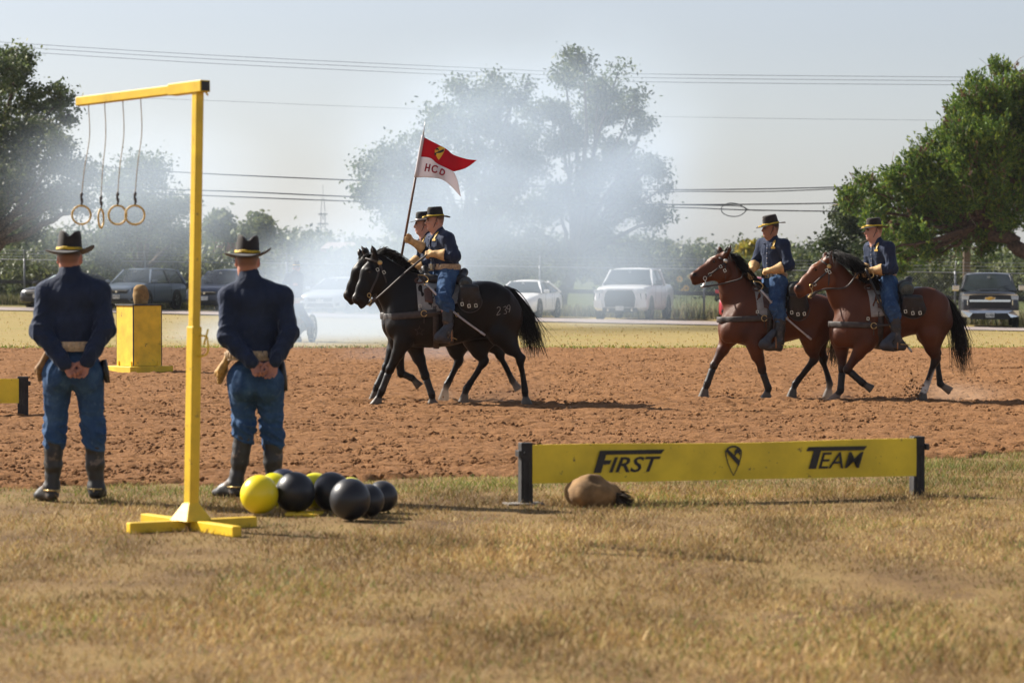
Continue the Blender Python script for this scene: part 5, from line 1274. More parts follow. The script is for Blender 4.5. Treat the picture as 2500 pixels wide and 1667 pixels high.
# ================================================================== PEOPLE
M_SKIN = attr_mat("skin", rough=0.5, spec=0.35, bump=0.1, bscale=160, bdist=0.001, var=0.06, vscale=30, sss=0.12)
def cloth(name, col, var=0.22, scale=9, rough=0.85, folds=0.5):
    if name in MATS: return MATS[name]
    n = NT(name); nz = n.noise(scale, 4.0, 0.6); r = n.ramp(nz.outputs[0], [(0.3, tuple(c * (1 - var) for c in col)), (0.7, tuple(c * (1 + var) for c in col))])
    n.l(r.outputs[0], n.b.inputs["Base Color"]); n.b.inputs["Roughness"].default_value = rough; n.b.inputs["Specular IOR Level"].default_value = 0.15; n.b.inputs["Sheen Weight"].default_value = 0.22; n.b.inputs["Sheen Roughness"].default_value = 0.35; n.b.inputs["Sheen Tint"].default_value = (0.6, 0.7, 0.85, 1)
    f1 = n.noise(14, 3.0, 0.5, vec=n.coord("Object", (1, 1, 0.5)), dist=1.2); f2 = n.noise(220, 2.0, 0.5)
    h = n.math('MULTIPLY_ADD', f2.outputs[0], 0.06, n.math('MULTIPLY', f1.outputs[0], 1.0)); n.bump(h, folds, 0.02)
    MATS[name] = n.m; return n.m
M_SHIRT = cloth("navy_wool_shirt", (0.020, 0.029, 0.058), rough=0.8, folds=0.7)
M_DENIM = None
n = NT("blue_denim"); nz = n.noise(6, 4.0, 0.6); wz = n.noise(26, 4.0, 0.7)
c = n.ramp(nz.outputs[0], [(0.3, (0.018, 0.042, 0.096)), (0.55, (0.032, 0.074, 0.160)), (0.8, (0.072, 0.135, 0.235))])
c2 = n.mix(n.ramp(wz.outputs[0], [(0.55, (0, 0, 0)), (0.8, (0.5, 0.5, 0.5))]).outputs[0], c.outputs[0], (0.13, 0.20, 0.30))
n.l(c2, n.b.inputs["Base Color"]); n.b.inputs["Roughness"].default_value = 0.9; n.b.inputs["Specular IOR Level"].default_value = 0.2
f1 = n.noise(13, 3.0, 0.5, vec=n.coord("Object", (1, 1, 0.7)), dist=1.0); n.bump(f1.outputs[0], 0.5, 0.02); M_DENIM = n.m
M_BOOT = pm("dusty_black_boot", (0.022, 0.020, 0.019), rough=0.5, var=0.3, scale=8, bump=0.35, bscale=40, bdist=0.006, wear=((0.12, 0.085, 0.06), 0.05, 7))
M_GLOVE = pm("tan_gauntlet", (0.58, 0.36, 0.15), rough=0.75, var=0.18, scale=18, bump=0.4, bscale=60, bdist=0.004)
M_GLOVE2 = pm("ochre_gauntlet", (0.48, 0.27, 0.07), rough=0.7, var=0.2, scale=18, bump=0.4, bscale=60, bdist=0.004)
M_BELT = pm("canvas_cartridge_belt", (0.52, 0.38, 0.24), rough=0.85, var=0.2, scale=40, bump=0.5, bscale=120, bdist=0.004)
M_HATB = pm("black_felt_hat", (0.013, 0.012, 0.012), rough=0.9, var=0.2, scale=14, bump=0.2, sheen=0.1)
M_HATBR = pm("brown_black_felt_hat", (0.022, 0.016, 0.014), rough=0.92, var=0.2, scale=14, bump=0.2, sheen=0.15)
M_CORD = pm("gold_hat_cord", (0.80, 0.52, 0.035), rough=0.55, var=0.2, scale=60, bump=0.6, bscale=200)
M_TEE = pm("white_undershirt", (0.72, 0.71, 0.72), rough=0.9, bump=0.2)
M_BADGE = pm("gold_badge_cloth", (0.62, 0.38, 0.05), rough=0.6, var=0.3, scale=90, bump=0.2)
M_PIN = pm("pin_metal", (0.75, 0.62, 0.55), rough=0.3, bump=0, metallic=0.6)
M_BUTTON = pm("button_pearl", (0.7, 0.7, 0.68), rough=0.3, bump=0)
SK1 = (0.46, 0.235, 0.165); SK2 = (0.33, 0.165, 0.105); SK3 = (0.50, 0.27, 0.20); SKB = (0.44, 0.20, 0.14)
def rotm(yaw=0, pitch=0, roll=0): return (Matrix.Rotation(yaw, 3, 'Z') @ Matrix.Rotation(pitch, 3, 'Y') @ Matrix.Rotation(roll, 3, 'X'))
def merge_meshes(name, parts):
    """several closed skins as one mesh; parts = (mesh, 4x4)"""
    V, F, C, o = [], [], [], 0
    for me, M in parts:
        n_ = len(me.vertices); v = np.empty(n_ * 3, np.float32); me.vertices.foreach_get("co", v); v = v.reshape(-1, 3)
        if M is not None: A = np.array(M); v = v @ A[:3, :3].T + A[:3, 3]
        f = np.empty(len(me.loops), np.int32); me.loops.foreach_get("vertex_index", f); F.append(f.reshape(-1, 4) + o)
        c = np.empty(n_ * 4, np.float32); me.attributes["Col"].data.foreach_get("color", c); C.append(c.reshape(-1, 4)[:, :3]); V.append(v); o += n_
        bpy.data.meshes.remove(me)
    return np_mesh(name, np.vstack(V), np.vstack(F), True, np.vstack(C))
def head_mesh(skin, hair, h=0.0055, brow=(0.05, 0.03, 0.02), hair_long=False):
    """head about 0.235 high, centred between ears and eyes, looking along +x"""
    s = Solid((-0.14, -0.12, -0.20), (0.155, 0.12, 0.15), h, skin); dk = tuple(c * 0.55 for c in skin); lip = (skin[0] * 0.95, skin[1] * 0.62, skin[2] * 0.62)
    s.ell((-0.012, 0, 0.03), (0.100, 0.077, 0.092), 0.02); s.ell((0.028, 0, -0.035), (0.066, 0.062, 0.085), 0.04)
    s.ell((0.045, 0, -0.095), (0.038, 0.040, 0.026), 0.035)                       # chin
    for sd in (-1, 1):
        s.ell((0.0, sd * 0.048, -0.06), (0.05, 0.016, 0.03), 0.03)                  # jaw corners
        s.ell((0.066, sd * 0.036, -0.022), (0.024, 0.022, 0.018), 0.02)             # cheek bones
        s.ell((0.086, sd * 0.030, 0.006), (0.016, 0.017, 0.010), 0.012, None, sub=True)   # eye socket
        s.ell((0.079, sd * 0.030, 0.004), (0.012, 0.014, 0.009), 0.004, (0.16, 0.11, 0.09))
        s.cone((0.086, sd * 0.044, 0.021), (0.094, sd * 0.016, 0.021), 0.006, 0.007, 0.006, brow)
        # ear
        s.ell((-0.012, sd * 0.082, -0.004), (0.022, 0.010, 0.034), 0.008, (skin[0] * 1.05, skin[1] * 0.85, skin[2] * 0.82), rot=rotm(sd * 0.35, 0.15)); s.ell((-0.008, sd * 0.091, 0.0), (0.011, 0.006, 0.018), 0.004, dk, sub=True)
    s.cone((0.088, 0, 0.012), (0.108, 0, -0.026), 0.010, 0.014, 0.014); s.ell((0.098, 0, -0.033), (0.013, 0.018, 0.010), 0.008)      # nose
    s.ell((0.088, 0, -0.060), (0.012, 0.024, 0.007), 0.006, lip); s.ell((0.085, 0, -0.071), (0.012, 0.021, 0.007), 0.006, lip)
    s.cone((-0.03, 0, -0.05), (-0.035, 0, -0.19), 0.056, 0.060, 0.04)             # neck
    s.cone((0.0, 0, -0.09), (-0.02, 0, -0.19), 0.045, 0.056, 0.04)
    # hair: close crop behind and above the ears
    s.ell((-0.030, 0, 0.045), (0.089, 0.0795, 0.080), 0.006, hair)
    s.ell((-0.058, 0, 0.005), (0.055, 0.066, 0.060), 0.012, hair if hair_long else tuple(0.65 * a + 0.35 * b for a, b in zip(hair, skin)))
    s.ell((-0.055, 0, -0.045), (0.045, 0.052, 0.035), 0.02, tuple(0.25 * a + 0.75 * b for a, b in zip(hair, skin)))
    if hair_long:
        for sd in (-1, 1): s.ell((-0.02, sd * 0.07, 0.01), (0.035, 0.016, 0.04), 0.01, hair)
        s.ell((-0.085, 0, -0.03), (0.035, 0.04, 0.035), 0.01, hair)
    return s.mesh("head")
def add_hand(s, wrist, d, nrm, thumb, curl=(0.5, 0.9, 0.7), sc=1.0, r=1.0, col=None, spread=0.06, thumb_curl=0.6):
    """palm and five separate fingers; d to the finger tips, nrm out of the palm, thumb towards the thumb side"""
    d = Vector(d).normalized(); nrm = (Vector(nrm) - d * Vector(nrm).dot(d)).normalized(); t = d.cross(nrm).normalized()
    if t.dot(Vector(thumb)) < 0: t = -t
    W = Vector(wrist); c = col
    s.cone(W - d * 0.03 * sc, W + d * 0.015 * sc, 0.026 * sc * r, 0.026 * sc * r, 0.015, c)
    for k in (-1, 0, 1): s.cone(W + d * 0.015 * sc + t * 0.012 * k * sc, W + d * 0.078 * sc + t * 0.026 * k * sc, 0.016 * sc * r, 0.0135 * sc * r, 0.016, c)
    lens = (0.072, 0.080, 0.075, 0.060)
    for i in range(4):
        off = (0.030 - 0.0205 * i) * sc; p = W + d * (0.080 - 0.004 * abs(i - 1.2)) * sc + t * off; a = 0.0; L = lens[i] * sc
        rr = (0.0092, 0.0095, 0.0092, 0.0080)[i] * sc * r
        for q, (fr, cu) in enumerate(zip((0.44, 0.31, 0.25), curl)):
            a += cu * (1 + 0.08 * i); fd = d * math.cos(a) + nrm * math.sin(a) + t * spread * (1.5 - i) * math.cos(a)
            p2 = p + fd.normalized() * L * fr; s.cone(p, p2, rr * (1 - 0.06 * q), rr * (0.94 - 0.06 * q), 0.004 if q else 0.008, c); p = p2
    p = W + d * 0.020 * sc + t * 0.026 * sc; a = 0.0; dirs = (d * 0.75 + t * 0.75 + nrm * 0.25, d * (1 - 0.3 * thumb_curl) + t * (0.45 - 0.5 * thumb_curl) + nrm * (0.3 + 0.6 * thumb_curl), d * (0.9 - 0.5 * thumb_curl) - t * 0.4 * thumb_curl + nrm * 0.6 * thumb_curl)
    for q, (L, dd) in enumerate(zip((0.040, 0.034, 0.028), dirs)):
        p2 = p + dd.normalized() * L * sc; s.cone(p, p2, (0.014, 0.011, 0.0105)[q] * sc * r, (0.0115, 0.0105, 0.008)[q] * sc * r, 0.008, c); p = p2
def hat(parent_root, c, Rm, mat, crown_h=0.118, crease=0.03, brim=0.060, side_up=0.018, ends_down=0.012, cord_mat=None, name="hat", label=None, pinch=0.0, pin=False, tassel=False, skew=0.0, flat_top=False, sc=1.0):
    """felt hat; c = centre of the band; a child of the wearer"""
    M = Matrix.Translation(c) @ Rm.to_4x4() @ Matrix.Scale(sc, 4)
    na = 40; vs, fs = [], []
    rings = []
    # brim edge -> band -> crown -> top
    for q in (1.0, 0.66, 0.33, 0.0): rings.append(("b", q))
    for q in np.linspace(0.12, 1.0, 6): rings.append(("c", q))
    for q in (0.86, 0.6, 0.3, 0.03): rings.append(("t", q))
    for kind, q in rings:
        for k in range(na):
            a = 2 * math.pi * k / na; ca, sa = math.cos(a), math.sin(a)
            rx, ry = 0.103, 0.083
            if kind == "b":
                bw = brim * (1.0 + 0.12 * abs(ca)); r = q * bw; x, y = ca * (rx + r), sa * (ry + r)
                z = (side_up * sa * sa * q ** 1.6 - ends_down * ca * ca * q ** 1.3 + skew * sa * q + 0.004 * math.sin(3 * a + 1) * q)
            elif kind == "c":
                tp = 1 - 0.10 * q - 0.10 * q ** 5; x, y = ca * rx * tp, sa * ry * tp
                x -= pinch * 0.0; pf = 1 - 0.16 * q * max(0, ca) ** 2 * (abs(sa) > 0.2) * (pinch > 0); y *= pf; z = crown_h * q
                if not flat_top and q > 0.7: z -= crease * 0.9 * (q - 0.7) / 0.3 * math.exp(-(y / 0.028) ** 2)
                if kind == "c" and q == 1.0: z = z if not flat_top else crown_h * (0.985 - (0.10 * max(0, -ca) if not flat_top else 0.02))
            else:
                tp = 0.80 * q; x, y = ca * rx * tp, sa * ry * tp
                z = crown_h * (1.02 if not flat_top else 1.0) - (crease * math.exp(-(y / 0.024) ** 2) * (0.8 + 0.3 * max(0, x / rx)) if not flat_top else crease * 0.4 * (1 - q)) - (0.08 * crown_h * max(0, -ca) * q if not flat_top else 0)
            vs.append((x, y, z))
    nr = len(rings)
    for i in range(nr - 1):
        for k in range(na):
            k2 = (k + 1) % na; fs.append((i * na + k, i * na + k2, (i + 1) * na + k2, (i + 1) * na + k))
    fs.append(tuple((nr - 1) * na + k for k in range(na)))
    mb = MB(); mb.add(vs, fs, M=M); ho = mb.build(name, mat, parent_root, smooth=True, solid=0.004)
    if label: ho["label"] = label
    cm = MB()
    for j, (dz, rr) in enumerate(((0.010, 0.0058), (0.019, 0.0050))): cm.tube([M @ Vector((math.cos(a) * (0.103 * 0.985 + 0.004), math.sin(a) * (0.083 * 0.985 + 0.004), dz + 0.002 * math.sin(5 * a))) for a in np.linspace(0, 6.283, 33)[:-1]], rr, 6, closed=True)
    cm.build("hat_cord", cord_mat or M_CORD, ho, smooth=True)
    if tassel:
        t = MB()
        for sd in (-1, 1):
            p0 = Vector((0.108, sd * 0.012, 0.012)); p1 = Vector((0.138, sd * 0.018, 0.006)); p2 = Vector((0.160, sd * 0.024, 0.002 - ends_down))
            t.tube([M @ p0, M @ p1], [0.006, 0.006], 6); t.tube([M @ p1, M @ (p1.lerp(p2, 0.5)), M @ p2], [0.011, 0.013, 0.004], 8)
        t.build("acorn_tassel", cord_mat or M_CORD, ho, smooth=True)
        # gold edging along the front of the brim
    if pin:
        t = MB()
        for sd in (-1, 1): t.bar(M @ Vector((0.090, sd * 0.026, 0.038)), M @ Vector((0.084, -sd * 0.026, 0.075)), 0.006, 0.006, up=tuple(Rm @ Vector((1, 0, 0))))
        t.box(tuple(M @ Vector((0.092, 0, 0.085))), (0.012, 0.016, 0.014)); t.build("crossed_pin", M_PIN, ho)
    return ho
def limb_sleeve(s, a, b, c, r, k=0.04):
    s.cone(a, b, r[0], r[1], k); s.cone(b, c, r[1] * 0.98, r[2], 0.03)
def person(name, label, loc, rz, J, skin, hair, group=None, h=0.008, gloves=True, hat_kw=None, torso_yaw=0.0, head_yaw=0.0, head_pitch=0.0, belt=True, back_view=False, sleeves=(0.074, 0.064, 0.054), bulk=1.0, hands=None, boots_mat=None, hair_long=False, glove_mat=None, strap_chin=True, badge=True):
    root = empty(name, loc, rz, label, "person", group)
    TR = rotm(torso_yaw); hm = head_mesh(skin, hair, 0.0055, hair_long=hair_long); HR = rotm(head_yaw, head_pitch)
    Hc = J["head"]; pel, chest, neck = J["pelvis"], J["chest"], J["neck"]
    allp = [v for v in J.values() if isinstance(v, Vector)]; lo = np.min([tuple(p) for p in allp], 0) - 0.22; hi = np.max([tuple(p) for p in allp], 0) + 0.2
    # --- the body under the clothes, arms ending in hands
    s = Solid(lo, hi, 0.014, skin)
    s.cone(pel, chest, 0.10, 0.11, 0.06); s.cone(chest, neck, 0.09, 0.052, 0.05)
    for q in "lr":
        s.cone(J["sh_" + q], J["el_" + q], 0.035, 0.028, 0.02); s.cone(J["el_" + q], J["wr_" + q], 0.028, 0.024, 0.02); s.cone(J["sh_" + q], chest, 0.05, 0.08, 0.05)
        s.cone(J["hip_" + q], J["kn_" + q], 0.075, 0.05, 0.02); s.cone(J["kn_" + q], J["an_" + q], 0.05, 0.035, 0.02); s.cone(J["hip_" + q], pel, 0.08, 0.09, 0.03)
    parts = [(s.mesh("tmp"), None), (hm, Matrix.Translation(Hc) @ HR.to_4x4())]
    if not gloves:
        for q in "lr":
            hd = hands[q]; W = J["wr_" + q]; hs = Solid(np.array(W) - 0.15, np.array(W) + 0.15, 0.0045, skin)
            hs.cone(W - (W - J["el_" + q]).normalized() * 0.05, W, 0.024, 0.025, 0.01); add_hand(hs, W, hd["d"], hd["n"], hd["t"], hd.get("curl", (0.4, 0.6, 0.5)), 1.05, 1.05, None, thumb_curl=hd.get("tc", 0.5)); parts.append((hs.mesh("tmp", smooth_it=1), None))
    link("body", merge_meshes("body", parts), M_SKIN, root)
    # --- shirt
    s = Solid(lo, hi, h); B = bulk
    sh_mid = (J["sh_l"] + J["sh_r"]) / 2
    w_ = (J["sh_l"] - J["sh_r"]).length
    waist = pel.lerp(chest, 0.30)
    s.ell(waist - Vector((0, 0, 0.02)), (0.138 * B, 0.178 * B, 0.14), 0.05, rot=TR); s.ell(pel.lerp(chest, 0.62), (0.138 * B, 0.175 * B, 0.17), 0.06, rot=TR)
    s.ell(chest + Vector((0, 0, 0.01)), (0.128 * B, 0.180 * B, 0.15), 0.06, rot=TR)
    zb = J["belt"].z
    s.D[:] = np.maximum(s.D, (zb - 0.012) - s.ax[2][None, None, :] + 0 * s.D)                # hem tucked into the belt
    for q in "lr":
        s.cone(chest + (J["sh_" + q] - chest) * 0.45 + Vector((0, 0, 0.02)), J["sh_" + q], 0.108 * B, 0.074, 0.07)
        s.cone(neck - Vector((0, 0, 0.02)), J["sh_" + q] + Vector((0, 0, 0.012)), 0.062, 0.058, 0.05)
        we = J["wr_" + q] - ((J["wr_" + q] - J["el_" + q]).normalized() * (0.115 if gloves else 0.0)); limb_sleeve(s, J["sh_" + q], J["el_" + q], we, sleeves)
    nd = (Hc - neck).normalized()
    s.cone(neck - nd * 0.03, neck + nd * 0.035, 0.082, 0.074, 0.02); s.cone(neck - nd * 0.02, neck + nd * 0.12, 0.058, 0.060, 0.004, sub=True)   # collar
    elb = [np.array(J["el_l"]), np.array(J["el_r"])]
    def folds(Q):
        near = sum(np.exp(-(np.linalg.norm(Q - e, axis=1) / 0.16) ** 2) for e in elb)
        lowb = np.exp(-((Q[:, 2] - zb) / 0.16) ** 2)
        st = Q * np.array([1, 1, 2.2], np.float32); vt = Q * np.array([2.0, 2.0, 0.5], np.float32)
        return 0.008 * ridges(st, 46, 4) * (0.05 + 0.9 * near) + 0.008 * ridges(vt, 30, 8) * (0.20 + 0.9 * lowb)
    shirt = link("shirt", s.mesh("shirt", folds), M_SHIRT, root)
    # --- trousers
    s = Solid(lo, hi, h)
    s.ell(pel + Vector((0, 0, 0.02)), (0.130 * B, 0.162 * B, 0.12), 0.04, rot=TR); s.ell(pel - Vector((0.0, 0, 0.05)), (0.125, 0.160, 0.11), 0.05, rot=TR)
    if back_view:
        for sd in (-1, 1): s.ell(pel + TR @ Vector((-0.06, sd * 0.082, -0.085)), (0.095, 0.088, 0.10), 0.04)
    for q in "lr":
        hp_, kn, an, bt = J["hip_" + q], J["kn_" + q], J["an_" + q], J["bt_" + q]
        s.cone(hp_, kn, J.get("thigh_r", 0.108), J.get("knee_r", 0.074), 0.05); s.cone(kn, bt, J.get("knee_r", 0.074), 0.070, 0.03)
        s.cone(bt + Vector((0, 0, 0.05)), bt + Vector((0, 0, -0.01)), 0.076, 0.066, 0.03)
        s.cone(bt - (bt - an).normalized() * 0.0, an.lerp(bt, 0.75), 0.055, 0.05, 0.01)
    knees = [np.array(J["kn_l"]), np.array(J["kn_r"]), np.array(J["bt_l"]), np.array(J["bt_r"])]
    def folds2(Q):
        near = sum(np.exp(-(np.linalg.norm(Q - e, axis=1) / 0.15) ** 2) for e in knees)
        st = Q * np.array([1, 1, 2.4], np.float32); vt = Q * np.array([2.0, 2.0, 0.4], np.float32)
        return 0.011 * ridges(st, 36, 6) * (0.06 + 0.9 * near) + 0.006 * ridges(vt, 26, 9)
    link("trousers", s.mesh("trousers", folds2), M_DENIM, root)
    # --- boots
    for q in "lr":
        an, bt, to, he = J["an_" + q], J["bt_" + q], J["to_" + q], J["he_" + q]
        bl = np.min([tuple(p) for p in (an, bt, to, he)], 0) - 0.14; bh = np.max([tuple(p) for p in (an, bt, to, he)], 0) + 0.14
        s = Solid(bl, bh, 0.009)
        s.cone(bt, bt.lerp(an, 0.5), 0.071, 0.064, 0.02); s.cone(bt.lerp(an, 0.5), an, 0.064, 0.047, 0.02)
        ball = he.lerp(to, 0.66); up = Vector((0, 0, 1))
        s.cone(an, he + up * 0.042, 0.050, 0.040, 0.03); s.cone(he + up * 0.040, ball + up * 0.036, 0.038, 0.043, 0.03); s.cone(ball + up * 0.036, to + up * 0.026, 0.043, 0.027, 0.02); s.cone(an + up * 0.01, ball + up * 0.045, 0.046, 0.036, 0.04)
        s.cone(bt + (bt - an).normalized() * 0.075, bt + (bt - an).normalized() * 0.0, 0.060, 0.055, 0.004, sub=True)
        if J.get("flat_feet", True): s.D[:] = np.maximum(s.D, (min(he.z, to.z) + 0.004) - s.ax[2][None, None, :] + 0 * s.D)
        st = Vector((1, 1, 2))
        bo = link("boot", s.mesh("boot", lambda Q: 0.0045 * vnoise(Q * np.array([1, 1, 2.2], np.float32), 36, 3)), boots_mat or M_BOOT, root)
        sp = MB(); bk = he + (he - to).normalized() * 0.035 + Vector((0, 0, 0.075)); fd = (to - he).normalized(); sdv = fd.cross(Vector((0, 0, 1))).normalized()
        sp.tube([bk + sdv * 0.045 + fd * 0.08, bk + sdv * 0.042, bk - fd * 0.012, bk - sdv * 0.042, bk - sdv * 0.045 + fd * 0.08], 0.006, 5); sp.tube([bk - fd * 0.012, bk - fd * 0.05 - Vector((0, 0, 0.012))], 0.006, 5); sp.build("spur", M_BRASS, bo, smooth=True)
    # --- belt with cartridge loops
    if belt:
        b = MB(); rx, ry = 0.128 * B + 0.020, 0.166 * B + 0.018; cz = J["belt"]; tilt = J.get("belt_tilt", 0.0); nb = 44
        ring = lambda a, z, e=0.0: cz + TR @ Vector((math.cos(a) * (rx + e), math.sin(a) * (ry + e), z + tilt * math.cos(a)))
        vs, fs = [], []
        for k in range(nb):
            a = 6.283185 * k / nb
            for (z, e) in ((-0.034, -0.004), (-0.034, 0.004), (0.034, 0.004), (0.034, -0.004)): vs.append(tuple(ring(a, z, e)))
        for k in range(nb):
            k2 = (k + 1) % nb
            for j in range(4): fs.append((k * 4 + j, k2 * 4 + j, k2 * 4 + (j + 1) % 4, k * 4 + (j + 1) % 4))
        b.add(vs, fs); bo = b.build("cartridge_belt", M_BELT, root, smooth=False, auto=40)
        for k in range(26):
            a = 0.75 + (6.283 - 1.5) * k / 25; lp = MB(); lp.tube([ring(a, -0.020, 0.007), ring(a, 0.022, 0.007)], 0.0085, 6); lp.build("cartridge_loop", M_BELT, bo, smooth=True)
        bk = MB(); f0 = ring(0, 0, 0.006); bx = TR @ Vector((1, 0, 0)); by = TR @ Vector((0, 1, 0))
        bk.add([tuple(f0 + by * 0.09 + Vector((0, 0, -0.036))), tuple(f0 - by * 0.09 + Vector((0, 0, -0.036))), tuple(f0 - by * 0.09 + Vector((0, 0, 0.036))), tuple(f0 + by * 0.09 + Vector((0, 0, 0.036)))], [(0, 1, 2, 3)]); bk.build("leather_tab", M_STRAP, bo, solid=0.012)
        q = [f0 + bx * 0.012 + by * y + Vector((0, 0, z)) for y, z in ((-.026, -.03), (.026, -.03), (.026, .03), (-.026, .03))]; bb = MB()
        for j in range(4): bb.bar(q[j], q[(j + 1) % 4], 0.007, 0.007, up=tuple(bx))
        bb.build("belt_buckle", M_BRASS, bo)
    # --- gauntlets
    if gloves:
        for q in "lr":
            hd = hands[q]; W = J["wr_" + q]; El = J["el_" + q]; fd = (W - El).normalized(); cuff = W - fd * 0.135
            s = Solid(np.minimum(np.array(W), np.array(cuff)) - 0.15, np.maximum(np.array(W), np.array(cuff)) + 0.15, 0.0065)
            s.cone(W - fd * 0.01, W + fd * 0.02, 0.038, 0.034, 0.02); s.cone(cuff, W - fd * 0.02, 0.076, 0.044, 0.015)
            s.cone(cuff - fd * 0.06, cuff + fd * 0.05, 0.070, 0.050, 0.006, sub=True)
            s.cone(cuff - fd * 0.12, cuff - fd * 0.075, 0.1, 0.1, 0.0, sub=True)
            add_hand(s, W + fd * 0.012, hd["d"], hd["n"], hd["t"], hd.get("curl", (0.9, 1.2, 0.9)), 1.12, 1.2, None, spread=0.03, thumb_curl=hd.get("tc", 0.8))
            link("gauntlet", s.mesh("gauntlet", lambda Q: 0.002 * vnoise(Q, 60, 2)), glove_mat or M_GLOVE, root)
    # --- hat, chin strap, details
    hk = dict(hat_kw or {}); hc = Hc + HR @ Vector((-0.010, 0, 0.055)); tilt = hk.pop("tilt", (0, 0, 0))
    hat(root, hc, HR @ rotm(*tilt), hk.pop("mat", M_HATB), **hk)
    if strap_chin:
        cs = MB()
        for sd in (-1, 1): cs.tube(spline(np.array([tuple(Hc + HR @ Vector(p)) for p in ((-0.02, sd * 0.088, 0.05), (0.005, sd * 0.082, -0.02), (0.025, sd * 0.066, -0.075), (0.035, sd * 0.03, -0.118), (0.035, 0, -0.122))]), 4), 0.0045, 5)
        cs.build("chin_strap", M_STRAP, root, smooth=True)
    if badge:
        # white undershirt in the open collar, placket, pocket patch
        f = TR @ Vector((1, 0, 0)); l_ = TR @ Vector((0, 1, 0))
        t = MB(); c0 = neck + f * 0.052 + Vector((0, 0, -0.012)); t.add([tuple(c0 + l_ * 0.04 + Vector((0, 0, 0.05))), tuple(c0 - l_ * 0.04 + Vector((0, 0, 0.05))), tuple(c0 + f * 0.035 + Vector((0, 0, -0.06)))], [(0, 1, 2)]); t.build("undershirt", M_TEE, root, solid=0.008)
        from mathutils.bvhtree import BVHTree
        bv = BVHTree.FromPolygons([v.co for v in shirt.data.vertices], [tuple(p.vertices) for p in shirt.data.polygons])
        def onshirt(y, z, o=0.003):
            st_ = chest + l_ * y + f * 0.6; st_ = Vector((st_.x, st_.y, z)); hit = bv.ray_cast(st_, -f)
            return (hit[0] + f * o) if hit[0] is not None else st_ - f * 0.46
        zc = chest.z + 0.06
        pl = MB(); pts = [onshirt(0.0, z, 0.002) for z in np.linspace(neck.z - 0.06, zb + 0.05, 9)]; pl.tube(pts, 0.017, 6, flat=(1, 0.18), up=tuple(f)); pl.build("placket", M_SHIRT, root, smooth=True)
        for z in np.linspace(neck.z - 0.10, zb + 0.09, 5):
            bt_ = MB(); bt_.box(tuple(onshirt(0.0, z, 0.008)), (0.010, 0.010, 0.010)); bt_.build("button", M_BUTTON, root)
        for sd in (-1, 1):
            pk = MB(); g = [onshirt(sd * 0.095 + u * 0.048, zc - 0.02 + v * 0.06, 0.003) for u, v in ((-1, 0.6), (1, 0.6), (1, -0.8), (0, -1.1), (-1, -0.8))]; pk.add([tuple(p) for p in g], [(0, 1, 2, 3, 4)]); pk.build("pocket", M_SHIRT, root, solid=0.006)
        bd = MB(); yb, zbb = 0.095, zc + 0.035
        prof = [(-0.018, 0.05), (0.0, 0.072), (0.018, 0.05), (0.016, 0.02), (0.010, -0.01), (0.028, -0.022), (0.028, -0.042), (-0.028, -0.042), (-0.028, -0.022), (-0.010, -0.01), (-0.016, 0.02)]
        bd.add([tuple(onshirt(yb + y, zbb + z, 0.011)) for y, z in prof], [tuple(range(len(prof)))]); bd.build("breast_badge", M_BADGE, root, solid=0.003)
        for sd in (-1, 1):
            cl = MB(); b0 = neck + f * 0.07 + l_ * sd * 0.012 + Vector((0, 0, -0.03)); b1 = neck + f * 0.005 + l_ * sd * 0.078 + Vector((0, 0, 0.03)); b2 = neck + f * 0.115 + l_ * sd * 0.062 + Vector((0, 0, -0.052)); b3 = neck + f * 0.03 + l_ * sd * 0.105 + Vector((0, 0, -0.005))
            cl.add([tuple(b0), tuple(b1), tuple(b3), tuple(b2)], [(0, 1, 2, 3)]); cl.build("collar_flap", M_SHIRT, root, solid=0.007)
    return root
# ---------------------------------------------------------------- standing soldiers seen from behind (zoom frame 0..760 x 500..1260, 2.063x)
def standing(cx, gy, S, pts, px, py):
    """zoom pixels -> local (x fwd = away from camera, y left = picture left)"""
    J = {}
    for k, v in pts.items():
        if isinstance(v, tuple): zx, zy, fw = v; J[k] = Vector((fw, (cx - zx) / S, (gy - zy) / S))
        else: J[k] = v
    return J
S1 = 734.0
JL = standing(372, 1490, S1, dict(head=(352, 238, 0.03), neck=(357, 318, -0.01), chest=(372, 455, 0.0), pelvis=(372, 790, 0.0), belt=(378, 690, 0.0),
    sh_l=(238, 415, -0.01), sh_r=(508, 412, -0.01), el_l=(214, 610, -0.09), el_r=(545, 600, -0.09), wr_l=(350, 778, -0.195), wr_r=(466, 762, -0.185),
    hip_l=(292, 830, 0), hip_r=(450, 830, 0), kn_l=(276, 1090, 0.03), kn_r=(468, 1090, 0.03), bt_l=(270, 1190, 0.0), bt_r=(480, 1195, 0.0), an_l=(262, 1420, -0.02), an_r=(490, 1425, -0.02),
    he_l=(268, 1490, -0.05), he_r=(490, 1482, -0.05), to_l=(165, 1492, 0.12), to_r=(495, 1482, 0.21)), 0, 0)
gl = on_ground(372 / 2.063, 500 + 1494 / 2.063)
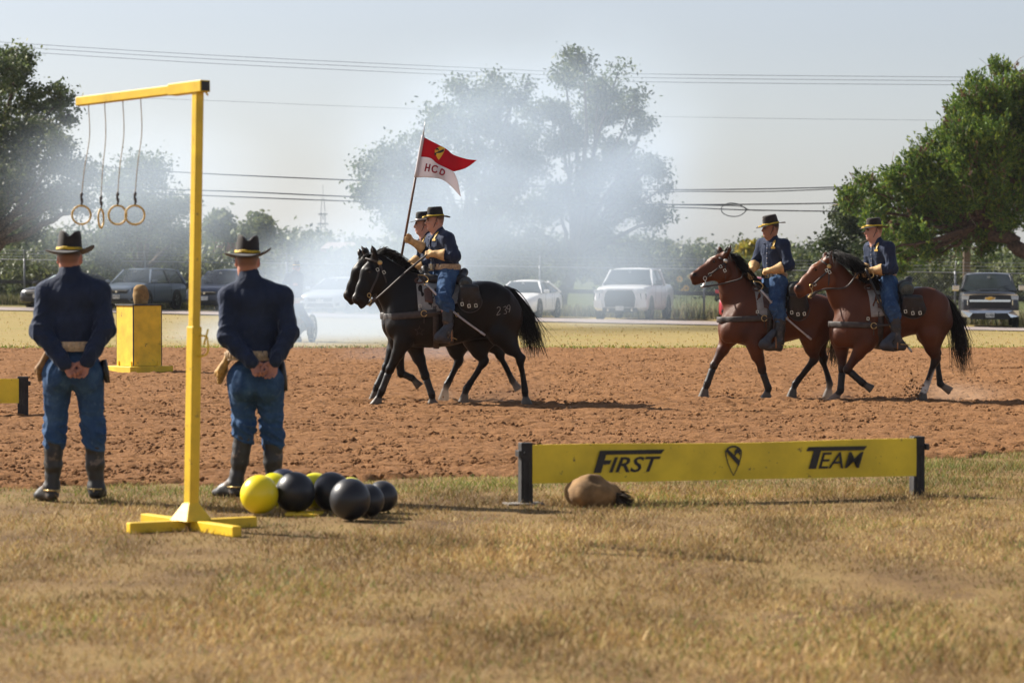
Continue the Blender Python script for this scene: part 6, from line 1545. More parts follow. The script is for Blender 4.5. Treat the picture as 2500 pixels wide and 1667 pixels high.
person("person", "soldier standing with back turned and hands clasped, left of the yellow post", Vector((gl.x, gl.y, 0.01)), R(90), JL, SKB, (0.035, 0.02, 0.012), group="soldiers standing at ease", h=0.0075, gloves=False, back_view=True, bulk=1.02, head_pitch=0.03, head_yaw=0.04, strap_chin=False, badge=False, sleeves=(0.076, 0.068, 0.052),
    hands=dict(l=dict(d=(-0.02, -0.62, -0.75), n=(-0.8, -0.4, 0.3), t=(-0.3, -0.6, 0.6), curl=(0.5, 0.9, 0.7)), r=dict(d=(-0.03, 0.40, -0.85), n=(-0.9, 0.2, 0.2), t=(-0.2, 0.8, 0.4), curl=(0.35, 0.5, 0.4))),
    hat_kw=dict(mat=M_HATBR, crown_h=0.134, crease=0.045, brim=0.078, side_up=0.024, ends_down=0.022, skew=-0.018, sc=1.06, tilt=(0, 0.02, 0.03)))
S2 = 700.0
JR = standing(1290, 1472, S2, dict(head=(1247, 292, 0.03), neck=(1258, 378, -0.01), chest=(1290, 510, 0.0), pelvis=(1290, 860, 0.0), belt=(1270, 760, 0.0),
    sh_l=(1160, 468, -0.01), sh_r=(1422, 470, -0.01), el_l=(1152, 665, -0.09), el_r=(1462, 650, -0.09), wr_l=(1282, 790, -0.19), wr_r=(1398, 782, -0.18),
    hip_l=(1222, 880, 0), hip_r=(1362, 880, 0), kn_l=(1225, 1090, 0.03), kn_r=(1365, 1100, 0.06), bt_l=(1228, 1165, 0.0), bt_r=(1375, 1195, 0.04), an_l=(1190, 1400, -0.02), an_r=(1372, 1400, 0.03),
    he_l=(1195, 1470, -0.05), he_r=(1372, 1462, 0.0), to_l=(1078, 1474, 0.10), to_r=(1390, 1462, 0.26)), 0, 0)
gr_ = on_ground(1290 / 2.063, 500 + 1478 / 2.063)
person("person", "soldier standing with back turned between yellow post and balloons", Vector((gr_.x, gr_.y, 0.01)), R(90), JR, SKB, (0.05, 0.03, 0.018), group="soldiers standing at ease", h=0.0075, gloves=False, back_view=True, bulk=0.98, head_pitch=0.02, head_yaw=0.10, strap_chin=False, badge=False, sleeves=(0.073, 0.064, 0.050),
    hands=dict(l=dict(d=(-0.02, -0.50, -0.85), n=(-0.8, -0.4, 0.3), t=(-0.3, -0.6, 0.6), curl=(0.5, 0.9, 0.7)), r=dict(d=(-0.03, 0.30, -0.9), n=(-0.9, 0.2, 0.2), t=(-0.2, 0.8, 0.4), curl=(0.35, 0.5, 0.4))),
    hat_kw=dict(mat=M_HATBR, crown_h=0.130, crease=0.05, brim=0.076, side_up=0.026, ends_down=0.022, skew=-0.022, sc=1.04, tilt=(0, 0.02, 0.04)))
# folded gauntlets tucked into their belts, dark holster flaps on the right hip
def tucked_gloves(loc, lab, y, z, mat):
    root = empty("folded_gloves", loc, R(90), lab, "gloves", "folded gauntlets")
    for i in range(3):
        s = Solid((-0.12, y - 0.05, z - 0.24), (0.12, y + 0.22, z + 0.05), 0.008)
        o = Vector((-0.03 + 0.03 * i, 0, -0.01 * i)); s.cone(Vector((0, y, z)) + o, Vector((0, y + 0.07 + 0.012 * i, z - 0.13)) + o, 0.022, 0.030, 0.01); s.cone(Vector((0, y + 0.05, z - 0.10)) + o, Vector((0.015, y + 0.085, z - 0.17 - 0.012 * i)) + o, 0.028, 0.020, 0.012)
        link("glove_fold", s.mesh("glove_fold", lambda Q: 0.002 * vnoise(Q, 60, 2)), mat, root)
tucked_gloves((gl.x, gl.y, 0.01), "brown gauntlets folded under the belt of the soldier left of the yellow post", (372 - 255) / S1, (1490 - 705) / S1, pm("brown_gauntlet", (0.26, 0.14, 0.05), rough=0.75, var=0.2, scale=18, bump=0.4))
tucked_gloves((gr_.x, gr_.y, 0.01), "yellow gauntlets folded under the belt of the soldier beside the balloons", (1290 - 1165) / S2, (1472 - 745) / S2, M_GLOVE2)
def holster(loc, lab, y, z0, z1):
    root = empty("holster", loc, R(90), lab, "holster", "belt holsters")
    mb = MB(); mb.tube([(0.0, y, z0), (0.0, y - 0.015, (z0 + z1) / 2), (0.0, y - 0.03, z1)], [0.045, 0.05, 0.035], 10, flat=(0.5, 1)); mb.build("flap_case", M_LEATHER, root, smooth=True)
    mb = MB(); mb.lathe([(0.0005, 0.006), (0.010, 0.004), (0.012, 0)], 10, Matrix.Translation((-0.03, y - 0.01, z0 - 0.08)) @ Matrix.Rotation(R(-90), 4, 'Y')); mb.build("stud", M_BRASS, root, smooth=True)
holster((gl.x, gl.y, 0.01), "dark holster at the right hip of the soldier left of the yellow post", (372 - 528) / S1, (1490 - 760) / S1, (1490 - 880) / S1)
holster((gr_.x, gr_.y, 0.01), "dark holster at the right hip of the soldier beside the balloons", (1290 - 1418) / S2, (1472 - 790) / S2, (1472 - 940) / S2)
# ---------------------------------------------------------------- riders
def rider(F, label, pts, **kw):
    J = {}
    for k, v in pts.items(): J[k] = F.p(v[0], v[1], v[2]) if isinstance(v, tuple) else v
    J["flat_feet"] = False; J["knee_r"] = 0.090; J["thigh_r"] = 0.124
    return person("person", label, F.loc, F.rz, J, group="mounted riders", h=0.0095, **kw), J
RA = dict(head=(788, 188, 0.02), neck=(818, 268, 0.0), chest=(838, 352, 0.0), pelvis=(868, 548, 0.0), belt=(862, 498, 0.0),
    sh_l=(878, 312, 0.185), sh_r=(772, 315, -0.13), el_l=(925, 425, 0.25), el_r=(760, 400, -0.16), wr_l=(788, 412, 0.20), wr_r=(643, 332, -0.10),
    hip_l=(880, 560, 0.12), hip_r=(850, 560, -0.12), kn_l=(852, 715, 0.345), kn_r=(845, 715, -0.345), bt_l=(880, 775, 0.36), bt_r=(870, 775, -0.36), an_l=(885, 945, 0.395), an_r=(878, 945, -0.395),
    he_l=(898, 1015, 0.395), he_r=(890, 1015, -0.395), to_l=(800, 1000, 0.41), to_r=(795, 1000, -0.41))
hand_rein = dict(d=(0.9, -0.25, -0.05), n=(0.1, -0.9, -0.5), t=(0.2, -0.1, 1), curl=(1.1, 1.3, 0.9), tc=0.9)
hand_rein_r = dict(d=(0.9, 0.25, -0.05), n=(0.1, 0.9, -0.5), t=(0.2, 0.1, 1), curl=(1.1, 1.3, 0.9), tc=0.9)
hand_pole = dict(d=(0.75, -0.15, 0.55), n=(-0.5, 0.5, 0.6), t=(0.3, 0.8, 0.4), curl=(1.0, 1.3, 0.9), tc=0.9)
riderA, JA = rider(FA, "stout rider on the near black horse holding up the guidon", RA, skin=SK3, hair=(0.10, 0.06, 0.035), torso_yaw=R(24), head_yaw=R(14), bulk=1.16, hands=dict(l=hand_rein, r=dict(d=(0.85, 0.0, 0.35), n=(0.1, 0.9, 0.2), t=(0.0, 0.3, 1), curl=(1.2, 1.3, 0.9), tc=0.9)), sleeves=(0.086, 0.074, 0.058),
    hat_kw=dict(crown_h=0.122, crease=0.02, brim=0.074, side_up=0.010, ends_down=0.016, flat_top=True, pin=True, tassel=True, sc=1.0, tilt=(0, 0.06, 0)))
RB = {k: (v[0] - 48, v[1] + 16, v[2]) for k, v in RA.items()}
RB.update(sh_r=(745, 330, -0.15), el_r=(720, 440, -0.22), wr_r=(640, 480, -0.10), el_l=(800, 450, 0.22), wr_l=(690, 500, 0.12))
riderB, JB = rider(FB, "rider on the far black horse, half hidden behind the guidon bearer", RB, skin=SK3, hair=(0.03, 0.02, 0.015), torso_yaw=R(12), head_yaw=R(12), bulk=0.98, hair_long=True, hands=dict(l=hand_rein, r=hand_rein_r),
    hat_kw=dict(crown_h=0.114, crease=0.02, brim=0.072, side_up=0.010, ends_down=0.016, flat_top=True, pin=True, tassel=False, cord_mat=M_PIN, sc=1.0, tilt=(0, 0.06, 0)))
RC = dict(head=(702, 186, 0.02), neck=(722, 268, 0.0), chest=(725, 358, 0.0), pelvis=(735, 562, 0.0), belt=(735, 518, 0.0),
    sh_l=(795, 305, 0.14), sh_r=(655, 298, -0.12), el_l=(828, 448, 0.22), el_r=(606, 425, -0.14), wr_l=(705, 483, 0.24), wr_r=(572, 486, 0.02),
    hip_l=(755, 575, 0.12), hip_r=(720, 575, -0.12), kn_l=(738, 745, 0.325), kn_r=(720, 745, -0.325), bt_l=(760, 820, 0.34), bt_r=(742, 820, -0.34), an_l=(757, 990, 0.37), an_r=(740, 990, -0.37),
    he_l=(752, 1052, 0.37), he_r=(738, 1052, -0.37), to_l=(655, 1050, 0.39), to_r=(648, 1045, -0.39))
riderC, JC = rider(FC, "rider on the first bay, chest turned to us, both gauntlets on the reins", RC, skin=SK2, hair=(0.02, 0.014, 0.01), torso_yaw=R(46), head_yaw=R(20), bulk=0.90, hands=dict(l=dict(d=(0.95, -0.2, -0.05), n=(0.1, -0.6, -0.8), t=(0.2, 0.1, 1), curl=(1.0, 1.2, 0.9)), r=dict(d=(0.3, 0.3, -0.9), n=(-0.5, 0.6, -0.2), t=(0.3, 0.8, 0.2), curl=(0.8, 1.0, 0.8))),
    hat_kw=dict(crown_h=0.120, crease=0.022, brim=0.078, side_up=0.014, ends_down=0.012, flat_top=True, pin=True, tassel=True, sc=1.04, tilt=(0, 0.20, 0), mat=M_HATBR))
RDd = dict(head=(1444, 228, 0.02), neck=(1472, 308, 0.0), chest=(1492, 400, 0.0), pelvis=(1525, 585, 0.0), belt=(1518, 530, 0.0),
    sh_l=(1540, 350, 0.18), sh_r=(1432, 350, -0.13), el_l=(1562, 492, 0.24), el_r=(1420, 470, -0.14), wr_l=(1418, 506, 0.18), wr_r=(1372, 530, -0.02),
    hip_l=(1540, 595, 0.12), hip_r=(1510, 595, -0.12), kn_l=(1545, 762, 0.335), kn_r=(1520, 762, -0.335), bt_l=(1570, 825, 0.35), bt_r=(1545, 825, -0.35), an_l=(1588, 985, 0.375), an_r=(1560, 985, -0.375),
    he_l=(1630, 1058, 0.375), he_r=(1600, 1058, -0.375), to_l=(1530, 1055, 0.39), to_r=(1505, 1050, -0.39))
riderD, JD = rider(FD, "last rider in line, on the bay under the juniper", RDd, skin=SK3, hair=(0.12, 0.07, 0.04), torso_yaw=R(26), head_yaw=R(16), bulk=0.92, hands=dict(l=dict(d=(0.85, -0.2, -0.35), n=(0.1, -0.6, -0.8), t=(0.2, 0.1, 1), curl=(0.8, 1.1, 0.9)), r=hand_rein_r),
    hat_kw=dict(crown_h=0.112, crease=0.02, brim=0.074, side_up=0.004, ends_down=0.020, flat_top=True, pin=True, tassel=True, sc=1.0, tilt=(0, 0.06, 0), mat=M_HATBR))
fw = lambda J, q, k: J["wr_" + q] + (J["wr_" + q] - J["el_" + q]).normalized() * k
bridle(FA, SA, "the near black horse", fw(JA, "l", 0.07)); bridle(FB, SB, "the far black horse", fw(JB, "l", 0.07))
bridle(FC, SC, "the first bay horse", fw(JC, "r", 0.08), metal=M_NICKEL); bridle(FD, SD, "the last bay horse", fw(JD, "l", 0.08))
sabre(FA, (735, 610), (920, 800), (1128, 955), "the near black horse", 0.34, 0.36)
sabre(FC, (620, 620), (780, 800), (975, 968), "the first bay horse", 0.33, 0.35)
sabre(FD, (1400, 560), (1530, 860), (1685, 1065), "the last bay horse", 0.33, 0.38, dark=True)
print("people", round(time.time() - T0, 1))
# ================================================================== PROPS: ring stand, hurdles, balloons, target box, sacks, guidon
M_YEL = pm("yellow_paint", (0.80, 0.52, 0.02), rough=0.42, var=0.10, scale=5, bump=0.15, bscale=30, wear=((0.45, 0.27, 0.03), 0.015, 12))
M_YELB = pm("yellow_board_paint", (0.82, 0.60, 0.03), rough=0.55, var=0.10, scale=3, bump=0.2, bscale=25, wear=((0.16, 0.09, 0.03), -0.02, 16))
M_YELW = pm("worn_yellow_wood", (0.82, 0.54, 0.03), rough=0.65, var=0.12, scale=4, bump=0.3, bscale=20, wear=((0.10, 0.06, 0.02), -0.012, 9))
M_BLKP = pm("black_paint", (0.016, 0.015, 0.016), rough=0.5, var=0.3, scale=8, bump=0.2)
M_BLKW = pm("black_stained_wood", (0.022, 0.020, 0.020), rough=0.7, var=0.35, scale=10, bump=0.5, bscale=18, bdist=0.01, wear=((0.10, 0.085, 0.07), -0.01, 10))
M_ROPE = pm("thin_cord", (0.38, 0.30, 0.20), rough=0.9, var=0.2, scale=60, bump=0.3)
M_RING = pm("brass_ring_wrap", (0.62, 0.40, 0.10), rough=0.5, var=0.2, scale=50, bump=0.2)
def text_mesh(txt, size, shear=0.0, bold=0.0, extrude=0.002, spacing=1.0):
    cu = bpy.data.curves.new("lettering", 'FONT'); cu.body = txt; cu.size = size; cu.shear = shear; cu.offset = bold; cu.extrude = extrude; cu.space_character = spacing; cu.resolution_u = 3
    o = bpy.data.objects.new("tmp_text", cu); COL.objects.link(o); dg = bpy.context.evaluated_depsgraph_get(); me = bpy.data.meshes.new_from_object(o.evaluated_get(dg)); bpy.data.objects.remove(o); bpy.data.curves.remove(cu)
    return me
def place_text(name, txt, mat, parent, origin, ux, uz, width, height, shear=0.0, bold=0.0, depth=0.002):
    """lettering fitted into width x height (cap height) from origin (lower left), ux to the right, uz up"""
    me = text_mesh(txt, 1.0, shear, bold, 0.01); n_ = len(me.vertices); v = np.empty(n_ * 3, np.float32); me.vertices.foreach_get("co", v); v = v.reshape(-1, 3)
    mn, mx = v.min(0), v.max(0); q = (v - mn) / (mx - mn + 1e-9); ux, uz = np.array(ux), np.array(uz); nn = np.cross(ux, uz)
    w = np.array(origin)[None] + q[:, :1] * ux * width + q[:, 1:2] * uz * height + (q[:, 2:3]) * nn * depth
    me.vertices.foreach_set("co", w.astype(np.float32).ravel()); me.update(); return link(name, me, mat, parent)
SHIELD = [(-0.5, 0.60), (-0.36, 0.80), (-0.12, 0.92), (0.12, 0.92), (0.36, 0.80), (0.5, 0.60), (0.48, 0.28), (0.36, -0.15), (0.18, -0.60), (0.0, -0.95), (-0.18, -0.60), (-0.36, -0.15), (-0.48, 0.28)]
HORSEHEAD = [(0.05, 0.22), (0.10, 0.42), (0.06, 0.48), (0.12, 0.62), (0.20, 0.68), (0.24, 0.80), (0.30, 0.68), (0.40, 0.58), (0.42, 0.36), (0.36, 0.20), (0.34, 0.36), (0.28, 0.42), (0.20, 0.34), (0.10, 0.20)]
# ---- the yellow stand with the hanging rings
b_ = {k: on_ground(*v) for k, v in dict(lf=(313, 1303), rf=(579, 1312), rb=(623, 1287), lb=(353, 1279)).items()}
cxy = (b_["lf"] + b_["rf"] + b_["rb"] + b_["lb"]) / 4; cxy.z = 0
stand = empty("ring_stand", cxy, label="tall yellow steel stand with overhanging arm on a cross foot", cat="stand")
AH = 0.066
for a, c in (("lf", "rb"), ("rf", "lb")):
    for e in (a, c):
        mb = MB(); d = b_[e] - cxy; d.z = 0; mb.bar(d.normalized() * 0.05 + Vector((0, 0, AH / 2 + 0.004)), d + Vector((0, 0, AH / 2 + 0.004)), 0.062, AH); mb.build("foot_arm", M_YEL, stand, bevel=0.006, segs=2)
ax_b = Vector((-0.66, 0.75, 0)).normalized(); ax_c = Vector((ax_b.y, -ax_b.x, 0))
rotp = Matrix(((ax_b.x, ax_c.x, 0), (ax_b.y, ax_c.y, 0), (0, 0, 1)))
mb = MB(); mb.box((0, 0, AH + 0.055), (0.20, 0.20, 0.115), rot=rotp, taper=(0.36, 0.36)); mb.build("gusset", M_YEL, stand, bevel=0.005)
top = at(455 * K, 192 * K, cxy.y) - cxy; ln_ = top.z; lean = Vector((top.x, 0, 0))
p_of = lambda z: lean * (z / ln_) + Vector((0, 0, z))
zs = 1.28
mb = MB(); mb.bar(p_of(AH + 0.08), p_of(zs), 0.070, 0.070, up=tuple(ax_c)); mb.build("post_sleeve", M_YEL, stand, bevel=0.006, segs=2)
mb = MB(); mb.bar(p_of(zs - 0.05), p_of(ln_ - 0.03), 0.056, 0.056, up=tuple(ax_c)); mb.build("post", M_YEL, stand, bevel=0.006, segs=2)
BL = 1.42; zb0 = ln_ - 0.02
bo = p_of(zb0) - ax_b * 0.08; bend = Vector((0, 0, -0.022))
mb = MB(); mb.bar(bo, bo + (ax_b + bend) * 0.36, 0.074, 0.074); mb.build("arm_sleeve", M_YEL, stand, bevel=0.005, segs=2)
mb = MB(); mb.bar(bo + (ax_b + bend) * 0.33 , bo + (ax_b + bend) * (BL + 0.02), 0.058, 0.058); mb.build("arm", M_YEL, stand, bevel=0.005, segs=2)
mb = MB(); mb.bar(bo - ax_b * 0.003, bo + ax_b * 0.01, 0.060, 0.060); mb.build("open_end", M_BLKP, stand)
mb = MB(); pv = bo + ax_b * 0.14 - ax_c * -0.037; mb.tube([pv - ax_c * 0.0, pv + ax_c * 0.045], 0.010, 8); mb.tube([pv + ax_c * 0.04, pv + ax_c * 0.045 + Vector((0, 0, -0.05)) - ax_b * 0.05], 0.006, 6); mb.build("clamp_screw", M_YEL, stand, smooth=True)
hz = (1303 - 795 * K) / 377 ; hk = p_of(hz) + Vector((0.035, -0.03, 0))
mb = MB(); r_ = 0.006
mb.tube(spline(np.array([tuple(hk + Vector(q)) for q in ((0, 0, 0.008), (0.045, -0.01, 0.004), (0.055, -0.01, -0.03), (0.058, -0.01, -0.075), (0.045, -0.01, -0.108), (0.01, -0.005, -0.122), (-0.01, 0, -0.118))]), 6), r_, 7)
mb.tube([hk + Vector((0.030, -0.01, -0.05)), hk + Vector((0.045, -0.01, 0.004)), hk + Vector((0.058, -0.01, 0.05))], r_, 7); mb.build("ring_hook", M_YEL, stand, smooth=True)
ring_lab = ["leftmost ring, gold, hanging from the yellow arm's tip", "ring hanging edge-on, second from the arm's tip", "third ring from the arm's tip, overlapped by its neighbour", "dark shaded ring nearest the yellow post"]
for i, (tx, ty, rx_, ry_) in enumerate(((203, 238, 187, 494), (240, 236, 232, 502), (282, 230, 270, 494), (322, 228, 310, 494))):
    # where along the arm does this cord hang
    best = min(np.linspace(0.1, BL, 200), key=lambda t: abs((lambda w: (w.x / w.y) - ray(tx * K, 0).x / ray(tx * K, 0).y)(cxy + bo + (ax_b + bend) * t)))
    tp = cxy + bo + (ax_b + bend) * best + Vector((0, 0, -0.03)); rc = qat(rx_, ry_, tp.y); rr = 0.061
    root = empty("hanging_ring", tp, label=ring_lab[i], cat="ring", group="rings hanging from the yellow stand"); rel = rc - tp; tz = rel.z + rr
    if abs(rel.z) < 0.2: continue
    knot = Vector((rel.x * 0.96, 0, tz + 0.075)); mb = MB()
    sp = [Vector((0, 0, 0.0)), Vector((0.006, 0.002, knot.z * 0.35)), Vector((knot.x * 0.55, -0.004, knot.z * 0.7)), knot]; mb.tube(spline(np.array([tuple(q) for q in sp]), 6), 0.0032, 5); mb.build("cord", M_ROPE, root, smooth=True)
    mb = MB(); mb.tube([knot + Vector((0, 0, 0.012)), knot, knot - Vector((0.004, 0, 0.02)), knot - Vector((0, 0, 0.034)), knot - Vector((-0.003, 0, 0.05)), Vector((rel.x, 0, tz + 0.004))], [0.006, 0.012, 0.007, 0.011, 0.008, 0.006], 7); mb.build("snap_hook", M_STRAP, root, smooth=True)
    a0 = R(82) if i == 1 else R((8, 0, -12, 5)[i]); mb = MB()
    mb.tube([rel + Vector((math.cos(a) * rr * math.cos(a0), math.cos(a) * rr * math.sin(a0), math.sin(a) * rr)) for a in np.linspace(0, 6.283, 33)[:-1]], 0.0068, 8, closed=True); mb.build("hoop", M_RING, root, smooth=True)
# ---- hurdles
def hurdle(p0, p1, label, letters=True, post_w=0.085, hgt=0.43, board=(0.145, 0.415), right_only=False):
    d = p1 - p0; d.z = 0; L = d.length; rz = math.atan2(d.y, d.x); root = empty("hurdle", p0, rz, label, "hurdle", "low training hurdles")
    for i, x in enumerate((0, L)):
        if right_only and i == 0: continue
        po = empty("post_unit", (0, 0, 0)); COL.objects.unlink(po); bpy.data.objects.remove(po)
        mb = MB(); mb.box((x, 0.0, hgt / 2), (post_w, 0.09, hgt)); pp = mb.build("post", M_BLKW, root, bevel=0.004)
        mb = MB(); sg = -1 if i == 0 else 1; mb.box((x + sg * (post_w / 2 + 0.012), -0.02, hgt - 0.075), (0.026, 0.10, 0.045)); mb.tube([(x + sg * 0.02, -0.052, hgt - 0.07), (x + sg * 0.02, -0.066, hgt - 0.07)], 0.010, 8); mb.build("hinge_bracket", M_BLKP, pp, bevel=0.002)
        if i == 0: mb = MB(); mb.box((x - 0.02, -0.02, 0.006), (0.26, 0.16, 0.010)); mb.build("foot_plate", pm("galv_plate", (0.24, 0.21, 0.18), rough=0.8, var=0.2, bump=0.1), root)
        mb = MB()
        for sx_ in (-1, 1): mb.bar((x + sx_ * 0.018, -0.0465, 0.02), (x + sx_ * 0.018, -0.0465, hgt - 0.14), 0.012, 0.006, up=(0, -1, 0))
        mb.build("groove_strip", M_BLKP, pp)
    bx0, bx1 = post_w / 2 - 0.005, L - post_w / 2 + 0.015; z0, z1 = board; yb = -0.040
    mb = MB(); nseg = 40; vs, fs = [], []
    for k in range(nseg + 1):
        t = k / nseg; x = bx0 + (bx1 - bx0) * t; wv_ = 0.004 * math.sin(t * 17) + 0.003 * math.sin(t * 41); zt = z1 + 0.004 * math.sin(t * 9) - 0.006 * math.sin(t * 3.14)
        for (y, z) in ((yb - 0.006 + wv_, z0), (yb - 0.010 + wv_, (z0 + z1) / 2), (yb - 0.006 + wv_, zt), (yb + 0.010 + wv_, zt), (yb + 0.010 + wv_, z0)): vs.append((x, y, z))
    for k in range(nseg):
        for j in range(5): fs.append((k * 5 + j, (k + 1) * 5 + j, (k + 1) * 5 + (j + 1) % 5, k * 5 + (j + 1) % 5))
    fs += [tuple(range(5)), tuple(reversed(range(nseg * 5, nseg * 5 + 5)))]
    mb.add(vs, fs); bd = mb.build("board", M_YELB, root, smooth=False, auto=40)
    if letters:
        H = z1 - z0; W = bx1 - bx0; yf = yb - 0.0165
        o = lambda u, v: (bx0 + W * u, yf, z0 + H * v); ux, uz = (1, 0, 0), (0, 0, 1)
        # photo fractions of the board: FIRST 0.152-0.332, TEAM 0.695-0.868
        for big, rest, u0, u1, b0 in (("F", "IRST", 0.153, 0.322, 0.26), ("T", "EAM", 0.700, 0.850, 0.20)):
            w = (u1 - u0) * W; sh = 0.30
            x0 = bx0 + W * u0; zb = z0 + H * 0.25; zt = z0 + H * 0.83; hh = zt - zb; bar = hh * 0.19
            sx_ = lambda x, z: (x + sh * (z - zb), yf - 0.002, z)
            mb = MB()
            if big == "F":
                st = w * 0.11
                mb.poly([sx_(x0, zb), sx_(x0 + st, zb), sx_(x0 + st, zb + hh * 0.38), sx_(x0 + w * 0.205, zb + hh * 0.38), sx_(x0 + w * 0.215, zb + hh * 0.56), sx_(x0 + st, zb + hh * 0.56), sx_(x0 + st, zt - bar), sx_(x0 + w * 0.94, zt - bar), sx_(x0 + w * 0.98, zt), sx_(x0, zt)], 0.003)
            else:
                st = w * 0.13; xs_ = x0 + w * 0.07
                mb.poly([sx_(xs_, zb), sx_(xs_ + st, zb), sx_(xs_ + st, zt - bar), sx_(x0 + w * 0.96, zt - bar), sx_(x0 + w, zt), sx_(x0 - w * 0.04, zt), sx_(x0 - w * 0.06, zt - bar), sx_(xs_, zt - bar)], 0.003)
            mb.build("letter_" + ("f" if big == "F" else "t"), M_BLKP, bd)
            if big == "F": place_text("lettering", rest, M_BLKP, bd, (x0 + w * 0.235, yf - 0.001, zb), ux, uz, w * 0.78, hh * 0.70, 0.32, 0.016)
            else: place_text("lettering", rest, M_BLKP, bd, (x0 + w * 0.245, yf - 0.001, zb), ux, uz, w * 0.80, hh * 0.74, 0.30, 0.004)
        cx_ = bx0 + W * 0.513; cz_ = z0 + H * 0.50; sw, shh = 0.145, 0.115
        pt = lambda u, v, e=0: (cx_ + u * sw * 0.88, yf - 0.001 - e, cz_ + v * shh * 1.02)
        mb = MB(); n_ = len(SHIELD)
        inner = [(u * 0.84, v * 0.88) for u, v in SHIELD]
        mb.add([pt(u, v, 0.0015) for u, v in SHIELD] + [pt(u, v, 0.0015) for u, v in inner], [(i, (i + 1) % n_, n_ + (i + 1) % n_, n_ + i) for i in range(n_)]); mb.build("shield_outline", M_BLKP, bd)
        mb = MB(); mb.poly([pt(-0.46, 0.60, 0.001), pt(-0.34, 0.74, 0.001), pt(0.40, -0.02, 0.001), pt(0.32, -0.34, 0.001)], 0.001); mb.build("shield_bar", M_BLKP, bd)
        mb = MB(); mb.poly([pt(u * 1.0 - 0.02, v * 0.86 + 0.12, 0.001) for u, v in HORSEHEAD], 0.001); mb.build("shield_horse_head", M_BLKP, bd)
    return root
h0, h1 = on_ground(1207 * K, 1157 * K), on_ground(2106 * K, 1137 * K)
hurdle(Vector((h0.x, h0.y, 0)), Vector((h1.x, h1.y, 0)), "yellow hurdle board lettered FIRST TEAM between black posts")
g2 = on_ground(53 * K, 961 * K); hurdle(Vector((g2.x - 2.9, g2.y - 0.5, 0.03)), Vector((g2.x, g2.y, 0.03)), "yellow hurdle cut off by the left picture edge, one black post showing", letters=False, post_w=0.12, hgt=0.44, right_only=True)
# ---- balloons on a low yellow rack
def latex(name, col, rough): 
    n = NT(name); nz = n.noise(5, 2, 0.5); r = n.ramp(nz.outputs[0], [(0.3, tuple(c * 0.92 for c in col)), (0.7, col)]); n.l(r.outputs[0], n.b.inputs["Base Color"]); n.b.inputs["Roughness"].default_value = rough; n.b.inputs["Coat Weight"].default_value = 0.15; n.b.inputs["Coat Roughness"].default_value = 0.15
    n.b.inputs["Specular IOR Level"].default_value = 0.4; return n.m
M_BY = latex("yellow_latex", (0.86, 0.68, 0.012), 0.3); M_BYG = latex("lime_yellow_latex", (0.70, 0.64, 0.012), 0.3); M_BK = latex("black_latex", (0.018, 0.018, 0.022), 0.42); M_BN = latex("navy_latex", (0.014, 0.018, 0.042), 0.42)
bal = [(595, 1183, 44, M_BY, "big bright yellow balloon at the front left of the cluster", 0), (678, 1180, 46, M_BK, "black balloon next to the front yellow one", 0), (804, 1197, 47, M_BK, "large black balloon lying nearest to us", 0), (764, 1176, 44, M_BK, "black balloon behind the nearest black one, casting shade", 0),
       (846, 1190, 37, M_BK, "smaller black balloon second from the cluster's right end", 0), (880, 1178, 35, M_BK, "black balloon at the right end of the cluster", 0), (630, 1166, 38, M_BYG, "lime yellow balloon peeping out behind the bright yellow one", 0), (725, 1172, 41, M_BYG, "lime yellow balloon between two black balloons", 0),
       (650, 1163, 41, M_BN, "navy balloon at the back by the soldier's boot", 0), (806, 1166, 33, M_BYG, "yellow balloon almost hidden at the back right", 0)]
for bx_, by_, r_, m_, lab, _ in bal:
    g = on_ground(bx_ * K, by_ * K); r = r_ * K / (FPX / g.y); root = empty("balloon", (g.x, g.y, 0.0), label=lab, cat="balloon", group="balloons on the grass")
    prof = [(max(0.0008, r * math.sin(t) * (1 + 0.02 * math.cos(t))), r - r * 1.03 * math.cos(t)) for t in np.linspace(0, math.pi, 22)]
    tilt = Matrix.Translation((0, 0, r)) @ rotm(random.random() * 6, random.uniform(-0.5, 0.5)).to_4x4() @ Matrix.Translation((0, 0, -r))
    mb = MB(); mb.lathe([(a, z + 0.012) for a, z in prof], 32, tilt); mb.build("skin", m_, root, smooth=True)
    mb = MB(); mb.lathe([(0.012, -0.006), (0.007, 0.004), (0.005, 0.012)], 10, tilt); mb.build("knot", m_, root, smooth=True)
g = on_ground(690 * K, 1186 * K); rack = empty("balloon_rack", (g.x, g.y, 0), label="low yellow painted frame lying under the balloons", cat="frame")
for (x0, y0, x1, y1) in ((-0.10, 0.02, 0.12, -0.02), (-0.10, 0.20, 0.14, 0.16), (-0.08, 0.02, -0.06, 0.20), (0.10, -0.01, 0.12, 0.17)):
    mb = MB(); mb.bar((x0, y0, 0.012), (x1, y1, 0.012), 0.05, 0.02); mb.build("rail", M_YEL, rack, bevel=0.004)
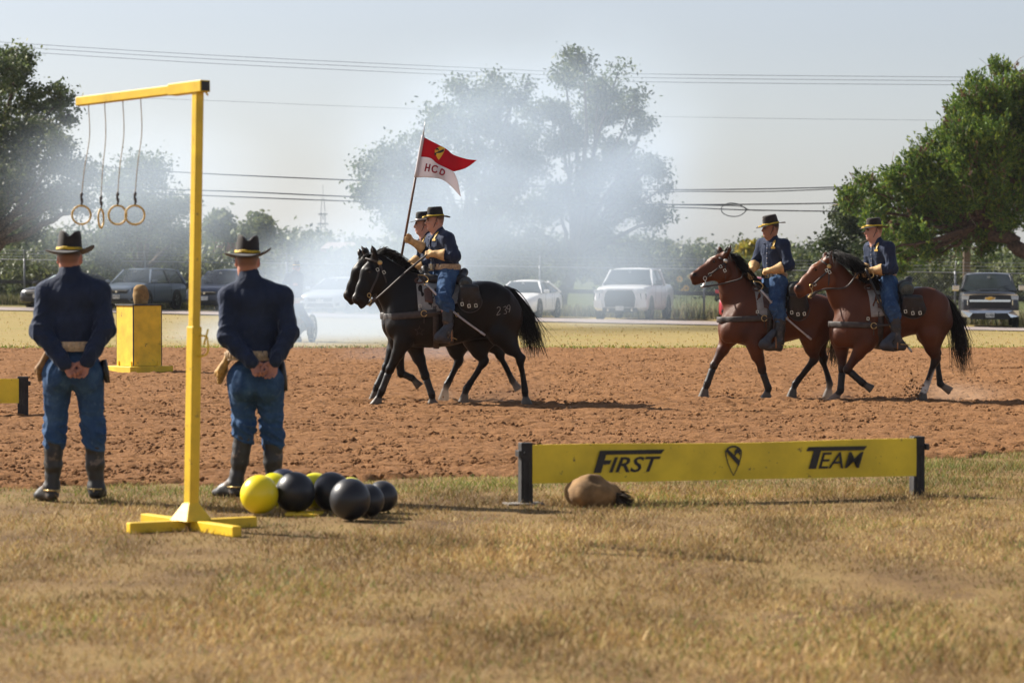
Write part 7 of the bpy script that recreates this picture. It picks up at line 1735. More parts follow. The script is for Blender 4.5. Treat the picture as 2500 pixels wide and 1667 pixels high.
# ---- tan dummy sack in front of the hurdle
M_SACK = pm("brown_canvas_sack", (0.24, 0.135, 0.052), rough=0.9, var=0.25, scale=7, bump=0.5, bscale=40, bdist=0.006); M_SACKT = pm("pale_canvas_sack", (0.36, 0.21, 0.075), rough=0.9, var=0.2, scale=7, bump=0.4); M_TUFT = pm("dark_tuft", (0.045, 0.032, 0.022), rough=0.95, var=0.4, bump=0)
g = on_ground(1365 * K, 1163 * K); root = empty("dummy_sack", (g.x, g.y, 0), label="stuffed brown canvas sack lying under the FIRST TEAM hurdle", cat="sack")
s = Solid((-0.3, -0.22, -0.03), (0.3, 0.25, 0.27), 0.009)
s.ell((-0.02, 0, 0.085), (0.165, 0.13, 0.098), 0.03); s.ell((0.05, 0.01, 0.075), (0.13, 0.12, 0.085), 0.05); s.ell((-0.06, 0, 0.10), (0.11, 0.11, 0.095), 0.05); s.cone((-0.03, -0.02, 0.19), (0.01, 0, 0.16), 0.03, 0.05, 0.04); s.cone((0.02, -0.13, 0.19), (0.005, -0.135, 0.05), 0.010, 0.008, 0.02, sub=True)
link("stuffed_body", s.mesh("stuffed_body", lambda Q: 0.012 * ridges(Q, 18, 4) + 0.004 * vnoise(Q, 55, 7)), M_SACK, root)
s = Solid((-0.34, 0.0, -0.03), (0.0, 0.25, 0.25), 0.01); s.ell((-0.11, 0.10, 0.085), (0.10, 0.08, 0.09), 0.02); link("sack_end", s.mesh("sack_end", lambda Q: 0.005 * vnoise(Q, 26, 4)), M_SACKT, root)
tf = []
for i in range(120):
    p0 = Vector((0.15, random.uniform(-0.08, 0.06), random.uniform(0.03, 0.10))); dv = Vector((random.uniform(0.04, 0.13), random.uniform(-0.06, 0.05), random.uniform(-0.05, 0.04)))
    tf.append([p0 + dv * t + Vector((0, 0, -0.04 * t * t)) for t in np.linspace(0, 1, 5)])
strands("frayed_tuft", tf, root, (0.05, 0.037, 0.026), 0.006)
# ---- yellow target box with a sack head on it
g = on_ground(334, 914); root = empty("target_box", (g.x, g.y + 0.3, 0.02), R(38), "yellow wooden pedestal box on a plinth", "box"); a = 0.54
mb = MB(); mb.box((0, 0, 0.055), (0.80, 0.80, 0.11)); mb.build("plinth", M_YELW, root, bevel=0.006)
HB_ = 1.09
for i in range(4):
    rt = Matrix.Rotation(i * math.pi / 2, 3, 'Z'); mb = MB(); c = rt @ Vector((a / 2 - 0.012, 0, 0)); mb.box((c.x, c.y, 0.11 + (HB_ - 0.11) / 2 + 0.002), (0.024, a - 0.03, HB_ - 0.115), rot=rt); mb.build("side_panel", M_YELW, root, bevel=0.003)
    mb = MB(); c = rt @ Vector((a / 2 - 0.010, a / 2 - 0.010, 0)); mb.box((c.x, c.y, 0.11 + (HB_ - 0.11) / 2), (0.018, 0.018, HB_ - 0.116), rot=rt); mb.build("corner_gap", M_BLKP, root)
    for y in (-0.2, 0.2):
        mb = MB(); c = rt @ Vector((a / 2 + 0.008, y, 0.15)); mb.box((c.x, c.y, 0.15), (0.012, 0.05, 0.08), rot=rt); mb.build("angle_bracket", M_YEL, root)
mb = MB(); mb.box((0, 0, HB_ + 0.008), (a + 0.03, a + 0.03, 0.022)); mb.build("lid", M_BLKW, root, bevel=0.004)
M_HSACK = pm("khaki_sack", (0.27, 0.165, 0.06), rough=0.95, var=0.22, scale=8, bump=0.5, bscale=45, bdist=0.006)
r2 = empty("sack_head", (g.x + 0.03, g.y + 0.3, 0.02 + HB_ + 0.019), R(15), "head shaped khaki sack standing on the yellow box", "sack")
s = Solid((-0.2, -0.2, -0.03), (0.2, 0.2, 0.36), 0.011); s.ell((0, 0, 0.14), (0.125, 0.12, 0.145), 0.03); s.cone((0, 0, 0.02), (0, 0, 0.22), 0.11, 0.095, 0.06); s.ell((-0.01, 0, 0.245), (0.09, 0.085, 0.045), 0.05); s.D[:] = np.maximum(s.D, (0.0 - s.ax[2])[None, None, :])
link("stuffed_body", s.mesh("stuffed_body", lambda Q: 0.007 * vnoise(Q, 24, 4) + 0.003 * vnoise(Q, 60, 7)), M_HSACK, r2)
mb = MB(); mb.tube([(0.105 * math.cos(t), 0.10 * math.sin(t), 0.05 + 0.012 * math.sin(2 * t)) for t in np.linspace(0, 6.283, 25)[:-1]], 0.008, 6, closed=True); mb.build("tie_cord", M_ROPE, r2, smooth=True)
# ---- guidon carried by the first rider
def fz(X, Y):      # zoom 960..1200 x 280..520 @6.53 -> near black horse frame
    return ((960 + X / 6.533 - 780) * 2.8, (280 + Y / 6.533 - 480) * 2.8)
hand = JA["wr_r"] + (JA["wr_r"] - JA["el_r"]).normalized() * 0.09
PY = hand.y
guid = empty("guidon", FA.loc, FA.rz, "red and white swallow tailed guidon lettered HCD on a brown staff", "flag")
pT, pB = FA.p(*fz(480, 385), PY), FA.p(*fz(360, 1050), PY); ddir = (pT - pB).normalized(); pend = pB - ddir * 1.35
M_STAFF = pm("brown_staff", (0.13, 0.062, 0.032), rough=0.5, var=0.2, scale=12, bump=0.2)
mb = MB(); mb.tube([pend, pT], 0.0155, 10); mb.build("staff", M_STAFF, guid, smooth=True)
tipb = FA.p(*fz(480, 385), PY); tipt = FA.p(*fz(512, 140), PY)
mb = MB(); mb.tube([tipb, tipb.lerp(tipt, 0.30), tipb.lerp(tipt, 0.5), tipt], [0.014, 0.016, 0.009, 0.001], 8, flat=(1, 0.5)); mb.build("spear_tip", M_STEEL, guid, smooth=True)
cT = spline(np.array([(455, 395), (640, 490), (850, 600), (960, 690), (1150, 755), (1335, 775)]), 8)
cS = spline(np.array([(400, 720), (590, 742), (700, 830), (830, 895), (965, 960)]), 8)
cN1 = spline(np.array([(965, 960), (1150, 905), (1335, 775)]), 8); cN2 = spline(np.array([(965, 960), (1025, 1100), (1080, 1360)]), 8)
cB = spline(np.array([(360, 1050), (560, 1052), (750, 1075), (900, 1170), (1080, 1360)]), 8)
def resample(c, n):
    d = np.r_[0, np.cumsum(np.linalg.norm(np.diff(c, axis=0), axis=1))]; t = np.linspace(0, d[-1], n); return np.stack([np.interp(t, d, c[:, i]) for i in range(2)], 1)
NU = 40
Tt, Lr = resample(cT, NU), resample(np.vstack([cS, cN1[1:]]), NU); Lw, Bb = resample(np.vstack([cS, cN2[1:]]), NU), resample(cB, NU)
def fpos(xy, off=0.0):
    x, y = xy; s_ = max(0.0, (x - 400) / 900); p = FA.p(*fz(x, y), 0); return Vector((p.x, PY + 0.030 * math.sin(s_ * 7.5 + y * 0.0035) * min(1, s_ * 3) + 0.018 * math.sin(s_ * 17 - y * 0.006) * min(1, s_ * 2) + off, p.z))
def flag_half(name, A, B, mat, nv=10):
    vs, fs = [], []
    for i in range(NU):
        for j in range(nv + 1): vs.append(tuple(fpos(A[i] + (B[i] - A[i]) * j / nv)))
    for i in range(NU - 1):
        for j in range(nv): q = i * (nv + 1) + j; fs.append((q, q + nv + 1, q + nv + 2, q + 1))
    mb = MB(); mb.add(vs, fs); return mb.build(name, mat, guid, smooth=True, solid=0.003)
def flag_mat(name, col):
    n = NT(name); n.b.inputs["Base Color"].default_value = (*col, 1); n.b.inputs["Roughness"].default_value = 0.8; w = n.noise(9, 3, 0.5); n.bump(w.outputs[0], 0.25, 0.02)
    nz = n.noise(140, 2, 0.5); r = n.ramp(nz.outputs[0], [(0.3, tuple(c * 0.9 for c in col)), (0.7, col)]); n.l(r.outputs[0], n.b.inputs["Base Color"])
    tr = n.n("ShaderNodeBsdfTranslucent"); tr.inputs[0].default_value = (*col, 1); mx = n.n("ShaderNodeMixShader"); mx.inputs[0].default_value = 0.3; n.l(n.b.outputs[0], mx.inputs[1]); n.l(tr.outputs[0], mx.inputs[2]); n.l(mx.outputs[0], n.o.inputs["Surface"]); return n.m
M_FR, M_FW = flag_mat("red_silk", (0.55, 0.005, 0.022)), flag_mat("white_silk", (0.80, 0.76, 0.78)); M_FY = pm("gold_patch", (0.78, 0.47, 0.04), rough=0.7, var=0.1, bump=0.2)
M_FLET = pm("crimson_letter", (0.33, 0.006, 0.03), rough=0.8, bump=0.1)
red = flag_half("red_half", Tt, Lr, M_FR); whi = flag_half("white_half", Lw, Bb, M_FW)
# white sleeve along the staff
mb = MB(); mb.tube([pB + (pT - pB) * t for t in np.linspace(0, 1, 8)], 0.020, 10); mb.build("staff_sleeve", M_FW, whi, smooth=True)
sc_ = lambda u, v: (738 + u * 158 + v * 12, 668 - v * 112 - u * 22)
mb = MB(); mb.add([tuple(fpos(sc_(u, v), 0.006)) for u, v in SHIELD], [tuple(range(len(SHIELD)))]); mb.build("shield_patch", M_FY, red, solid=0.003)
mb = MB(); mb.add([tuple(fpos(q, 0.0115)) for q in ((655, 668), (806, 598), (810, 636), (660, 706))], [(0, 1, 2, 3)]); mb.build("shield_bar", M_BLKP, red, solid=0.002)
mb = MB(); mb.add([tuple(fpos((672 + (0.45 - u) * 150, 645 - v * 85), 0.0115)) for u, v in HORSEHEAD], [tuple(range(len(HORSEHEAD)))]); mb.build("shield_horse_head", M_BLKP, red, solid=0.002)
def flag_letter(name, strokes, w=22):
    mb = MB()
    for k, st in enumerate(strokes):
        P_ = [Vector(fpos(q, 0.009 + 0.0004 * k)) for q in (spline(np.array(st, float), 6) if len(st) > 2 else np.linspace(st[0], st[1], 5))]
        mb.tube(P_, w / 6.533 / 199 / 2, 6, flat=(1, 0.3), up=(0, 1, 0))
    mb.build(name, M_FLET, whi, smooth=True)
flag_letter("letter_h", [[(535, 830), (510, 955)], [(590, 838), (565, 958)], [(522, 892), (578, 898)]])
flag_letter("letter_c", [[(712, 890), (680, 868), (640, 875), (622, 915), (635, 958), (675, 970), (700, 952)]])
flag_letter("letter_d", [[(772, 915), (742, 992)], [(772, 915), (812, 945), (815, 985), (785, 1010), (742, 992)]])
# ---- gunner and small field gun in the smoke
g = on_ground(693 * K, 786 * K); gp = Vector((g.x, g.y, float(gz(g.x, g.y))))
Sg = 6.03 * FPX / g.y
def gj(zx, zy, fwd): return Vector((fwd, (600 - zx) / Sg, (1435 - zy) / Sg))
JG = dict(head=gj(525, 340, 0.03), neck=gj(510, 405, 0.0), chest=gj(500, 520, 0.0), pelvis=gj(520, 930, -0.02), belt=gj(510, 800, 0.0), sh_l=gj(400, 470, 0), sh_r=gj(580, 470, 0), el_l=gj(330, 620, 0.02), el_r=gj(585, 640, 0.12), wr_l=gj(310, 690, 0.2), wr_r=gj(575, 720, 0.32),
    hip_l=gj(480, 960, 0), hip_r=gj(575, 960, 0), kn_l=gj(500, 1180, 0.18), kn_r=gj(700, 1130, 0.15), bt_l=gj(520, 1250, 0.1), bt_r=gj(725, 1200, 0.12), an_l=gj(560, 1390, 0.0), an_r=gj(735, 1390, 0.05), he_l=gj(570, 1432, -0.03), he_r=gj(735, 1432, 0.02), to_l=gj(575, 1432, 0.2), to_r=gj(760, 1432, 0.26))
person("person", "gunner in hat bending his knees in the smoke behind the soldiers", gp, R(100), JG, SKB, (0.04, 0.02, 0.015), h=0.016, gloves=False, back_view=True, strap_chin=False, badge=False, hands=dict(l=dict(d=(0.6, 0, -0.7), n=(0, -1, 0), t=(0, -0.2, 1)), r=dict(d=(0.6, 0, -0.7), n=(0, 1, 0), t=(0, 0.2, 1))), hat_kw=dict(mat=M_HATBR, brim=0.08, crown_h=0.12))
M_GUNW = pm("grey_green_wood", (0.16, 0.17, 0.15), rough=0.7, var=0.2, bump=0.3); M_GUNB = pm("bronze_barrel", (0.35, 0.25, 0.12), rough=0.35, var=0.2, metallic=0.8)
gun = empty("field_gun", gp + Vector((-0.02, 0.55, 0)), R(76), "small field gun with spoked wheels standing beyond the gunner", "cannon")
for sd in (-1, 1):
    wm = MB(); rw = 0.32; c = Vector((0, sd * 0.24, rw)); wm.tube([c + Vector((math.cos(t) * rw, 0, math.sin(t) * rw)) for t in np.linspace(0, 6.283, 37)[:-1]], 0.030, 8, closed=True); wo = wm.build("wheel", M_GUNW, gun, smooth=True)
    for k in range(12):
        t = k * math.pi / 6; sp = MB(); sp.tube([c + Vector((math.cos(t) * 0.07, 0, math.sin(t) * 0.07)), c + Vector((math.cos(t) * (rw - 0.02), 0, math.sin(t) * (rw - 0.02)))], [0.022, 0.015], 6); sp.build("spoke", M_GUNW, wo, smooth=True)
    hb = MB(); hb.lathe([(0.001, -0.08), (0.06, -0.08), (0.075, 0), (0.06, 0.08), (0.001, 0.08)], 14, Matrix.Translation(c) @ Matrix.Rotation(R(90), 4, 'X')); hb.build("hub", M_GUNW, wo, smooth=True)
mb = MB(); mb.tube([(0, -0.24, 0.32), (0, 0.24, 0.32)], 0.04, 8); mb.build("axle", M_BLKP, gun, smooth=True)
mb = MB(); mb.tube([(-0.42, 0, 0.50), (-0.36, 0, 0.50), (-0.1, 0, 0.51), (0.5, 0, 0.53), (0.56, 0, 0.532)], [0.05, 0.105, 0.10, 0.075, 0.088], 16); mb.build("barrel", M_GUNB, gun, smooth=True)
mb = MB(); mb.bar((0.12, 0, 0.40), (-0.95, 0, 0.06), 0.16, 0.13); mb.build("trail", M_GUNW, gun, bevel=0.01)
for sd in (-1, 1):
    mb = MB(); mb.bar((0.2, sd * 0.10, 0.40), (-0.45, sd * 0.10, 0.33), 0.05, 0.18); mb.build("cheek", M_GUNW, gun, bevel=0.008)
g3 = gp + Vector((-0.22, -0.15, 0)); ch = empty("ammunition_chest", g3, R(10), "small blue grey chest on the grass beside the gunner", "chest"); mch = pm("blue_grey_chest", (0.10, 0.13, 0.17), rough=0.6, var=0.2)
mb = MB(); mb.box((0, 0, 0.11), (0.24, 0.20, 0.20)); mb.build("case", mch, ch, bevel=0.008)
mb = MB(); mb.box((0, 0, 0.228), (0.26, 0.22, 0.03)); mb.build("lid", mch, ch, bevel=0.006)
# ---- clods thrown up by the hooves
def thrown(name, lab, px, py, dep, n, spx, spz, up):
    c = at(px, py, dep); vs, fs, o = [], [], 0
    for i in range(n):
        p = c + Vector((rng.normal() * spx, rng.normal() * 0.12, abs(rng.normal()) * spz)); p.z = max(p.z, 0.06); r = 0.005 + 0.016 * rng.random() ** 3
        for v in octv: vs.append(tuple(p + Vector(v) * r * (0.6 + 0.8 * rng.random())))
        for f in octf: fs.append(tuple(o + f)); 
        o += 6
    tag(link(name, np_mesh(name, np.array(vs), np.array(fs), False), M_DIRT), lab, "dirt", kind="stuff")
thrown("kicked_dirt", "spray of earth kicked up by the last bay's white hind foot", 2232, 975, FD.loc.y - 0.12, 120, 0.07, 0.16, 0)
thrown("kicked_dirt", "crumbs of earth flying behind the black horses", 1240, 975, FA.loc.y + 0.3, 60, 0.5, 0.12, 0)
# ================================================================== VEHICLES parked beyond the road
def paint(name, col, metallic=0.3, rough=0.35):
    n = NT(name); nz = n.noise(1.5, 3, 0.5); r = n.ramp(nz.outputs[0], [(0.3, tuple(c * 0.9 for c in col)), (0.7, col)]); n.l(r.outputs[0], n.b.inputs["Base Color"]); n.b.inputs["Metallic"].default_value = metallic; n.b.inputs["Roughness"].default_value = rough
    n.b.inputs["Coat Weight"].default_value = 0.6; n.b.inputs["Coat Roughness"].default_value = 0.06; d = n.noise(30, 3, 0.6); n.bump(d.outputs[0], 0.02, 0.01); return n.m
P_BLACK, P_GREY, P_NAVY, P_SILVER, P_WHITE, P_RED, P_DNAVY = paint("black_car_paint", (0.014, 0.012, 0.016)), paint("slate_blue_car_paint", (0.14, 0.18, 0.24), 0.4), paint("midnight_car_paint", (0.05, 0.065, 0.11), 0.3), paint("silver_car_paint", (0.52, 0.54, 0.56), 0.3), paint("white_car_paint", (0.86, 0.85, 0.85), 0.0), paint("red_car_paint", (0.42, 0.02, 0.03), 0.1), paint("dark_blue_car_paint", (0.010, 0.014, 0.024), 0.0, 0.5)
M_GLASS = pm("tinted_car_glass", (0.035, 0.045, 0.052), rough=0.06, var=0.1, bump=0, spec=0.8); M_TYRE = pm("tyre_rubber", (0.018, 0.018, 0.018), rough=0.85, bump=0.2); M_RIM = pm("alloy_rim", (0.42, 0.42, 0.43), rough=0.35, bump=0, metallic=0.8)
M_PLAST = pm("black_car_plastic", (0.016, 0.016, 0.018), rough=0.55, bump=0.1); M_CHROME = pm("chrome_trim", (0.75, 0.74, 0.72), rough=0.12, var=0.03, bump=0, metallic=1.0); M_LAMP = pm("headlamp_lens", (0.62, 0.64, 0.66), rough=0.1, var=0.1, bump=0, spec=0.8); M_PLATE = pm("license_plate", (0.72, 0.72, 0.70), rough=0.5, bump=0); M_PLATET = pm("plate_text", (0.10, 0.11, 0.14), rough=0.6, bump=0); M_GOLD = pm("gold_badge", (0.75, 0.42, 0.05), rough=0.3, bump=0, metallic=0.5)
M_SHADE = pm("windshield_sunshade", (0.42, 0.52, 0.50), rough=0.4, bump=0)
KIND = dict(
  sedan=dict(L=4.75, W=1.84, H=1.44, belt=0.93, hood=0.86, nose=0.72, clr=0.20, wb=2.78, fo=0.92, rw=0.33, x_ws=(1.02, 0.22), x_rw=(-1.95, -1.15), tw=0.56, trunk=0.98),
  suv=dict(L=4.6, W=1.84, H=1.68, belt=1.06, hood=1.02, nose=0.88, clr=0.24, wb=2.65, fo=0.92, rw=0.36, x_ws=(1.12, 0.45), x_rw=(-2.20, -1.92), tw=0.60, trunk=1.05),
  pickup=dict(L=5.85, W=2.03, H=1.96, belt=1.30, hood=1.27, nose=1.16, clr=0.34, wb=3.70, fo=0.98, rw=0.42, x_ws=(1.45, 0.72), x_rw=(-1.32, -1.10), tw=0.70, trunk=1.32))
def vehicle(name, label, cx_px, kind, col, yaw=18, front="plain", off=1.2, plate="", sunshade=False, cat="car"):
    k = KIND[kind]; x = qat(cx_px, 660, 110).x
    for _ in range(5): d = road_y(x) + RD_W + off; x = qat(cx_px, 660, d).x
    L, W, H, hw = k["L"], k["W"], k["H"], k["W"] / 2; a = R(yaw); rz = -math.pi / 2 - a
    fr = Vector((x, road_y(x) + RD_W + off, 0)); fdir = Vector((math.cos(rz), math.sin(rz), 0)); c = fr - fdir * (L / 2)
    root = empty(name, (c.x, c.y, float(gz(fr.x, fr.y))), rz, label, cat, "vehicles parked beyond the road"); nx_ = L / 2
    # body shell
    def sec(hw_, zb, zt, crown=0.02):
        dz = zt - zb
        half = [(hw_ * 0.90, zb), (hw_ * 0.985, zb + 0.10 * dz), (hw_, zb + 0.35 * dz), (hw_ * 0.995, zb + 0.62 * dz), (hw_ * 0.965, zb + 0.82 * dz), (hw_ * 0.87, zt - 0.03 * dz), (hw_ * 0.62, zt + crown * 0.6), (hw_ * 0.3, zt + crown)]
        return [(y, z) for y, z in half] + [(-y, z) for y, z in reversed(half)]
    cl, ho, be, no = k["clr"], k["hood"], k["belt"], k["nose"]; bed = kind == "pickup"
    xw = k["x_ws"][0]
    stn = [(nx_ - 0.0, hw * 0.72, cl + 0.10, no - 0.16), (nx_ - 0.03, hw * 0.84, cl + 0.04, no - 0.07), (nx_ - 0.10, hw * 0.93, cl, no), (nx_ - 0.30, hw * 0.985, cl, no + (ho - no) * 0.45), (nx_ - 0.7, hw, cl, ho - 0.02), (xw + 0.25, hw, cl, ho + (be - ho) * 0.3), (xw, hw, cl, be)] if not bed else \
          [(nx_ - 0.0, hw * 0.90, cl + 0.12, no - 0.05), (nx_ - 0.04, hw * 0.95, cl + 0.05, no), (nx_ - 0.16, hw * 0.985, cl, no + 0.05), (nx_ - 0.5, hw, cl, ho - 0.02), (xw + 0.3, hw, cl, ho), (xw, hw, cl, be)]
    stn += [(0.0, hw, cl, be + 0.01), (k["x_rw"][1], hw, cl, be + 0.02)]
    if bed: stn += [(-1.45, hw, cl, be + 0.02), (-L / 2 + 0.05, hw, cl + 0.05, be + 0.03), (-L / 2, hw * 0.97, cl + 0.12, be)]
    else: stn += [(k["x_rw"][0], hw * 0.98, cl, k["trunk"]), (-L / 2 + 0.12, hw * 0.94, cl + 0.06, k["trunk"] - 0.04), (-L / 2, hw * 0.84, cl + 0.16, k["trunk"] - 0.16)]
    vs, fs = [], []; ns = 16
    for (xx, h_, zb, zt) in stn:
        for (y, z) in sec(h_, zb, zt): vs.append((xx, y, z))
    for i in range(len(stn) - 1):
        for j in range(ns): fs.append((i * ns + j, i * ns + (j + 1) % ns, (i + 1) * ns + (j + 1) % ns, (i + 1) * ns + j))
    fs += [tuple(range(ns)), tuple(reversed(range((len(stn) - 1) * ns, len(stn) * ns)))]
    mb = MB(); mb.add(vs, fs); body = mb.build("body", col, root, auto=38)
    # cabin: roof, pillars, glass
    (wb_, wt_), (rb_, rt_) = k["x_ws"], k["x_rw"]; tw = k["tw"] * hw / 0.92; bw = hw * 0.93; zr = H - 0.05
    mb = MB(); vs, fs = [], []
    xs_ = [wt_ + 0.02, wt_ - 0.25, (wt_ + rt_) / 2, rt_ + 0.25, rt_ - 0.02]; zs_ = [zr - 0.03, zr + 0.02, zr + 0.045, zr + 0.02, zr - 0.04]
    for xx, zz in zip(xs_, zs_):
        for t in np.linspace(-1, 1, 9): vs.append((xx, t * tw * 1.03, zz - 0.055 * abs(t) ** 3))
    for i in range(4):
        for j in range(8): fs.append((i * 9 + j, i * 9 + j + 1, (i + 1) * 9 + j + 1, (i + 1) * 9 + j))
    mb.add(vs, fs); mb.build("roof", col, root, smooth=True, solid=0.05)
    zt_ = zr - 0.045
    A = lambda sd: (Vector((wb_, sd * bw, be)), Vector((wt_, sd * tw, zt_)), Vector((rt_, sd * tw, zt_)), Vector((rb_, sd * bw, k["trunk"] if not bed else be)))
    for sd in (-1, 1):
        p1, p2, p3, p4 = A(sd)
        mb = MB(); mb.bar(p1 + Vector((0, 0, -0.04)), p2, 0.085, 0.06, up=(0.6, 0, 0.8)); mb.build("windshield_pillar", col, root, bevel=0.01)
        mb = MB(); mb.bar(p4 + Vector((0, 0, -0.04)), p3, 0.12 if not bed else 0.09, 0.07, up=(-0.6, 0, 0.8)); mb.build("rear_pillar", col, root, bevel=0.01)
        mid = 0.5 * (wt_ + rt_) ; pb = Vector((mid, sd * bw, be)); pt_ = Vector((mid, sd * tw, zt_)); mb = MB(); mb.bar(pb, pt_, 0.05, 0.09, up=(1, 0, 0)); mb.build("door_pillar", M_PLAST, root)
        ins = Vector((0, -sd * 0.02, 0))
        mb = MB(); mb.add([p1 + ins + Vector((-0.06, 0, 0.0)), pb + ins, pt_ + ins, p2 + ins + Vector((-0.05, 0, 0))], [(0, 1, 2, 3)]); mb.build("side_window", M_GLASS, root)
        mb = MB(); mb.add([pb + ins, p4 + ins + Vector((0.08, 0, 0)), p3 + ins + Vector((0.05, 0, 0)), pt_ + ins], [(0, 1, 2, 3)]); mb.build("side_window", M_GLASS, root)
        # mirror
        mp = Vector((wb_ - 0.12, sd * (hw + (0.16 if bed else 0.12)), be + (0.10 if bed else 0.06))); mb = MB(); mb.box(tuple(mp), (0.10, 0.26 if bed else 0.20, 0.22 if bed else 0.13)); mo = mb.build("mirror", M_PLAST if (bed and col is P_WHITE) else (M_CHROME if col is P_DNAVY else col), root, bevel=0.03, segs=2)
        mb = MB(); mb.bar(mp + Vector((0, -sd * 0.08, -0.05)), Vector((wb_ - 0.1, sd * bw, be + 0.0)), 0.05, 0.04); mb.build("mirror_arm", M_PLAST, mo)
        # door seams and handle
        for xd in (wt_ - 0.02 + 0.35, mid - 0.02, rt_ + (0.35 if not bed else 0.1)):
            mb = MB(); mb.box((xd, sd * (hw + 0.001), (cl + be) / 2 + 0.08), (0.012, 0.006, (be - cl) * 0.72)); mb.build("door_seam", M_PLAST, body)
        mb = MB(); mb.box((mid + 0.12, sd * (hw + 0.012), be - 0.16), (0.20, 0.02, 0.03)); mb.build("door_handle", col, root, bevel=0.005)
    mb = MB(); v_ = []
    p1l, p2l, _, _ = A(1); p1r, p2r, _, _ = A(-1)
    for t in np.linspace(0, 1, 9):
        bow = 0.10 * (1 - (2 * t - 1) ** 2); v_.append(p1r.lerp(p1l, t) + Vector((bow, 0, 0.0))); v_.append(p2r.lerp(p2l, t) + Vector((bow * 0.5 + 0.02, 0, 0.01)))
    mb.add(v_, [(2 * i, 2 * i + 2, 2 * i + 3, 2 * i + 1) for i in range(8)]); ws = mb.build("windshield", M_GLASS, root, smooth=True)
    if sunshade:
        mb = MB(); mb.add([v + (Vector((0.02, 0, 0.015))) for v in (v_[2].lerp(v_[3], 0.12), v_[6].lerp(v_[7], 0.12), v_[6].lerp(v_[7], 0.85), v_[2].lerp(v_[3], 0.85))], [(0, 1, 2, 3)]); mb.build("sunshade", M_SHADE, ws)
    mb = MB(); q = v_[8].lerp(v_[9], 0.80); mb.box(tuple(q + Vector((0.015, 0, 0.02))), (0.01, 0.10, 0.07)); mb.build("windshield_sticker", M_LAMP, ws)
    for sd in (-1, 1): mb = MB(); mb.bar(v_[8].lerp(v_[0] if sd < 0 else v_[16], 0.15) + Vector((0.05, 0, 0.03)), v_[8].lerp(v_[1] if sd < 0 else v_[17], 0.3) + Vector((0.05, sd * 0.45, 0.03)), 0.02, 0.015); mb.build("wiper", M_PLAST, ws)
    mb = MB(); pl_, pr_ = A(1), A(-1); mb.add([pr_[3] + Vector((-0.01, 0, 0)), pl_[3] + Vector((-0.01, 0, 0)), pl_[2] + Vector((-0.01, 0, 0)), pr_[2] + Vector((-0.01, 0, 0))], [(0, 1, 2, 3)]); mb.build("rear_window", M_GLASS, root)
    # wheels in dark arches
    for xx in (nx_ - k["fo"], nx_ - k["fo"] - k["wb"]):
        for sd in (-1, 1):
            r = k["rw"]; cy_ = sd * (hw - 0.10); MW = Matrix.Translation((xx, cy_, r)) @ Matrix.Rotation(R(90), 4, 'X')
            ar = MB(); ar.lathe([(0.02, sd * -0.115), (r + 0.07, sd * -0.115), (r + 0.075, sd * -0.02)], 28, MW); ar.build("wheel_arch", M_PLAST, root)
            wm = MB(); wm.lathe([(r * 0.62, -0.11), (r * 0.95, -0.11), (r, -0.07), (r, 0.07), (r * 0.95, 0.118), (r * 0.62, 0.118)] if sd < 0 else [(r * 0.62, 0.11), (r * 0.95, 0.11), (r, 0.07), (r, -0.07), (r * 0.95, -0.118), (r * 0.62, -0.118)], 28, MW); wo = wm.build("wheel", M_TYRE, root, auto=40)
            rm = MB(); yo = -sd * 0.10
            rm.lathe([(0.001, yo - sd * 0.012), (0.07, yo - sd * 0.012), (0.075, yo)], 14, MW)
            for q in range(5):
                t = q * 6.283 / 5; rm.bar(MW @ Vector((math.cos(t) * 0.05, math.sin(t) * 0.05, yo)), MW @ Vector((math.cos(t) * r * 0.63, math.sin(t) * r * 0.63, yo)), 0.055, 0.03, up=(0, 1, 0))
            rm.tube([MW @ Vector((math.cos(t) * r * 0.63, math.sin(t) * r * 0.63, yo)) for t in np.linspace(0, 6.283, 25)[:-1]], 0.018, 6, closed=True); rm.build("rim", M_RIM, wo)
    # front end
    F_ = lambda y, z, e=0.0: Vector((nx_ + e - 0.10 * (abs(y) / hw) ** 4 - 0.012 * 0, y, z))
    def panel(nm, pts, mat, e=0.012, th=0.02, par=None):
        mb = MB(); mb.poly([F_(y, z, e) for y, z in pts], th, (1, 0, 0)); return mb.build(nm, mat, par or root)
    if front in ("plain", "suv"):
        zg = no - 0.14
        panel("grille", [(-hw * 0.50, zg - 0.10), (hw * 0.50, zg - 0.10), (hw * 0.58, zg + 0.03), (-hw * 0.58, zg + 0.03)], M_PLAST)
        for i in range(3):
            z = zg - 0.07 + 0.04 * i; panel("grille_bar", [(-hw * 0.50, z), (hw * 0.50, z), (hw * 0.50, z + 0.012), (-hw * 0.50, z + 0.012)], M_CHROME if i == 2 else M_PLAST, 0.034, 0.008)
        panel("emblem", [(0.05 * math.cos(t), zg - 0.03 + 0.045 * math.sin(t)) for t in np.linspace(0, 6.283, 13)[:-1]], M_CHROME, 0.045, 0.008)
        panel("lower_intake", [(-hw * 0.62, cl + 0.06), (hw * 0.62, cl + 0.06), (hw * 0.52, cl + 0.20), (-hw * 0.52, cl + 0.20)], M_PLAST, 0.014)
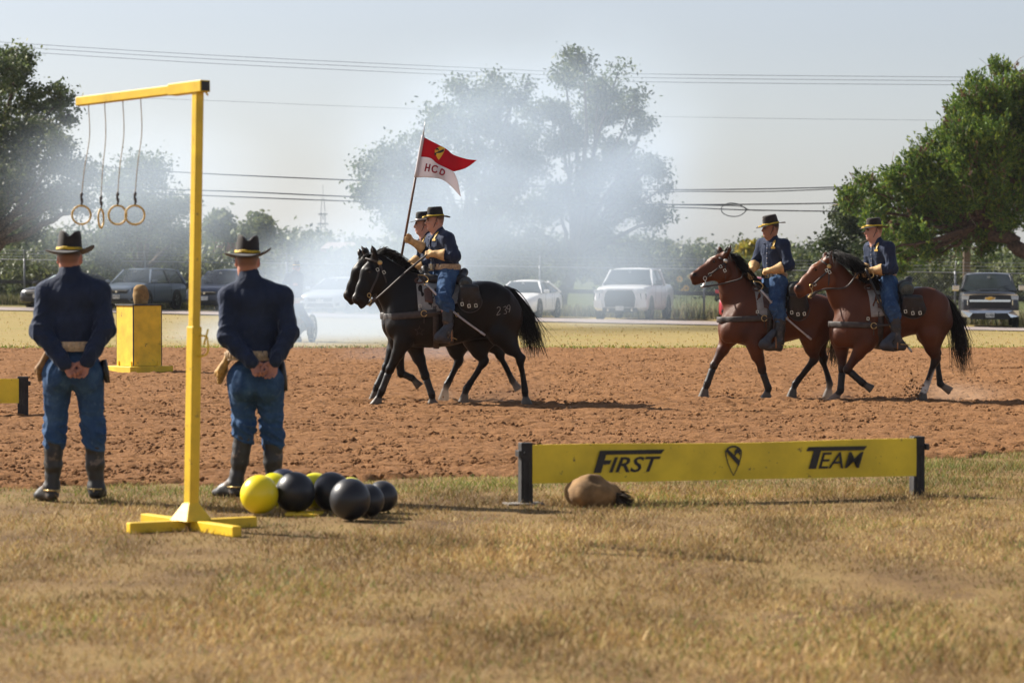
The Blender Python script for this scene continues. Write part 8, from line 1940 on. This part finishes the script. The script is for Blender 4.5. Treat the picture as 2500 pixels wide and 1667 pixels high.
        for sd in (-1, 1):
            mb = MB(); e = lambda y, z, dx: Vector((nx_ - dx, sd * y, z))
            mb.poly([e(hw * 0.60, zg - 0.05, 0.02), e(hw * 0.90, zg - 0.02, 0.16), e(hw * 0.965, zg + 0.07, 0.36), e(hw * 0.90, zg + 0.10, 0.26), e(hw * 0.62, zg + 0.055, 0.03)], 0.03, (0.85, sd * 0.45, 0.1)); hl = mb.build("headlight", M_LAMP, root)
            panel("fog_recess", [(sd * hw * 0.68, cl + 0.10), (sd * hw * 0.86, cl + 0.12), (sd * hw * 0.84, cl + 0.24), (sd * hw * 0.70, cl + 0.20)], M_PLAST, 0.02)
    elif front == "white_pickup":
        zg0, zg1 = cl + 0.12, no + 0.0
        panel("grille_surround", [(-hw * 0.60, zg0), (hw * 0.60, zg0), (hw * 0.66, zg0 + 0.34), (hw * 0.60, zg1 - 0.14), (hw * 0.50, zg1), (-hw * 0.50, zg1), (-hw * 0.60, zg1 - 0.14), (-hw * 0.66, zg0 + 0.34)], col, 0.0, 0.05)
        gr = panel("grille", [(-hw * 0.54, zg0 + 0.02), (hw * 0.54, zg0 + 0.02), (hw * 0.58, zg0 + 0.34), (hw * 0.53, zg1 - 0.17), (hw * 0.45, zg1 - 0.06), (-hw * 0.45, zg1 - 0.06), (-hw * 0.53, zg1 - 0.17), (-hw * 0.58, zg0 + 0.34)], M_PLAST, 0.055, 0.012)
        for i in range(6): z = zg0 + 0.10 + 0.095 * i; panel("grille_bar", [(-hw * 0.5, z), (hw * 0.5, z), (hw * 0.5, z + 0.02), (-hw * 0.5, z + 0.02)], M_BLKP, 0.068, 0.01, gr)
        for sd in (-1, 1):
            panel("headlight", [(sd * hw * 0.66, no - 0.16), (sd * hw * 0.97, no - 0.16), (sd * hw * 0.98, no - 0.03), (sd * hw * 0.62, no - 0.03)], M_LAMP, 0.03, 0.03)
            panel("lamp_column", [(sd * hw * 0.80, no - 0.46), (sd * hw * 0.97, no - 0.46), (sd * hw * 0.98, no - 0.18), (sd * hw * 0.74, no - 0.18)], M_PLAST, 0.02, 0.02)
            panel("bumper_corner", [(sd * hw * 0.64, cl + 0.10), (sd * hw * 0.98, cl + 0.14), (sd * hw * 0.98, cl + 0.40), (sd * hw * 0.70, cl + 0.40)], col, 0.03, 0.05)
            panel("tow_hook", [(sd * hw * 0.42, cl - 0.02), (sd * hw * 0.47, cl - 0.02), (sd * hw * 0.47, cl + 0.08), (sd * hw * 0.42, cl + 0.08)], M_CHROME, 0.05, 0.02)
        panel("lower_valance", [(-hw * 0.66, cl - 0.06), (hw * 0.66, cl - 0.06), (hw * 0.64, cl + 0.11), (-hw * 0.64, cl + 0.11)], M_PLAST, 0.01, 0.03)
    else:
        zg0, zg1 = cl + 0.34, no - 0.02
        panel("grille", [(-hw * 0.72, zg0), (hw * 0.72, zg0), (hw * 0.74, zg1), (-hw * 0.74, zg1)], M_PLAST, 0.01, 0.02)
        panel("chrome_bar", [(-hw * 0.95, no - 0.02), (hw * 0.95, no - 0.02), (hw * 0.95, no + 0.02), (-hw * 0.95, no + 0.02)], M_CHROME, 0.03, 0.02)
        panel("grille_bar", [(-hw * 0.70, no - 0.25), (hw * 0.70, no - 0.25), (hw * 0.72, no - 0.17), (-hw * 0.72, no - 0.17)], M_CHROME, 0.035, 0.025)
        for i in range(4): z = zg0 + 0.05 + 0.06 * i; panel("grille_slat", [(-hw * 0.66, z), (hw * 0.66, z), (hw * 0.66, z + 0.015), (-hw * 0.66, z + 0.015)], M_PLAST, 0.034, 0.01)
        bt = [(-0.17, -0.03), (-0.15, 0.03), (-0.06, 0.03), (-0.05, 0.055), (0.07, 0.055), (0.08, 0.03), (0.17, 0.03), (0.15, -0.03), (0.06, -0.03), (0.05, -0.055), (-0.07, -0.055), (-0.08, -0.03)]
        panel("emblem_frame", [(y * 1.15, no - 0.125 + z * 1.25) for y, z in bt], M_CHROME, 0.05, 0.008); panel("emblem", [(y, no - 0.125 + z) for y, z in bt], M_GOLD, 0.06, 0.008)
        panel("bumper", [(-hw * 1.0, cl + 0.06), (-hw * 0.72, cl + 0.02), (-hw * 0.60, cl + 0.17), (hw * 0.60, cl + 0.17), (hw * 0.72, cl + 0.02), (hw * 1.0, cl + 0.06), (hw * 1.0, cl + 0.27), (hw * 0.78, cl + 0.27), (hw * 0.66, cl + 0.34), (-hw * 0.66, cl + 0.34), (-hw * 0.78, cl + 0.27), (-hw * 1.0, cl + 0.27)], M_CHROME, 0.04, 0.06)
        panel("lower_valance", [(-hw * 0.68, cl - 0.05), (hw * 0.68, cl - 0.05), (hw * 0.60, cl + 0.165), (-hw * 0.60, cl + 0.165)], M_PLAST, 0.02, 0.03)
        for sd in (-1, 1):
            panel("headlight", [(sd * hw * 0.74, no - 0.17), (sd * hw * 0.98, no - 0.17), (sd * hw * 0.98, no - 0.03), (sd * hw * 0.72, no - 0.03)], M_LAMP, 0.03, 0.03)
            panel("lamp_bracket", [(sd * hw * 0.76, no - 0.36), (sd * hw * 0.84, no - 0.36), (sd * hw * 0.86, no - 0.18), (sd * hw * 0.76, no - 0.18)], M_CHROME, 0.02, 0.02)
        mb = MB(); mb.poly([(nx_ - 0.9, -0.35, ho + 0.03), (nx_ - 0.9, 0.35, ho + 0.03), (wb_ + 0.35, 0.45, be + 0.035), (wb_ + 0.35, -0.45, be + 0.035)], 0.03, (0, 0, 1)); mb.build("hood_bulge", col, root, bevel=0.02)
    zp = cl + (0.19 if front in ("plain", "suv") else 0.02); pw, ph = 0.155, 0.08
    if front == "plain": zp = cl + 0.20
    pl = panel("license_plate", [(-pw, zp), (pw, zp), (pw, zp + 2 * ph), (-pw, zp + 2 * ph)], M_PLATE, 0.085 if bed else 0.04, 0.01)
    if plate: place_text("plate_number", plate, M_PLATET, pl, (nx_ + (0.0965 if bed else 0.0515), -pw * 0.86, zp + 0.04), (0, 1, 0), (0, 0, 1), pw * 1.72, ph * 1.0, 0, 0.01, 0.003)
    return root
vehicle("sedan", "black sedan with green sunshade at the left picture edge", 84, "sedan", P_BLACK, 24, off=1.6, sunshade=True)
vehicle("suv", "slate blue sport utility car behind the yellow box", 268, "suv", P_GREY, 19, "suv", off=1.4, plate="BJ3 170")
vehicle("hatchback", "midnight blue car half hidden by the yellow post", 470, "suv", P_NAVY, 17, "suv", off=1.6)
vehicle("sedan", "silver sedan veiled by smoke left of the black horses", 735, "sedan", P_SILVER, 16, off=1.4)
vehicle("sedan", "white sedan behind the black horse's tail", 1172, "sedan", P_WHITE, 15, off=1.2)
vehicle("pickup_truck", "white pickup truck with huge dark grille beside the sunflowers", 1424, "pickup", P_WHITE, 13, "white_pickup", off=1.0, cat="truck")
vehicle("suv", "red sport utility car mostly hidden behind the first bay horse", 1706, "suv", P_RED, 10, "suv", off=1.2)
vehicle("pickup_truck", "dark blue pickup truck with chrome bumper and gold emblem", 2274, "pickup", P_DNAVY, 8, "dark_pickup", off=1.0, plate="8L1 9052", cat="truck")
print("cars done", round(time.time() - T0, 1))
# ================================================================== AIR: haze, drifting powder smoke, dust at the hooves
def boxmesh(name, lo, hi):
    x0, y0, z0 = lo; x1, y1, z1 = hi
    v = [(x0, y0, z0), (x1, y0, z0), (x1, y1, z0), (x0, y1, z0), (x0, y0, z1), (x1, y0, z1), (x1, y1, z1), (x0, y1, z1)]
    f = [(0, 3, 2, 1), (4, 5, 6, 7), (0, 1, 5, 4), (1, 2, 6, 5), (2, 3, 7, 6), (3, 0, 4, 7)]
    return np_mesh(name, np.array(v), np.array(f), False)
def volume_mat(name, color, density, aniso=0.3, blobs=None, nscale=0.25, nlo=0.35, nhi=0.7, step=None, stretch=(1, 1, 1), power=1.0):
    m = bpy.data.materials.new(name); m.use_nodes = True; t = m.node_tree; t.nodes.clear()
    out = t.nodes.new("ShaderNodeOutputMaterial"); pv = t.nodes.new("ShaderNodeVolumePrincipled"); t.links.new(pv.outputs[0], out.inputs["Volume"])
    pv.inputs["Color"].default_value = (*color, 1); pv.inputs["Anisotropy"].default_value = aniso; pv.inputs["Density"].default_value = density
    if blobs:
        tc = t.nodes.new("ShaderNodeTexCoord"); acc = None
        nz = t.nodes.new("ShaderNodeTexNoise"); nz.inputs["Scale"].default_value = nscale; nz.inputs["Detail"].default_value = 2.0; nz.inputs["Roughness"].default_value = 0.6
        mp0 = t.nodes.new("ShaderNodeMapping"); mp0.inputs["Scale"].default_value = stretch; t.links.new(tc.outputs["Object"], mp0.inputs[0]); t.links.new(mp0.outputs[0], nz.inputs["Vector"])
        for c, r, w in blobs:
            mp = t.nodes.new("ShaderNodeMapping"); mp.vector_type = 'TEXTURE'
            mp.inputs["Location"].default_value = tuple(c); mp.inputs["Scale"].default_value = tuple(r)
            t.links.new(tc.outputs["Object"], mp.inputs[0])
            ln = t.nodes.new("ShaderNodeVectorMath"); ln.operation = 'LENGTH'; t.links.new(mp.outputs[0], ln.inputs[0])
            mr = t.nodes.new("ShaderNodeMapRange"); mr.interpolation_type = 'SMOOTHSTEP'
            mr.inputs["From Min"].default_value = 1.0; mr.inputs["From Max"].default_value = 0.0; mr.inputs["To Min"].default_value = 0.0; mr.inputs["To Max"].default_value = w
            t.links.new(ln.outputs["Value"], mr.inputs[0])
            if acc is None: acc = mr.outputs[0]
            else:
                ad = t.nodes.new("ShaderNodeMath"); ad.operation = 'ADD'; t.links.new(acc, ad.inputs[0]); t.links.new(mr.outputs[0], ad.inputs[1]); acc = ad.outputs[0]
        nr = t.nodes.new("ShaderNodeMapRange"); nr.interpolation_type = 'SMOOTHSTEP'
        nr.inputs["From Min"].default_value = nlo; nr.inputs["From Max"].default_value = nhi; nr.inputs["To Min"].default_value = 0.28; nr.inputs["To Max"].default_value = 1.0
        t.links.new(nz.outputs[0], nr.inputs[0])
        mu = t.nodes.new("ShaderNodeMath"); mu.operation = 'MULTIPLY'; t.links.new(acc, mu.inputs[0]); t.links.new(nr.outputs[0], mu.inputs[1])
        m2 = t.nodes.new("ShaderNodeMath"); m2.operation = 'MULTIPLY'; t.links.new(mu.outputs[0], m2.inputs[0]); m2.inputs[1].default_value = density
        t.links.new(m2.outputs[0], pv.inputs["Density"])
    if step:
        try: m.cycles.volume_step_rate = step
        except Exception: pass
    return m
haze = link("haze", boxmesh("haze", (-500, -40, -9), (500, 1500, 31)), volume_mat("haze_air", (0.80, 0.88, 0.98), 0.0001, 0.35))
tag(haze, "pale haze hanging over the whole field", "haze", kind="stuff")
def sblob(x, y, rx, ry, w, d=84, rd=11):
    c = qat(x, y, d); s = FPX / d / K; return (c, (rx / s, rd, ry / s), w)
SM = [sblob(740, 670, 250, 200, 1.25, 64, 8), sblob(960, 580, 380, 260, 0.9, 84), sblob(1080, 360, 400, 330, 0.75, 90), sblob(330, 440, 380, 260, 0.45, 90),
      sblob(1400, 560, 330, 320, 0.55, 92), sblob(1380, 310, 340, 330, 0.5, 93), sblob(760, 770, 460, 90, 1.0, 70, 10), sblob(1000, 840, 320, 70, 0.5, 56, 9)]
smoke = link("gun_smoke", boxmesh("gun_smoke", (-22, 46, -0.2), (17, 104, 11.6)), volume_mat("gun_smoke_air", (0.68, 0.81, 0.985), 0.225, 0.15, SM, nscale=0.22, step=1.0, stretch=(0.8, 0.8, 1.3)))
tag(smoke, "bluish powder smoke drifting behind the black horses", "smoke", kind="stuff")

# dust hanging behind the hooves
DU = []
def dblob(px, py, y, rx, rz, w): c = at(px, py, y); DU.append((c, (rx, 0.35, rz), w))
dblob(1175, 975, FA.loc.y + 0.25, 0.55, 0.20, 0.5); dblob(1085, 968, FA.loc.y + 0.7, 0.20, 0.22, 0.8); dblob(1270, 955, FA.loc.y + 0.6, 0.5, 0.26, 0.5)
dblob(2040, 965, FD.loc.y + 0.3, 0.45, 0.22, 0.6); dblob(2330, 965, FD.loc.y + 0.2, 0.95, 0.26, 0.7)
c0 = Vector((at(1020, 975, 35).x, FA.loc.y - 0.3, 0.0)); c1 = Vector((at(2500, 975, 36).x + 0.6, FD.loc.y + 1.2, 0.75))
dust = link("hoof_dust", boxmesh("hoof_dust", tuple(c0), tuple(c1)), volume_mat("hoof_dust_air", (0.85, 0.64, 0.47), 3.2, 0.2, DU, nscale=2.6, step=0.35))
tag(dust, "tan dust drifting low behind the horses' hooves", "dust", kind="stuff")
